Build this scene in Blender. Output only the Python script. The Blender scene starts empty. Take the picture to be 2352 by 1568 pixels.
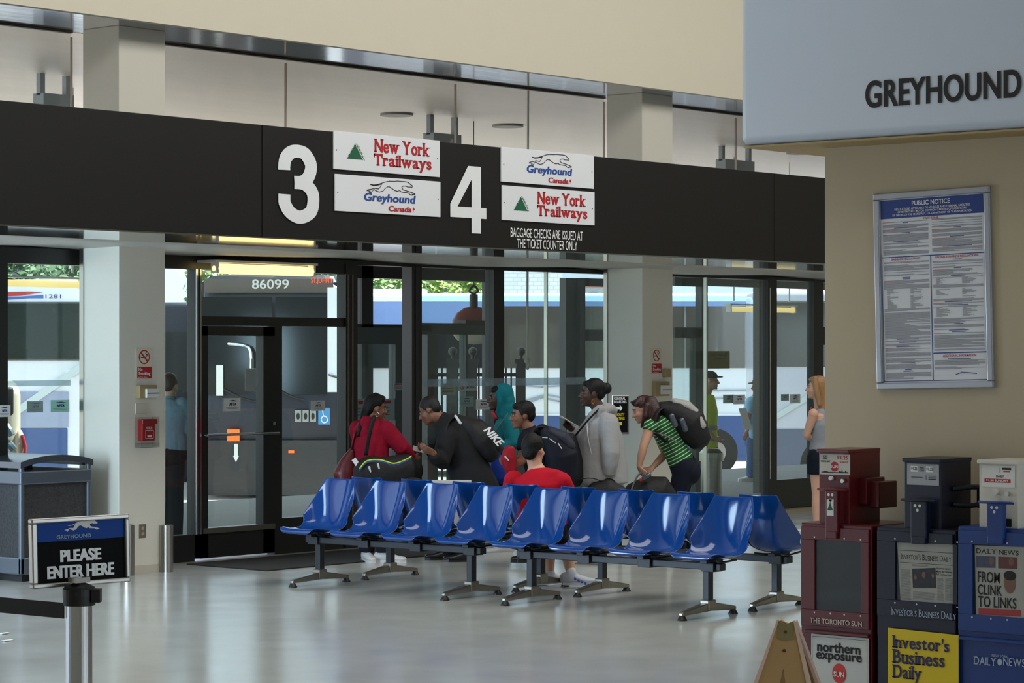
import bpy, bmesh, math, random
from mathutils import Vector, Matrix, Quaternion
random.seed(7)
SC = bpy.context.scene
COL = SC.collection
# ------------------------------------------------------------------ camera
F = 5800.0                      # focal length in pixels of the 2352 x 1568 frame
CA, SA = 0.763, 0.6464          # view direction: +X runs along the glass front, +Y goes outdoors
H = 1.88
R_ = Vector((SA, -CA, 0)); FW = Vector((CA, SA, 0))
cam_d = bpy.data.cameras.new('camera'); cam = bpy.data.objects.new('camera', cam_d); COL.objects.link(cam)
cam.location = (0, 0, H)
cam.rotation_euler = (math.pi/2, 0, math.atan2(SA, CA) - math.pi/2)
cam_d.sensor_width = 36; cam_d.lens = F/2352*36
cam_d.shift_y = 21/2352; cam_d.clip_end = 500
SC.camera = cam
# ------------------------------------------------------------------ view, world, sun
SC.view_settings.view_transform = 'Standard'; SC.view_settings.look = 'None'
SC.view_settings.exposure = 0.0; SC.view_settings.gamma = 1
SC.cycles.use_denoising = True
SC.cycles.max_bounces = 10; SC.cycles.transparent_max_bounces = 24
SC.cycles.sample_clamp_indirect = 6
wd = bpy.data.worlds.new('sky'); SC.world = wd; wd.use_nodes = True
bg = wd.node_tree.nodes['Background']; bg.inputs[0].default_value = (0.72, 0.86, 1.0, 1); bg.inputs[1].default_value = 2.0
def light(name, kind, loc, direction, energy, color, sx=1, sy=1):
    d = bpy.data.lights.new(name, kind); d.energy = energy; d.color = color
    if kind == 'AREA':
        d.shape = 'RECTANGLE'; d.size = sx; d.size_y = sy
    o = bpy.data.objects.new(name, d); COL.objects.link(o); o.location = loc
    o.rotation_euler = Vector(direction).to_track_quat('-Z', 'Y').to_euler()
    return o
sun = light('sun', 'SUN', (0, 0, 30), (-0.40, 0.28, -0.95), 19, (1.0, 0.95, 0.86)); sun.data.angle = 0.01
light('added_side_light', 'AREA', (7.5, 15.75, 1.65), (1, 0.04, 0), 270, (0.60, 0.81, 1.0), 1.6, 2.1)  # added area lamp out of view, stands in for daylight from the left
light('daylight_near_window', 'AREA', (9.0, -7.6, 3.6), (0, 1, -0.05), 320, (0.74, 0.87, 1.0), 18, 4.4)
light('daylight_roof_light', 'AREA', (17.0, 11.0, 7.9), (0.0, 0.25, -1), 1350, (1.0, 0.985, 0.945), 20, 5)
# ------------------------------------------------------------------ pixel helpers (2352 x 1568 frame)
def W(px, py, t): return FW*t + R_*((px-1176)/F*t) + Vector((0, 0, H-(py-805)*t/F))
def onY(px, Y):
    t = Y/(SA-CA*(px-1176)/F); return CA*t+SA*(px-1176)/F*t, t
def onX(px, X):
    t = X/(CA+SA*(px-1176)/F); return SA*t-CA*(px-1176)/F*t, t
def zv(py, t): return H-(py-805)*t/F
def tf(py): return H*F/(py-805)
def PF(px, py): t = tf(py); p = W(px, py, t); p.z = 0; return p
def PY(px, py, Y): x, t = onY(px, Y); return Vector((x, Y, zv(py, t)))
def PX(px, py, X): y, t = onX(px, X); return Vector((X, y, zv(py, t)))
# ------------------------------------------------------------------ materials
def lin(c): return tuple(((v/255)/12.92 if v/255 <= .04045 else ((v/255+.055)/1.055)**2.4) for v in c)
MATS = {}
def mat(name, rgb, rough=.5, metal=0, var=.06, vscale=6, bump=0, bscale=40, coat=0, emit=0, spec=.5, stretch=None):
    if name in MATS: return MATS[name]
    m = bpy.data.materials.new(name); m.use_nodes = True
    nt = m.node_tree; b = nt.nodes['Principled BSDF']; L = nt.links
    c = lin(rgb)
    b.inputs['Roughness'].default_value = rough; b.inputs['Metallic'].default_value = metal
    b.inputs['Specular IOR Level'].default_value = spec; b.inputs['Coat Weight'].default_value = coat
    tc = nt.nodes.new('ShaderNodeTexCoord'); mp = nt.nodes.new('ShaderNodeMapping'); L.new(tc.outputs['Object'], mp.inputs[0])
    if stretch: mp.inputs['Scale'].default_value = stretch
    nz = nt.nodes.new('ShaderNodeTexNoise'); nz.inputs['Scale'].default_value = vscale; nz.inputs['Detail'].default_value = 4
    L.new(mp.outputs[0], nz.inputs['Vector'])
    mx = nt.nodes.new('ShaderNodeMix'); mx.data_type = 'RGBA'
    mx.inputs[6].default_value = (*[x*(1-var) for x in c], 1); mx.inputs[7].default_value = (*[min(1, x*(1+var)) for x in c], 1)
    L.new(nz.outputs[0], mx.inputs[0]); L.new(mx.outputs[2], b.inputs['Base Color'])
    if bump:
        n2 = nt.nodes.new('ShaderNodeTexNoise'); n2.inputs['Scale'].default_value = bscale; n2.inputs['Detail'].default_value = 3
        L.new(mp.outputs[0], n2.inputs['Vector'])
        bp = nt.nodes.new('ShaderNodeBump'); bp.inputs['Strength'].default_value = bump; bp.inputs['Distance'].default_value = .02
        L.new(n2.outputs[0], bp.inputs['Height']); L.new(bp.outputs[0], b.inputs['Normal'])
    if emit:
        b.inputs['Emission Color'].default_value = (*c, 1); b.inputs['Emission Strength'].default_value = emit
    MATS[name] = m; return m
def glass_mat(name, tint, rough=0.0, haze=0.0, refl=1.0):
    m = bpy.data.materials.new(name); m.use_nodes = True; nt = m.node_tree; L = nt.links; nt.nodes.clear()
    out = nt.nodes.new('ShaderNodeOutputMaterial'); mix = nt.nodes.new('ShaderNodeMixShader')
    tr = nt.nodes.new('ShaderNodeBsdfTransparent'); tr.inputs[0].default_value = (*tint, 1)
    gl = nt.nodes.new('ShaderNodeBsdfGlossy'); gl.inputs['Roughness'].default_value = rough
    gl.inputs[0].default_value = (refl, refl, refl, 1)
    g = nt.nodes.new('ShaderNodeNewGeometry'); d = nt.nodes.new('ShaderNodeVectorMath'); d.operation = 'DOT_PRODUCT'
    L.new(g.outputs['Normal'], d.inputs[0]); L.new(g.outputs['Incoming'], d.inputs[1])
    a = nt.nodes.new('ShaderNodeMath'); a.operation = 'ABSOLUTE'; L.new(d.outputs['Value'], a.inputs[0])
    s = nt.nodes.new('ShaderNodeMath'); s.operation = 'SUBTRACT'; s.inputs[0].default_value = 1; L.new(a.outputs[0], s.inputs[1])
    p = nt.nodes.new('ShaderNodeMath'); p.operation = 'POWER'; p.inputs[1].default_value = 5; L.new(s.outputs[0], p.inputs[0])
    q = nt.nodes.new('ShaderNodeMath'); q.operation = 'MULTIPLY_ADD'; q.inputs[1].default_value = .93; q.inputs[2].default_value = .045; L.new(p.outputs[0], q.inputs[0])
    L.new(q.outputs[0], mix.inputs[0]); L.new(tr.outputs[0], mix.inputs[1]); L.new(gl.outputs[0], mix.inputs[2])
    last = mix
    if haze:
        df = nt.nodes.new('ShaderNodeBsdfDiffuse'); df.inputs[0].default_value = (.62, .7, .74, 1)
        nz = nt.nodes.new('ShaderNodeTexNoise'); nz.inputs['Scale'].default_value = 3.5; nz.inputs['Detail'].default_value = 6
        tc = nt.nodes.new('ShaderNodeTexCoord'); L.new(tc.outputs['Object'], nz.inputs['Vector'])
        mm = nt.nodes.new('ShaderNodeMath'); mm.operation = 'MULTIPLY'; mm.inputs[1].default_value = haze*2; L.new(nz.outputs[0], mm.inputs[0])
        m2 = nt.nodes.new('ShaderNodeMixShader'); L.new(mm.outputs[0], m2.inputs[0]); L.new(mix.outputs[0], m2.inputs[1]); L.new(df.outputs[0], m2.inputs[2]); last = m2
    L.new(last.outputs[0], out.inputs[0]); MATS[name] = m; return m
M_GLASS = glass_mat('window_glass', (.84, .90, .89), 0, .02)
M_CLEAR = glass_mat('clear_plastic', (.93, .94, .94), .03, 0, .35)
M_FROST = glass_mat('frosted_strip', (.72, .80, .84), .2, .28)
# ------------------------------------------------------------------ mesh builder
ORG = {}
class MB:
    def __init__(s): s.v = []; s.f = []
    def add(s, vs, fs):
        n = len(s.v); s.v += [Vector(v) for v in vs]; s.f += [tuple(i+n for i in f) for f in fs]; return s
    def box(s, x0, x1, y0, y1, z0, z1):
        x0, x1 = min(x0, x1), max(x0, x1); y0, y1 = min(y0, y1), max(y0, y1); z0, z1 = min(z0, z1), max(z0, z1)
        return s.add([(x0,y0,z0),(x1,y0,z0),(x1,y1,z0),(x0,y1,z0),(x0,y0,z1),(x1,y0,z1),(x1,y1,z1),(x0,y1,z1)],
                     [(0,3,2,1),(4,5,6,7),(0,1,5,4),(1,2,6,5),(2,3,7,6),(3,0,4,7)])
    def obox(s, c, ax, ay, az, hx, hy, hz):
        c = Vector(c); ax = Vector(ax)*hx; ay = Vector(ay)*hy; az = Vector(az)*hz
        vs = [c+ax*i+ay*j+az*k for k in (-1,1) for j in (-1,1) for i in (-1,1)]
        return s.add(vs, [(0,2,3,1),(4,5,7,6),(0,1,5,4),(1,3,7,5),(3,2,6,7),(2,0,4,6)])
    def quad(s, a, b, c, d): return s.add([a,b,c,d], [(0,1,2,3)])
    def prism(s, poly, o, xd, yd, depth):
        o = Vector(o); xd = Vector(xd); yd = Vector(yd); n = xd.cross(yd); k = len(poly)
        a = [o+xd*p[0]+yd*p[1] for p in poly]; b = [p+n*depth for p in a]
        return s.add(a+b, [tuple(range(k-1,-1,-1)), tuple(range(k, 2*k))]+[(i,(i+1)%k,k+(i+1)%k,k+i) for i in range(k)])
    def loft(s, pts, rad, lat=None, n=14, cap=True):
        pts = [Vector(p) for p in pts]; k = len(pts); vs = []
        rad = [(r, r) if not isinstance(r, (tuple, list)) else r for r in rad]
        if cap:
            d0 = (pts[0]-pts[1]).normalized(); d1 = (pts[-1]-pts[-2]).normalized()
            a = min(rad[0]); b = min(rad[-1])
            P = [pts[0]+d0*a*.8, pts[0]+d0*a*.5]+pts+[pts[-1]+d1*b*.5, pts[-1]+d1*b*.8]
            Rr = [tuple(x*.35 for x in rad[0]), tuple(x*.8 for x in rad[0])]+rad+[tuple(x*.8 for x in rad[-1]), tuple(x*.35 for x in rad[-1])]
        else: P, Rr = pts, rad
        k = len(P); prev = None
        for i in range(k):
            d = (P[min(i+1,k-1)]-P[max(i-1,0)]).normalized()
            l = Vector(lat) if lat is not None else (prev if prev is not None else (Vector((1,0,0)) if abs(d.x) < .8 else Vector((0,1,0))))
            l = l-d*l.dot(d)
            if l.length < 1e-5: l = d.orthogonal()
            l.normalize(); prev = l; m = d.cross(l)
            vs += [P[i]+l*(math.cos(2*math.pi*j/n)*Rr[i][0])+m*(math.sin(2*math.pi*j/n)*Rr[i][1]) for j in range(n)]
        fs = [(i*n+j, i*n+(j+1)%n, (i+1)*n+(j+1)%n, (i+1)*n+j) for i in range(k-1) for j in range(n)]
        fs += [tuple(range(n-1,-1,-1)), tuple(range((k-1)*n, k*n))]
        return s.add(vs, fs)
    def ell(s, c, r, ax=None, n=14):
        c = Vector(c); r = (r,r,r) if not isinstance(r, (tuple,list)) else r
        A = ax or (Vector((1,0,0)), Vector((0,1,0)), Vector((0,0,1))); vs = [c+A[2]*r[2]]; m = n//2
        for i in range(1, m):
            th = math.pi*i/m
            for j in range(n):
                ph = 2*math.pi*j/n
                vs.append(c+A[0]*(r[0]*math.sin(th)*math.cos(ph))+A[1]*(r[1]*math.sin(th)*math.sin(ph))+A[2]*(r[2]*math.cos(th)))
        vs.append(c-A[2]*r[2]); e = len(vs)-1
        fs = [(0, 1+j, 1+(j+1)%n) for j in range(n)]
        fs += [(1+i*n+j, 1+(i+1)*n+j, 1+(i+1)*n+(j+1)%n, 1+i*n+(j+1)%n) for i in range(m-2) for j in range(n)]
        fs += [(e, 1+(m-2)*n+(j+1)%n, 1+(m-2)*n+j) for j in range(n)]
        return s.add(vs, fs)
    def cyl(s, a, b, r, n=20): return s.loft([a, b], [r, r], n=n, cap=False)
    def lathe(s, o, prof, n=28, ax=None):
        o = Vector(o); vs = []; k = len(prof)
        for r, z in prof: vs += [o+Vector((r*math.cos(2*math.pi*j/n), r*math.sin(2*math.pi*j/n), z)) for j in range(n)]
        fs = [(i*n+j, i*n+(j+1)%n, (i+1)*n+(j+1)%n, (i+1)*n+j) for i in range(k-1) for j in range(n)]
        fs += [tuple(range(n-1,-1,-1)), tuple(range((k-1)*n, k*n))]
        return s.add(vs, fs)
    def tube(s, pts, r, n=8, sub=4):
        p = [Vector(q) for q in pts]; out = []
        for i in range(len(p)-1):
            a, b, c, d = p[max(i-1,0)], p[i], p[i+1], p[min(i+2,len(p)-1)]
            for k in range(sub):
                u = k/sub; out.append(.5*((2*b)+(c-a)*u+(2*a-5*b+4*c-d)*u*u+(3*b-a-3*c+d)*u**3))
        out.append(p[-1]); return s.loft(out, [r]*len(out), n=n, cap=False)
    def mesh(s, name, org=None, smooth=False):
        me = bpy.data.meshes.new(name); o = org or Vector((0,0,0))
        me.from_pydata([v-o for v in s.v], [], s.f); me.validate()
        bm = bmesh.new(); bm.from_mesh(me); bmesh.ops.recalc_face_normals(bm, faces=bm.faces); bm.to_mesh(me); bm.free()
        if smooth: me.polygons.foreach_set('use_smooth', [True]*len(me.polygons))
        return me
    def build(s, name, m, parent=None, smooth=False, bevel=0, seg=2, org=None, label=None):
        o0 = ORG.get(parent.name, Vector((0,0,0))) if parent else (org or Vector((0,0,0)))
        me = s.mesh(name, o0, smooth); o = bpy.data.objects.new(name, me); COL.objects.link(o); me.materials.append(m)
        if parent: o.parent = parent; ORG[o.name] = o0
        else: o.location = o0; ORG[o.name] = o0
        if bevel:
            b = o.modifiers.new('bevel', 'BEVEL'); b.width = bevel; b.segments = seg; b.limit_method = 'ANGLE'; b.angle_limit = .6
            if seg > 2: me.polygons.foreach_set('use_smooth', [True]*len(me.polygons))
        if label: o['label'] = label
        return o
    def vox(s, name, m, parent, voxel=.01, smooth=4, label=None, org=None):
        o0 = ORG.get(parent.name, Vector((0,0,0))) if parent else (org or Vector((0,0,0)))
        me = s.mesh(name+'_t', o0); t = bpy.data.objects.new('tmp', me); COL.objects.link(t)
        r = t.modifiers.new('r', 'REMESH'); r.mode = 'VOXEL'; r.voxel_size = voxel
        if smooth:
            q = t.modifiers.new('s', 'SMOOTH'); q.factor = .5; q.iterations = smooth
        dg = bpy.context.evaluated_depsgraph_get(); dg.update()
        me2 = bpy.data.meshes.new_from_object(t.evaluated_get(dg)); me2.name = name
        bpy.data.objects.remove(t); bpy.data.meshes.remove(me)
        me2.polygons.foreach_set('use_smooth', [True]*len(me2.polygons)); me2.materials.clear(); me2.materials.append(m)
        o = bpy.data.objects.new(name, me2); COL.objects.link(o)
        if parent: o.parent = parent
        else: o.location = o0
        ORG[o.name] = o0
        if label: o['label'] = label
        return o
def tag(o, label, cat, group=None):
    o['label'] = label; o['category'] = cat
    if group: o['group'] = group
    return o
def thing(name, label, cat, loc=(0,0,0), group=None, rotz=None):
    o = bpy.data.objects.new(name, None); COL.objects.link(o); o.location = loc; o.empty_display_size = .1
    ORG[o.name] = Vector((0,0,0)) if rotz is not None else Vector(loc)
    if rotz is not None: o.rotation_euler = (0, 0, rotz)
    return tag(o, label, cat, group)
def solo(name, mb, m, label, cat, group=None, **k):
    xs = [v.x for v in mb.v]; ys = [v.y for v in mb.v]; zs = [v.z for v in mb.v]
    c = Vector(((min(xs)+max(xs))/2, (min(ys)+max(ys))/2, min(zs)))
    return tag(mb.build(name, m, None, org=c, **k), label, cat, group)
def struct(name, mb, m, **k):
    o = mb.build(name, m, None, **k); o['kind'] = 'structure'; return o
def copy_tree(o, parent=None):
    c = o.copy(); COL.objects.link(c)
    if parent: c.parent = parent
    ORG[c.name] = ORG.get(o.name, Vector((0,0,0)))
    for ch in list(o.children): copy_tree(ch, c)
    return c
# ------------------------------------------------------------------ lettering
TC = {}
SERIF = {'N':[(.08,1),(.92,1),(.08,0)],'Y':[(.1,1),(.9,1),(.5,0)],'T':[(.5,0)],'w':[(.06,1),(.5,1),(.94,1)],'r':[(.2,0),(.12,1)],'k':[(.12,0),(.1,1),(.9,0),(.85,.68)],
 'a':[(.95,0)],'i':[(.5,0),(.35,.72)],'l':[(.5,0),(.3,1)],'y':[(.08,1),(.92,1)],'n':[(.12,0),(.88,0),(.06,1)],'I':[(.5,0),(.5,1)],'v':[(.08,1),(.92,1)],
 'B':[(.1,0),(.1,1)],'u':[(.1,1),(.85,1),(.95,0)],'D':[(.08,0),(.08,1)],'A':[(.06,0),(.94,0)],'L':[(.12,0),(.12,1)],'E':[(.1,0),(.1,1)],'W':[(.05,1),(.5,1),(.95,1)],'R':[(.1,0),(.1,1),(.95,0)],'U':[(.1,1),(.9,1)],'V':[(.08,1),(.92,1)],'O':[],'S':[]}
def glyphs(body, bold, res=8, align='LEFT', gap=1.0):
    k = (body, bold, res, align)
    if k in TC: return TC[k]
    cu = bpy.data.curves.new('t', 'FONT'); cu.body = body; cu.size = 1; cu.offset = bold; cu.resolution_u = res; cu.align_x = align; cu.space_line = gap
    if bold: cu.space_character = 1+bold*1.6
    t = bpy.data.objects.new('t', cu); COL.objects.link(t); dg = bpy.context.evaluated_depsgraph_get(); dg.update()
    me = bpy.data.meshes.new_from_object(t.evaluated_get(dg))
    r = ([(v.co.x, v.co.y) for v in me.vertices], [tuple(p.vertices) for p in me.polygons])
    bpy.data.objects.remove(t); bpy.data.curves.remove(cu); bpy.data.meshes.remove(me); TC[k] = r; return r
def serif_glyphs(body, bold, small_caps=False):
    V = []; Fs = []; x = 0
    for ch in body:
        if ch == ' ': x += .3; continue
        sc = 1.0
        if small_caps and ch.islower(): ch = ch.upper(); sc = .78
        v, f = glyphs(ch, bold)
        if not v: continue
        a = min(p[0] for p in v); b = max(p[0] for p in v); lo = min(p[1] for p in v); hi = max(p[1] for p in v)
        w = b-a; base = max(lo, 0) if ch != 'y' else 0
        n = len(V); V += [((p[0]-a)*sc+x, p[1]*sc) for p in v]; Fs += [tuple(i+n for i in q) for q in f]
        for fx, fy in SERIF.get(ch, []):
            cx = x+(fx*w)*sc; cy = (base+(hi-base)*fy)*sc; hw = (.10+bold)*sc; th = .05*sc
            y0, y1 = (cy-th, cy) if fy > .5 else (cy, cy+th)
            n = len(V); V += [(cx-hw, y0), (cx+hw, y0), (cx+hw, y1), (cx-hw, y1)]; Fs.append((n, n+1, n+2, n+3))
        if ch == 'T':
            for cx in (x, x+w*sc-.04):
                n = len(V); V += [(cx, hi-.24), (cx+.05, hi-.24), (cx+.05, hi), (cx, hi)]; Fs.append((n, n+1, n+2, n+3))
        x += w*sc+.075
    return V, Fs
def letter(mb, body, o, xd, yd, x0, x1, y0, y1, bold=0, slant=0, serif=False, small_caps=False, align='LEFT', lift=.003, gap=1.0, fat=0):
    """fit the text into the rectangle x0..x1, y0..y1 (metres) of the plane (o, xd, yd)"""
    lz = None; v, f = serif_glyphs(body, bold, small_caps) if serif else glyphs(body, bold, align=align, gap=gap)
    o = Vector(o); xd = Vector(xd); yd = Vector(yd); n = xd.cross(yd)
    if fat:
        k = len(v); v = [(p[0]+q*fat, p[1]) for q in (-1, 0, 1) for p in v]; lz = [abs(i//k)*.0006 for i in range(3*k)]; f = [tuple(i+k*q for i in g) for q in range(3) for g in f]
    if slant: v = [(p[0]+p[1]*slant, p[1]) for p in v]
    a = min(p[0] for p in v); b = max(p[0] for p in v); lo = min(p[1] for p in v); hi = max(p[1] for p in v)
    mb.add([o+xd*(x0+(p[0]-a)/(b-a)*(x1-x0))+yd*(y0+(p[1]-lo)/(hi-lo)*(y1-y0))+n*(lift+(lz[i] if lz else 0)) for i, p in enumerate(v)], f)
    return mb
class Plane:
    """a flat face: origin, right and up; rect/poly/text build onto it in metres"""
    def __init__(s, o, xd, yd): s.o = Vector(o); s.x = Vector(xd).normalized(); s.y = Vector(yd).normalized(); s.n = s.x.cross(s.y)
    def p(s, x, y, l=0): return s.o+s.x*x+s.y*y+s.n*l
    def rect(s, mb, x0, x1, y0, y1, lift=.002, th=0):
        if th: return mb.obox(s.p((x0+x1)/2, (y0+y1)/2, lift-th/2), s.x, s.y, s.n, abs(x1-x0)/2, abs(y1-y0)/2, th/2)
        return mb.quad(s.p(x0,y0,lift), s.p(x1,y0,lift), s.p(x1,y1,lift), s.p(x0,y1,lift))
    def poly(s, mb, pts, lift=.002): return mb.add([s.p(x, y, lift) for x, y in pts], [tuple(range(len(pts)))])
    def disc(s, mb, cx, cy, rx, ry=None, lift=.002, n=28, r0=0):
        ry = ry or rx
        a = [s.p(cx+rx*math.cos(2*math.pi*i/n), cy+ry*math.sin(2*math.pi*i/n), lift) for i in range(n)]
        if not r0: return mb.add(a, [tuple(range(n))])
        b = [s.p(cx+rx*r0*math.cos(2*math.pi*i/n), cy+ry*r0*math.sin(2*math.pi*i/n), lift) for i in range(n)]
        return mb.add(a+b, [(i, (i+1)%n, n+(i+1)%n, n+i) for i in range(n)])
    def line(s, mb, pts, w, lift=.002, closed=False):
        q = list(pts)+([pts[0]] if closed else [])
        for (x0, y0), (x1, y1) in zip(q, q[1:]):
            d = math.hypot(x1-x0, y1-y0) or 1; nx, ny = -(y1-y0)/d*w/2, (x1-x0)/d*w/2; ex, ey = (x1-x0)/d*w*.3, (y1-y0)/d*w*.3
            mb.quad(s.p(x0+nx-ex,y0+ny-ey,lift), s.p(x0-nx-ex,y0-ny-ey,lift), s.p(x1-nx+ex,y1-ny+ey,lift), s.p(x1+nx+ex,y1+ny+ey,lift))
        return mb
    def text(s, mb, body, x0, x1, y0, y1, lift=.003, **k): return letter(mb, body, s.o, s.x, s.y, x0, x1, y0, y1, lift=lift, **k)
DOG = [(1265,620),(1310,630),(1360,625),(1420,605),(1480,585),(1530,575),(1600,578),(1640,572),(1700,578),(1745,580),(1785,588),(1810,610),(1848,640),(1842,658),(1815,655),(1780,655),(1750,640),(1712,645),(1700,660),(1715,695),(1780,715),(1840,735),(1885,757),(1870,765),(1842,760),(1848,773),(1815,765),(1790,740),(1730,732),(1690,725),(1670,705),(1640,718),(1600,705),(1560,675),(1530,655),(1500,655),(1470,680),(1440,715),(1390,730),(1350,712),(1318,692),(1280,737),(1255,731),(1270,715),(1222,708),(1232,698),(1280,690),(1330,675),(1385,685),(1402,660),(1425,615),(1370,633),(1310,638)]
def dog_pts(x0, y0, w, h):
    q = [((x-1222)/663, 1-(y-(x-1222)*.069-540)/200) for x, y in DOG]
    lo = min(p[1] for p in q); hi = max(p[1] for p in q)
    return [(x0+a*w, y0+(b-lo)/(hi-lo)*h) for a, b in q]
# ================================================================== SETTING
YB, YU, YP, YG = 14.28, 15.88, 16.16, 16.77
ZS, ZT, ZU = 2.76, 3.648, 4.60
X_, Y_, Z_ = Vector((1,0,0)), Vector((0,1,0)), Vector((0,0,1))
M_WALL = mat('cream_paint', (226, 218, 198), .55, var=.02)
M_PILLAR = mat('pillar_paint', (222, 218, 205), .38, var=.02)
M_BAND = mat('black_band', (22, 21, 20), .5, var=.08, spec=.3)
M_FRAME = mat('dark_bronze_frame', (30, 30, 30), .35, var=.1)
M_FRAMEG = mat('grey_frame', (74, 80, 80), .45, var=.1)
M_CHROME = mat('chrome', (205, 208, 214), .18, 1, var=.03)
M_STEEL = mat('brushed_steel', (176, 172, 165), .28, 1, var=.08, vscale=3, stretch=(8, 8, .6))
M_BLACK = mat('black_rubber', (16, 16, 17), .5)
M_WHITE = mat('white_paint', (228, 229, 230), .45, var=.02)
M_PAPER = mat('paper', (226, 229, 226), .7, var=.02)
M_INK = mat('black_ink', (14, 14, 15), .6)
M_RED = mat('red_print', (176, 28, 36), .5)
M_BLUEP = mat('blue_print', (38, 78, 148), .5)
M_NAVYP = mat('navy_print', (28, 40, 110), .5)
M_GREY = mat('grey_print', (110, 112, 112), .7)
M_GREENP = mat('green_print', (22, 92, 62), .5)
M_WHITEP = mat('white_print', (235, 236, 236), .5)
# floor: polished pale grey terrazzo
m = mat('terrazzo_floor', (176, 178, 174), .16, var=.07, vscale=1.1, spec=.62)
nt = m.node_tree; b = nt.nodes['Principled BSDF']
n = nt.nodes.new('ShaderNodeTexNoise'); n.inputs['Scale'].default_value = 2.2; n.inputs['Detail'].default_value = 6
r = nt.nodes.new('ShaderNodeMapRange'); r.inputs[3].default_value = .10; r.inputs[4].default_value = .26
tc = nt.nodes.new('ShaderNodeTexCoord'); nt.links.new(tc.outputs['Object'], n.inputs['Vector']); nt.links.new(n.outputs[0], r.inputs[0]); nt.links.new(r.outputs[0], b.inputs['Roughness'])
M_FLOOR = m
struct('floor', MB().box(-6.2, 36, -8.2, YG+.15, -.12, 0), M_FLOOR)
struct('ceiling', MB().box(-6.2, 36, -8.2, YG+.6, 8.0, 8.3), M_WALL)
struct('wall_far', MB().box(-6.2, 36, YU, YG+.6, ZU+.012, 8.0), M_WALL)
struct('wall_left', MB().box(-6.2,-6,-8,YG+.6,0,8), M_WALL)
# added stub wall and pane, out of view, backing the cool side lamp
ws_ = MB(); ws_.box(7.1,7.4,14.6,14.85,0,ZS); ws_.box(7.1,7.4,16.6,YG,0,ZS); ws_.box(7.1,7.4,14.85,16.6,0,.45); ws_.box(7.1,7.4,14.85,16.6,2.7,ZS)
struct('wall_added_stub', ws_, M_WALL)
struct('window_16', MB().box(7.2,7.21,14.85,16.6,.45,2.7), M_GLASS)
wn = MB(); wn.box(-6,36,-8.2,-8,0,1.2); wn.box(-6,36,-8.2,-8,5.9,8); wn.box(-6,4,-8.2,-8,1.2,5.9); wn.box(14,36,-8.2,-8,1.2,5.9)
struct('wall_near', wn, M_WALL)
struct('wall_right', MB().box(36,36.2,-8,YG+.6,0,8), M_WALL)
# polished soffit below the upper wall, carried on outdoors as the canopy ceiling
M_SOFF = mat('polished_soffit', (232, 236, 242), .10, .92, var=.06, vscale=2.5, stretch=(.5, 4, 1), bump=.03, bscale=2, spec=.8)
struct('ceiling_upper_soffit', MB().box(-6, 36, YU, YG+.02, ZU, ZU+.012), M_SOFF)
M_CANOPY = mat('canopy_ceiling', (236, 226, 216), .4, .0, var=.10, vscale=1.6, stretch=(.35, 3.0, 1), bump=.03, bscale=3)
struct('ceiling_canopy', MB().box(-12, 60, YG+.1, 22.6, ZU+.005, ZU+.35), M_CANOPY)
# pillars
def pillar(name, a, b, c):
    x0 = onY(b, YP)[0]; x1 = onY(c, YP)[0]; y1 = onX(a, x0)[0]
    p = struct(name, MB().box(x0, x1, YP, y1, 0, ZU), M_PILLAR, bevel=.006)
    MB().box(x0-.004, x1+.004, YP-.004, y1, 0, .07).build('base_tile', mat('base_tile', (196, 190, 176), .5), p)
    for xx in (x0-.012, x1+.001): MB().box(xx, xx+.011, y1-.02, y1+.03, 0, ZS).build('edge_trim', M_STEEL, p)
    return x0, x1, y1
P1 = pillar('wall_pillar_left', 190, 273, 379); P2 = pillar('wall_pillar_right', 1393, 1475, 1545)
PT = P2[0]+(P2[0]-P1[0])
struct('wall_pillar_far', MB().box(PT, PT+.55, YP, YP+.5, 0, ZU), M_PILLAR, bevel=.006)
# black band over the gates: three panels with open joints, each a hollow box that runs back to the glass
xa = [-6, onY(602, YB)[0], onY(1778, YB)[0], 36]
for i in range(3):
    struct('trim_%d' % (i+1), MB().box(xa[i]+.004, xa[i+1]-.004, YB, YG, ZS+.012, ZT), M_BAND, bevel=.004)
for px, py in [(12,250),(13,256),(472,289),(472,303),(146,510),(165,519),(450,530),(1530,585)]:
    pass
# soffit below it: polished strip in front, plaster strip behind that sags a little between its hangers
struct('trim_4', MB().box(-6, 36, YB, 15.45, ZS, ZS+.012), mat('mirror_strip', (190, 196, 202), .05, 1, var=.03))
sg = MB(); nx = 220; vs = []
for j, (y, k) in enumerate([(15.43, 0), (15.8, .3), (16.2, 1), (YG+.02, 1)]):
    for i in range(nx+1):
        x = -6+42*i/nx; vs.append((x, y, ZS-.002-.034*k*abs(math.sin(x*.87+.3*j))))
sg.add(vs, [(j*(nx+1)+i, j*(nx+1)+i+1, (j+1)*(nx+1)+i+1, (j+1)*(nx+1)+i) for j in range(3) for i in range(nx)])
so = struct('ceiling_lower_soffit', sg, mat('soffit_plaster', (205, 202, 194), .5, var=.04), smooth=True)
sd = so.modifiers.new('th', 'SOLIDIFY'); sd.thickness = .004; sd.offset = 1
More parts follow.
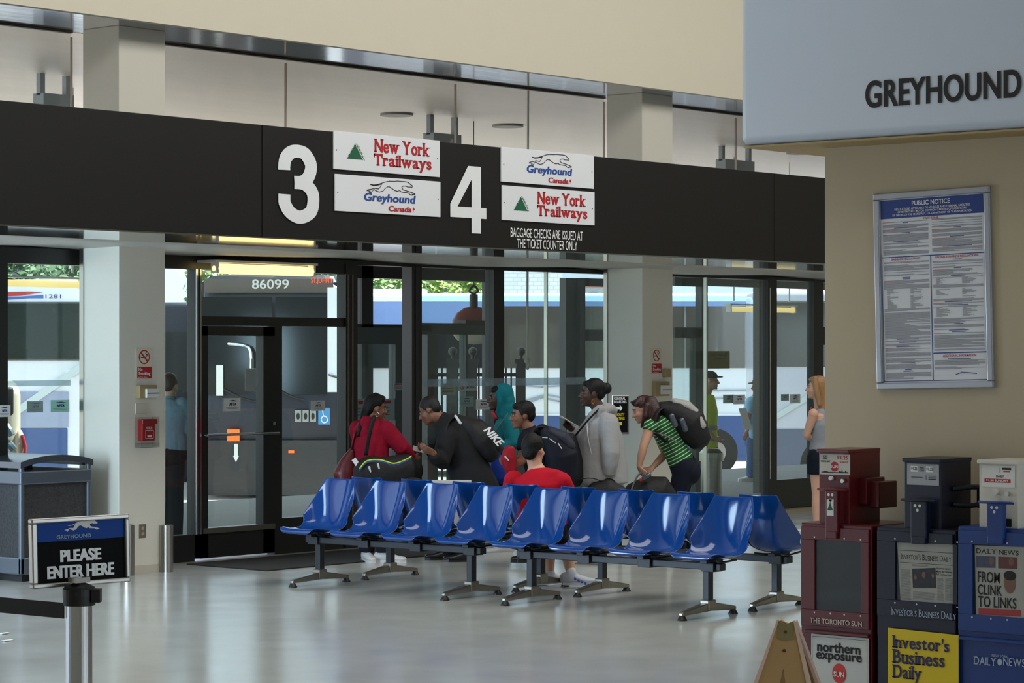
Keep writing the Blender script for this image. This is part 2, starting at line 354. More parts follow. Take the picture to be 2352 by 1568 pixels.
# ------------------------------------------------------------------ clerestory glass
cl = [-6, P1[0]]; k = 1
xs = [onY(p, YG)[0] for p in (656, 1046, 1388)]
spans = [(onY(0, YG)[0]-6, P1[0]), (P1[1], xs[0]), (xs[0], xs[1]), (xs[1], xs[2]), (P2[1], onY(1690, YG)[0]), (onY(1690, YG)[0], onY(1690, YG)[0]+5)]
M_CGLASS = glass_mat('clerestory_glass', (.88, .89, .88), 0, .03)
for i, (x0, x1) in enumerate(spans):
    w = struct('window_%d' % (i+1), MB().box(x0+.004, x1-.004, YG, YG+.01, ZT-.6, ZU-.02), M_CGLASS)
    MB().box(x0, x1, YG-.02, YG+.03, ZU-.02, ZU-.002).build('window_frame', mat('old_bronze_frame', (70, 62, 52), .5, .3, var=.2), w)
    MB().box(x1-.003, x1+.003, YG-.012, YG+.014, ZT-.6, ZU-.05).build('glazing_bar', mat('pale_sealant', (176, 160, 146), .6), w)
struct('wall_above_gates', MB().box(-6, 36, YG+.02, YG+.1, ZS-.055, ZT-.55), M_FRAME)
# ------------------------------------------------------------------ gate fronts (glass plane)
def bar(mb, px0, px1, v0=None, v1=None, z0=None, z1=None, d0=-.04, d1=.06, Y=YG):
    x0, t0 = onY(px0, Y); x1, t1 = onY(px1, Y); t = (t0+t1)/2
    return mb.box(x0, x1, Y+d0, Y+d1, zv(v1, t) if z0 is None else z0, zv(v0, t) if z1 is None else z1)
def pane(name, parent, px0, px1, v0=None, v1=None, z0=0, z1=2.6, Y=YG, m=M_GLASS):
    mb = MB(); x0, t0 = onY(px0, Y); x1, t1 = onY(px1, Y); t = (t0+t1)/2
    mb.box(x0, x1, Y-.004, Y+.004, zv(v1, t) if v1 else z0, zv(v0, t) if v0 else z1)
    return mb.build(name, m, parent)
def zat(px, py, Y): return PY(px, py, Y).z
HD = zat(100, 607, YG)                                   # underside of the dark header
struct('trim_5', MB().box(-6, onY(800, YG)[0], YG-.05, YG+.07, HD, ZS-.02), M_FRAME)
struct('trim_6', MB().box(onY(800, YG)[0], 36, YG-.05, YG+.07, 2.70, ZS-.02), M_FRAME)
SILL = .33
# bay left of the near pillar
w = struct('window_7', bar(MB(), -60, 11, z0=0, z1=HD), M_FRAME)
pane('glass_pane', w, 11, 200, z0=.1, z1=HD); bar(MB(), 11, 200, z0=0, z1=.1).build('window_sill', M_FRAME, w)
# sidelight beside the door
w = struct('window_8', bar(MB(), 379, 440, z0=0, z1=SILL-.09), M_FRAME)
pane('glass_pane', w, 379, 441, z0=SILL-.09, z1=HD)
bar(MB(), 440, 455, z0=SILL-.09, z1=HD, d0=-.05).build('mullion', M_FRAME, w)
bar(MB(), 440.5, 444.5, z0=SILL-.09, z1=HD, d0=-.058).build('bright_edge', M_CHROME, w); bar(MB(), 449, 453, z0=SILL-.09, z1=HD, d0=-.058).build('bright_edge', M_CHROME, w)
# door of gate three
TR0, TR1 = zat(540, 748, YG), zat(540, 727, YG)
dm = bar(MB(), 455, 471, z0=.02, z1=TR0-.005); bar(dm, 598, 624, z0=.02, z1=TR0-.005)
bar(dm, 455, 624, z0=.02, z1=zat(540, 1212, YG)); bar(dm, 455, 624, z0=zat(540, 771, YG), z1=TR0-.005)
d = struct('door_1', dm, M_FRAME)
pane('glass_pane', d, 469, 600, z0=zat(540, 1212, YG)-.01, z1=zat(540, 771, YG)+.01)
a = PY(458, 999, YG); c = PY(622, 995, YG); a.y = c.y = YG-.11; c.z = a.z
pb = MB().cyl(a, c, .012); pb.cyl(a, a+Vector((0, .08, 0)), .012); pb.cyl(c, c+Vector((0, .08, 0)), .012)
pb.build('push_bar', M_CHROME, d, smooth=False)
bar(MB(), 457, 622, z0=zat(540, 1219, YG), z1=zat(540, 1207, YG), d0=-.06).build('kick_strip', mat('dull_metal', (120, 118, 112), .4, .8), d)
q = PY(620, 972, YG); MB().cyl(q+Vector((0,-.06,0)), q+Vector((0,0,0)), .018).build('lock', M_STEEL, d)
# fixed panel right of the door
w = struct('window_9', bar(MB(), 624, 641, z0=0, z1=TR0), M_FRAME)
bar(MB(), 641, 800, z0=0, z1=SILL).build('window_sill', M_FRAME, w)
pane('glass_pane', w, 641, 793, z0=SILL, z1=TR0)
w = struct('window_10', bar(MB(), 455, 800, z0=TR0, z1=TR1), M_FRAME)
pane('glass_pane', w, 455, 786, z0=TR1, z1=HD); bar(MB(), 786, 793, z0=TR1, z1=HD).build('mullion', M_FRAME, w)
pm = bar(MB(), 784, 811, z0=0, z1=2.70, d0=-.06); ps = struct('trim_7', pm, M_FRAME)
for p in (787, 797): bar(MB(), p, p+3.5, z0=.3, z1=HD, d0=-.066).build('bright_edge', mat('worn_metal', (120, 112, 108), .35, .8, var=.3, vscale=20), ps)
ps = struct('trim_8', bar(MB(), 934, 957, z0=0, z1=2.70, d0=-.07), M_FRAME)
bar(MB(), 942, 948, z0=.0, z1=2.70, d0=-.076).build('groove', mat('grey_groove', (62, 60, 66), .4, .5), ps)
struct('trim_9', bar(MB(), 1124, 1148, z0=0, z1=2.70, d0=-.06), M_FRAME)
w = struct('window_11', bar(MB(), 958, 1124, z0=0, z1=.1), M_FRAME); pane('glass_pane', w, 958, 1124, z0=.1, z1=2.70)
w = struct('window_12', bar(MB(), 1148, 1400, z0=0, z1=.1), M_FRAME); pane('glass_pane', w, 1148, 1254, z0=.1, z1=2.70); pane('glass_pane', w, 1255, 1400, z0=.1, z1=2.70)
bar(MB(), 1252.6, 1255.4, z0=.1, z1=2.70, d0=-.02, d1=.02).build('glazing_bar', mat('glass_edge', (196, 200, 186), .2, .6), w)
ws = struct('window_13', bar(MB(), 1545, 1607, z0=0, z1=.1), M_FRAME); pane('glass_pane', ws, 1545, 1620, z0=.1, z1=2.70)
# right-hand gate lobby
YR = 16.62
ps = struct('trim_10', bar(MB(), 1758, 1778, z0=0, z1=2.70, Y=YR), M_FRAME)
bar(MB(), 1760.5, 1762.5, z0=.4, z1=HD, d0=-.047, Y=YR).build('bright_edge', M_CHROME, ps)
w = struct('window_14', bar(MB(), 1620, 1758, z0=0, z1=.1, Y=YR), M_FRAME); pane('glass_pane', w, 1620, 1758, z0=.1, z1=2.70, Y=YR)
bar(MB(), 1619, 1621.5, z0=.1, z1=2.70, d0=-.02, d1=.02, Y=YR).build('glazing_bar', MATS['glass_edge'], w)
w = struct('window_15', bar(MB(), 1778, 2000, z0=0, z1=.38, Y=YR), M_FRAME); pane('glass_pane', w, 1778, 1863, z0=.38, z1=2.70, Y=YR); pane('glass_pane', w, 1884, 2000, z0=.38, z1=2.70, Y=YR)
bar(MB(), 1863, 1884, z0=.38, z1=2.70, Y=YR).build('mullion', M_FRAME, w); bar(MB(), 1884, 2000, 752, 792, Y=YR).build('transom', M_FRAME, w)
struct('trim_11', MB().box(onY(1778, YR)[0], 36, YR-.16, YR-.03, 0, .04), mat('pale_kerb', (150, 140, 120), .6))
# frosted strip across the glass of gate four
x0 = onY(976, YG-.07)[0]; x1 = onY(1346, YG-.07)[0]; z0, z1 = zat(1160, 885, YG), zat(1160, 868, YG)
fs = solo('frosted_strip', MB().box(x0, x1, YG-.075, YG-.071, z0, z1), M_FROST, 'frosted safety strip running across the glass front of gate four at head height', 'window strip')
fl = solo('frosted_strip', MB().box(onY(11, YG)[0], P1[0]-.02, YG-.012, YG-.006, zat(100, 886, YG), zat(100, 873, YG)), M_FROST, 'frosted safety strip on the window left of the near pillar', 'window strip')
# ------------------------------------------------------------------ outer lobby frames
YO = 19.2; HO = zat(880, 640, YO)
def oframe(name, mb, m=M_FRAMEG): return struct(name, mb, m)
mb = bar(MB(), 800, 812, z0=-.05, z1=HO+.3, Y=YO); bar(mb, 826, 851, z0=-.05, z1=HO+.3, Y=YO); bar(mb, 800, 1135, z0=HO, z1=HO+.35, Y=YO); bar(mb, 800, 985, 745, 760, Y=YO)
oframe('trim_12', mb, M_FRAME)
# outer door leaf standing behind the opening of gate three
mb = bar(MB(), 805, 924, 752, 790, Y=18.4); bar(mb, 902, 924, z0=0, z1=zat(914, 790, 18.4), Y=18.4); bar(mb, 805, 812, z0=0, z1=zat(808, 790, 18.4), Y=18.4); bar(mb, 805, 924, z0=0, z1=.35, Y=18.4)
d2 = oframe('door_2', mb); pane('glass_pane', d2, 812, 902, z0=.35, z1=zat(860, 790, 18.4), Y=18.4)
mb = bar(MB(), 958, 1124, 742, 768, Y=YO); bar(mb, 976, 1000, z0=-.05, z1=zat(985, 768, YO), Y=YO); bar(mb, 1064, 1068, z0=.3, z1=zat(1066, 768, YO), Y=YO); bar(mb, 1116, 1130, z0=-.05, z1=HO, Y=YO); bar(mb, 976, 1124, z0=-.05, z1=.3, Y=YO)
d3 = oframe('door_3', mb); pane('glass_pane', d3, 1000, 1064, z0=.3, z1=zat(1060, 768, YO), Y=YO); bar(MB(), 1052, 1095, 736, 748, Y=YO, d0=-.12).build('door_closer', M_FRAME, d3)
ZO = zat(1345, 640, 19.6)
mb = bar(MB(), 1294, 1330, z0=-.05, z1=ZO, Y=19.6); bar(mb, 1330, 1420, 640, 658, Y=19.6); bar(mb, 1318, 1420, 757, 782, Y=19.6); bar(mb, 1318, 1330, z0=-.05, z1=ZO, Y=19.6, d0=-.1); bar(mb, 1318, 1420, z0=-.05, z1=.3, Y=19.6)
d4 = oframe('door_4', mb); pane('glass_pane', d4, 1330, 1420, z0=.3, z1=ZO, Y=19.6)
mb = bar(MB(), 1606, 1620, z0=-.05, z1=HO+.2, Y=19.0); bar(mb, 1592, 1607, z0=-.05, z1=zat(1600, 755, 19.0), Y=19.0); bar(mb, 1545, 1607, 752, 776, Y=19.0); bar(mb, 1545, 1610, z0=HO+.02, z1=HO+.3, Y=19.0)
d5 = oframe('door_5', mb); pane('glass_pane', d5, 1545, 1592, z0=-.05, z1=zat(1570, 776, 19.0), Y=19.0)
mb = bar(MB(), 1738, 1747, z0=-.05, z1=HO+.2, Y=19.4); bar(mb, 1750, 1758, z0=-.05, z1=HO+.2, Y=19.4); bar(mb, 1610, 1900, z0=HO+.05, z1=HO+.4, Y=19.4)
oframe('trim_13', mb)
# ------------------------------------------------------------------ outdoors
struct('ground_platform', MB().box(-20, 80, YG+.15, 23.7, -.9, -.03), mat('platform_concrete', (112, 110, 106), .8, var=.12, vscale=2, bump=.2, bscale=60))
struct('ground_asphalt', MB().box(-120, 260, 23.7, 260, -1.0, -.75), mat('asphalt', (156, 152, 148), .85, var=.15, vscale=1, bump=.3, bscale=80))
# canopy columns out at the kerb
M_CONC = mat('concrete_column', (108, 106, 102), .7, var=.1)
for px in (60, 1012, 1830):
    x = onY(px, 26)[0]; struct('wall_canopy_column', MB().box(x-.25, x+.25, 25.8, 26.3, -.03, ZU+.01), M_CONC) if px == 0 else None
# ================================================================== BIG COLUMN AND LETTERED FASCIA ON THE RIGHT
XP, XF, XB = 11.70, 11.38, 11.19
ZF = 1.88+1.076*1.0444
yc = onX(1895, XP)[0]; yf = onX(1697, XF)[0]
struct('wall_column', MB().box(XP, XP+2.6, 2.0, yc, 0, ZF), mat('column_paint', (186, 172, 146), .5, var=.03))
struct('wall_fascia', MB().box(XF, XP+2.9, 1.6, yf, ZF, 8.0), mat('fascia_white', (196, 206, 222), .34, var=.015), bevel=.05, seg=4)
struct('ceiling_fascia_soffit', MB().box(XF+.02, XP+2.88, 1.62, yf-.02, ZF-.012, ZF-.001), mat('soffit_tan', (170, 148, 104), .6))
PLF = Plane((XF, 0, 0), -Y_, Z_)
a = PX(1988, 244, XF); c = PX(2347, 210, XF)
tm = PLF.text(MB(), 'GREYHOUND', -a.y, -c.y, a.z-.012, PX(1990, 188, XF).z+.004, bold=.02, fat=.016, lift=.004)
o = solo('fascia_lettering', tm, M_INK, 'large black capital letters spelling a bus company name across the white fascia', 'lettering')
# ------------------------------------------------------------------ public notice
p00, p10 = PX(2018, 896, XP), PX(2286, 889, XP); p01, p11 = PX(2010, 446, XP), PX(2277, 425, XP)
wN = (p00.y-p10.y+p01.y-p11.y)/2; hN = (p01.z-p00.z+p11.z-p10.z)/2
ang = .024; xd = Vector((0, -math.cos(ang), math.sin(ang))); yd = Vector((0, math.sin(ang), math.cos(ang)))
oN = (p00+p10+p01+p11)/4-xd*wN/2-yd*hN/2; oN.x = XP
t = thing('notice_frame', 'silver framed public notice with a blue heading hung slightly crooked on the big column', 'notice', oN)
PN = Plane(oN, xd, yd); fw = .036
mb = MB()
for r in ((0, wN, 0, fw), (0, wN, hN-fw, hN), (0, fw, fw, hN-fw), (wN-fw, wN, fw, hN-fw)): PN.rect(mb, *r, lift=.024, th=.024)
mb.build('frame', mat('silver_frame', (168, 172, 182), .3, .6, var=.03), t, bevel=.006)
PN.rect(MB(), fw-.002, wN-fw+.002, fw-.002, hN-fw+.002, lift=.008, th=.006).build('sheet', mat('notice_sheet', (222, 224, 232), .35), t)
ix0, ix1, iy0, iy1 = fw+.004, wN-fw-.004, fw+.006, hN-fw-.004; iw = ix1-ix0; ih = iy1-iy0
def NX(f): return ix0+iw*f
def NYY(f): return iy1-ih*f
bl = MB(); PN.rect(bl, ix0, ix1, NYY(.102), NYY(0), .0095); PN.rect(bl, ix0, ix1, NYY(.318), NYY(.313), .0095); PN.rect(bl, NX(.478), NX(.485), NYY(.998), NYY(.313), .0095)
PN.rect(bl, NX(.49), ix1, NYY(.852), NYY(.846), .0095); PN.rect(bl, ix0, ix1, NYY(1), NYY(.996), .0095); PN.rect(bl, ix0, ix0+.003, NYY(1), NYY(.3), .0095); PN.rect(bl, ix1-.003, ix1, NYY(1), NYY(.3), .0095)
bl.build('blue_panel', mat('notice_blue', (30, 62, 140), .4), t)
hd = MB(); PN.text(hd, 'PUBLIC NOTICE', NX(.31), NX(.68), NYY(.038), NYY(.012), .011, bold=.02)
for i, s in enumerate(['REGULATIONS APPLICABLE TO VEHICLES AND TERMINAL FACILITIES', 'OF INTERSTATE MOTOR COMMON CARRIERS OF PASSENGERS,', 'BY ORDER OF THE SECRETARY, U.S. DEPARTMENT OF TRANSPORTATION']):
    PN.text(hd, s, NX((.14, .17, .12)[i]), NX((.87, .84, .89)[i]), NYY(.060+.0165*i), NYY(.047+.0165*i), .011, bold=.01)
hd.build('heading_text', M_WHITEP, t)
rd = MB(); PN.text(rd, 'PART 374-A', NX(.42), NX(.565), NYY(.117), NYY(.106), .011, bold=.015)
PN.text(rd, 'BAGGAGE REGULATIONS', NX(.10), NX(.38), NYY(.334), NYY(.322), .011, bold=.015); PN.text(rd, 'PACKAGE EXPRESS REGULATIONS', NX(.53), NX(.94), NYY(.334), NYY(.322), .011, bold=.015)
PN.text(rd, 'ADDITIONAL INFORMATION', NX(.58), NX(.90), NYY(.872), NYY(.859), .011, bold=.015)
fine = MB(); sub = MB(); rg = random.Random(3)
def column(f0, f1, g0, g1, lists=()):
    y = g0; k = 0
    while y < g1:
        inl = any(a_ <= y <= b_ for a_, b_ in lists)
        if rg.random() < .13 and not inl:
            wd_ = .12+.5*rg.random(); mid = (f0+f1)/2
            PN.rect(sub, NX(mid-wd_*(f1-f0)/2), NX(mid+wd_*(f1-f0)/2), NYY(y+.0035), NYY(y), .0105); y += .0085; k = 0; continue
        if inl:
            for q in (0, .52):
                PN.rect(fine, NX(f0+(f1-f0)*(q+.06)), NX(f0+(f1-f0)*(q+.10+.25*rg.random())), NYY(y+.0022), NYY(y), .0105)
        else:
            e = f1 if rg.random() > .3 else f0+(f1-f0)*(.4+.5*rg.random())
            PN.rect(fine, NX(f0), NX(e), NYY(y+.0024), NYY(y), .0105)
            if k == 0 and rg.random() < .5: PN.rect(rd, NX(f0), NX(f0+.3*(f1-f0)*rg.random()+.02), NYY(y+.0024), NYY(y), .011)
        k += 1; y += .0048+(.007 if rg.random() < .09 else 0)
column(.02, .465, .122, .300); column(.5, .98, .118, .300); column(.02, .465, .342, .985, [(.49, .60)]); column(.5, .98, .342, .835, [(.44, .475), (.50, .555), (.60, .66)]); column(.5, .98, .880, .935)
rd.build('red_text', M_RED, t); o = fine.build('fine_print', mat('fine_print', (128, 128, 134), .7), t); sub.build('blue_text', mat('blue_small', (58, 66, 130), .6), t)
sw = MB(); PN.line(sw, [(NX(.70), NYY(.968)), (NX(.76), NYY(.955)), (NX(.82), NYY(.958)), (NX(.90), NYY(.964))], .004, .0105); sw.build('emblem', M_BLUEP, t)
# ================================================================== SIGNS ON THE BAND
PLB = Plane((0, YB, 0), X_, Z_)
def bz(px, py): x, t_ = onY(px, YB); return x, zv(py, t_)
def numeral4(mb, x0, x1, z0, z1):
    w, h = x1-x0, z1-z0
    for poly in ([(.585,0),(.845,0),(.845,1),(.585,1)], [(0,.225),(.585,.225),(.585,.385),(0,.385)], [(.845,.225),(1,.225),(1,.385),(.845,.385)], [(0,.385),(.20,.385),(.585,.80),(.585,1),(.49,1),(0,.42)]):
        PLB.poly(mb, [(x0+a_*w, z0+b_*h) for a_, b_ in poly], .006)
    return mb
def numeral3(mb, x0, x1, z0, z1):
    C_ = [(156,330),(156,300),(166,250),(198,210),(243,198),(294,214),(331,285),(316,362),(275,402),(222,408)]
    D_ = [(222,408),(286,414),(336,462),(346,532),(326,604),(258,641),(194,612),(160,556),(156,520),(156,492)]
    for C in (C_, D_):
        P = []
        for i in range(len(C)-1):
            a, b, c, d = C[max(i-1,0)], C[i], C[i+1], C[min(i+2,len(C)-1)]
            for k in range(8):
                u = k/8; P.append(tuple(.5*((2*b[q])+(c[q]-a[q])*u+(2*a[q]-5*b[q]+4*c[q]-d[q])*u*u+(3*b[q]-a[q]-3*c[q]+d[q])*u**3) for q in (0, 1)))
        P.append(C[-1]); L = []; Rr = []
        for i in range(len(P)):
            a, b = P[max(i-1,0)], P[min(i+1,len(P)-1)]; d = math.hypot(b[0]-a[0], b[1]-a[1]); nx, ny = -(b[1]-a[1])/d, (b[0]-a[0])/d; hw = 40+4*abs(ny)
            L.append((P[i][0]+nx*hw*.97, P[i][1]+ny*hw)); Rr.append((P[i][0]-nx*hw*.97, P[i][1]-ny*hw))
        cv = lambda p: PLB.p(x0+(p[0]-117)/(386-117)*(x1-x0), z1-(p[1]-155)/(683-155)*(z1-z0), .006 if C is C_ else .0075)
        for i in range(len(P)-1): mb.quad(cv(L[i]), cv(L[i+1]), cv(Rr[i+1]), cv(Rr[i]))
    return mb
def numeral(ch, px0, px1, py_top, py_bot, label):
    x0, x1 = onY(px0, YB)[0], onY(px1, YB)[0]; pm_ = (px0+px1)/2
    za_, zb_ = bz(pm_, py_bot)[1], bz(pm_, py_top)[1]
    return solo('gate_numeral', numeral4(MB(), x0, x1, za_, zb_) if ch == '4' else numeral3(MB(), x0, x1, za_, zb_), mat('numeral_white', (226, 228, 230), .45), label, 'number')
numeral('3', 638, 732, 333, 513, 'large white numeral three on the black band over the gates')
numeral('4', 1033, 1116, 381, 535, 'large white numeral four on the black band over the gates')
mb = MB(); x0, z1 = bz(1172, 522); x1, _ = bz(1338, 540)
PLB.text(mb, 'BAGGAGE CHECKS ARE ISSUED AT', x0, x1, bz(1255, 548)[1], bz(1255, 527)[1], .004, bold=.004)
PLB.text(mb, 'THE TICKET COUNTER ONLY', bz(1187, 560)[0], bz(1325, 560)[0], bz(1255, 572)[1], bz(1255, 551)[1], .004, bold=.004)
solo('baggage_lettering', mb, M_WHITEP, 'two lines of small white lettering about baggage checks under the right-hand signs', 'lettering')
def tree_pts(x, y, w, h):
    L = [(.5,1),(.36,.80),(.42,.80),(.26,.60),(.33,.60),(.16,.40),(.24,.40),(.07,.20),(.14,.20),(0,0)]
    Rr = [(.60,0),(.60,.02),(.72,.02),(.56,.2),(.62,.2),(.52,.4),(.58,.4),(.50,.6),(.55,.6),(.48,.8),(.53,.8)]
    Rr = [(1.0,0),(.86,.20),(.93,.20),(.76,.40),(.84,.40),(.67,.60),(.74,.60),(.58,.80),(.64,.80)]
    return [(x+a_*w*.85, y+b_*h) for a_, b_ in L], [(x+a_*w*.85, y+b_*h) for a_, b_ in L+Rr]
def panel(px0, px1, py00, py01, name, label, fill):
    x0, t0 = onY(px0, YB); x1, t1 = onY(px1, YB)
    z1_ = zv(py00, t0); z0_ = zv(py01, t0)
    t_ = thing(name, label, 'sign', (x0, YB, z0_), 'carrier signs on the black band')
    P_ = Plane((x0, YB, z0_), X_, Z_); w_ = x1-x0; h_ = z1_-z0_
    P_.rect(MB(), 0, w_, 0, h_, .012, .011).build('sign_board', mat('sign_white', (224, 226, 230), .4, var=.015), t_, bevel=.002)
    for fx in (.025, .975): P_.disc(MB(), w_*fx, h_*.5, .006, lift=.0135).build('screw', M_INK, t_)
    fill(P_, w_, h_, t_)
def fill_dog(P_, w_, h_, t_):
    k = MB(); P_.line(k, dog_pts(w_*.29, h_*.56, w_*.46, h_*.37), .006, .014, closed=True); k.build('dog_emblem', M_INK, t_)
    k = MB(); P_.text(k, 'Greyhound', w_*.265, w_*.755, h_*.26, h_*.55, .014, bold=.02, fat=.018, slant=.12); k.build('blue_lettering', M_BLUEP, t_)
    k = MB(); P_.text(k, 'Canada', w_*.495, w_*.715, h_*.08, h_*.235, .014, bold=.02, fat=.018, slant=.12)
    cx, cy, r_ = w_*.735, h_*.165, h_*.075
    P_.poly(k, [(cx+r_*.62*a_, cy+r_*b_) for a_, b_ in [(0,1),(.28,.5),(.75,.65),(.65,.2),(1,.1),(.55,-.3),(.1,-.25),(.08,-1),(-.08,-1),(-.1,-.25),(-.55,-.3),(-1,.1),(-.65,.2),(-.75,.65),(-.28,.5)]], .014)
    k.build('red_lettering', M_RED, t_)
def fill_tree(P_, w_, h_, t_):
    k = MB(); a_, f_ = tree_pts(w_*.115, h_*.30, w_*.20, h_*.42); P_.poly(k, f_, .014); k.build('tree_emblem', M_GREENP, t_)
    k = MB()
    for q in (.0, .16, .30):
        pts = [(.5+q,1),(.62+q*.9,.80),(.565+q*.9,.80),(.72+q*.8,.6),(.66+q*.8,.6),(.82+q*.7,.4),(.75+q*.7,.4),(.91+q*.6,.2),(.84+q*.6,.2),(.98+q*.5,0)] if q < .2 else []
        if pts: P_.line(k, [(w_*.115+(x-.06)*w_*.17, h_*.30+y*h_*.42) for x, y in pts], .006, .0155)
    k.build('white_line', M_WHITEP, t_)
    k = MB(); P_.text(k, 'New York', w_*.365, w_*.90, h_*.53, h_*.89, .014, bold=.02, fat=.014, serif=True)
    P_.text(k, 'Trailways', w_*.365, w_*.915, h_*.08, h_*.50, .014, bold=.02, fat=.014, serif=True); k.build('red_lettering', M_RED, t_)
panel(764, 1008, 300, 388, 'carrier_sign', 'white sign with a green tree beside red serif lettering, above the running dog sign', fill_tree)
panel(767, 1009.5, 399, 484, 'carrier_sign', 'white sign with a running dog directly right of the numeral three', fill_dog)
panel(1149, 1362, 337, 417, 'carrier_sign', 'white sign with a running dog at the top right of the numeral four', fill_dog)
panel(1151, 1363.5, 425, 505, 'carrier_sign', 'white sign with a green tree right of numeral four, above the baggage lettering', fill_tree)
# ================================================================== FIXTURES ON THE TWO PILLARS
PLP = Plane((0, YP, 0), X_, Z_)
def pz(px, py): x, t_ = onY(px, YP); return x, zv(py, t_)
def rect_px(px0, px1, py0, py1):
    pm_ = (px0+px1)/2; return onY(px0, YP)[0], onY(px1, YP)[0], pz(pm_, py1)[1], pz(pm_, py0)[1]
def no_smoking(px0, px1, py0, py1, where):
    x0, x1, z0, z1 = rect_px(px0, px1, py0, py1); w_, h_ = x1-x0, z1-z0
    t_ = thing('no_smoking_sign', where, 'sign', (x0, YP, z0), 'no smoking signs on the pillars'); P_ = Plane((x0, YP, z0), X_, Z_)
    P_.rect(MB(), 0, w_, 0, h_, .006, .005).build('sign_plate', mat('plate_cream', (218, 210, 190), .4), t_)
    k = MB(); P_.rect(k, w_*.06, w_*.97, h_*.02, h_*.40, .0075); P_.disc(k, w_*.5, h_*.72, h_*.235, lift=.0075, r0=.84); P_.line(k, [(w_*.5-h_*.15, h_*.87), (w_*.5+h_*.15, h_*.57)], .014, .0078); k.build('red_panel', M_RED, t_)
    k = MB(); P_.rect(k, w_*.5-h_*.15, w_*.5+h_*.08, h_*.685, h_*.72, .0072); P_.line(k, [(w_*.5+h_*.1, h_*.74), (w_*.5+h_*.13, h_*.79), (w_*.5+h_*.06, h_*.83), (w_*.5+h_*.1, h_*.9)], .008, .0072); k.build('cigarette', M_INK, t_)
    k = MB(); P_.text(k, 'No', w_*.13, w_*.38, h_*.26, h_*.37, .009, bold=.02); P_.text(k, 'Smoking', w_*.13, w_*.88, h_*.10, h_*.235, .009, bold=.02); P_.text(k, 'in This Area', w_*.13, w_*.68, h_*.04, h_*.08, .009); k.build('white_lettering', M_WHITEP, t_)
no_smoking(312, 348, 800, 870, 'no smoking sign on the near pillar beside the gate three door'); no_smoking(1495, 1519, 800, 858, 'no smoking sign on the pillar behind the woman in green stripes')
M_BEIGE = mat('beige_plastic', (158, 140, 98), .5); M_CREAMP = mat('cream_plastic', (220, 220, 214), .4)
def wall_box(name, px, pxf, lab, cat, b2=True):
    x0, x1, z0, z1 = rect_px(*px); t_ = thing(name, lab, cat, (x0, YP, z0))
    MB().box(x0, x1, YP-.05, YP, z0, z1).build('back_box', M_BEIGE, t_, bevel=.006)
    if pxf:
        x0, x1, z0, z1 = rect_px(*pxf); mid = (z0+z1)/2
        MB().box(x0, x1, YP-.075, YP-.05, z0, z1).build('cover', M_CREAMP, t_, bevel=.004)
        MB().box(x0+.004, x1-.004, YP-.077, YP-.074, mid-.004, mid+.004).build('slot', M_INK, t_)
    return t_
wall_box('thermostat', (312, 352, 884, 914), (324, 353, 892, 913), 'beige thermostat box with a white slotted cover on the near pillar', 'thermostat')
wall_box('thermostat', (1497, 1530, 876, 909), (1508, 1531, 884, 905), 'beige thermostat box with a white cover on the far pillar', 'thermostat')
wall_box('sensor_box', (1521, 1534, 846, 866), None, 'small beige box beside the red no smoking panel on the far pillar', 'box')
x0, x1, z0, z1 = rect_px(310, 337, 926, 950)
solo('cover_plate', MB().box(x0, x1, YP-.008, YP, z0, z1), mat('old_plate', (206, 200, 184), .4), 'small pale cover plate between the thermostat and the red alarm', 'plate', bevel=.004)
x0, x1, z0, z1 = rect_px(309, 350, 957, 1027); w_, h_ = x1-x0, z1-z0
t = thing('fire_alarm', 'red fire alarm pull station under a clear cover on the near pillar', 'fire alarm', (x0, YP, z0)); P_ = Plane((x0, YP, z0), X_, Z_)
P_.rect(MB(), w_*.17, w_*.9, h_*.22, h_*.93, .06, .055).build('alarm_body', mat('alarm_red', (172, 26, 34), .35), t, bevel=.008)
P_.rect(MB(), w_*.14, w_*.98, h_*.76, h_*.93, .072, .02).build('handle', mat('alarm_red', (172, 26, 34), .35), t, bevel=.006)
k = MB(); P_.text(k, 'FIRE', w_*.4, w_*.72, h_*.60, h_*.68, .062, bold=.02); P_.line(k, [(w_*.34, h_*.3), (w_*.78, h_*.3), (w_*.78, h_*.56), (w_*.34, h_*.56)], .004, .0625, closed=True); P_.rect(k, w_*.44, w_*.68, h_*.34, h_*.40, .0625); k.build('white_lettering', M_WHITEP, t)
k = MB(); P_.rect(k, 0, w_, .005, h_, .09, .004); P_.rect(k, 0, .006, .005, h_, .09, .09); P_.rect(k, w_-.006, w_, .005, h_, .09, .09); P_.rect(k, 0, w_, 0, h_*.14, .092, .09); k.build('clear_cover', M_CLEAR, t)
x0, x1, z0, z1 = rect_px(319, 335, 1203, 1235); t = thing('wall_outlet', 'metal electrical outlet low on the near pillar', 'outlet', (x0, YP, z0)); P_ = Plane((x0, YP, z0), X_, Z_)
P_.rect(MB(), 0, x1-x0, 0, z1-z0, .005, .005).build('cover_plate', M_STEEL, t, bevel=.001)
k = MB()
for f_ in (.3, .7): P_.disc(k, (x1-x0)/2, (z1-z0)*f_, .017, .015, .0065)
k.build('socket', mat('socket_tan', (170, 150, 110), .5), t)
def guard(px, lab):
    x0 = onY(px, YP)[0]; z1 = pz(px, 1205)[1]
    k = MB(); k.loft([(x0, YP-.03, 0), (x0, YP-.03, z1)], [.05, .05], n=20, cap=False); k.box(x0-.07, x0+.055, YP-.03, YP-.004, 0, z1)
    solo('corner_guard', k, M_STEEL, lab, 'guard', 'steel corner guards of the near pillar')
guard(379, 'brushed steel corner guard on the right edge of the near pillar')
guard(290, 'brushed steel corner guard at the near pillar half hidden by the entry sign')
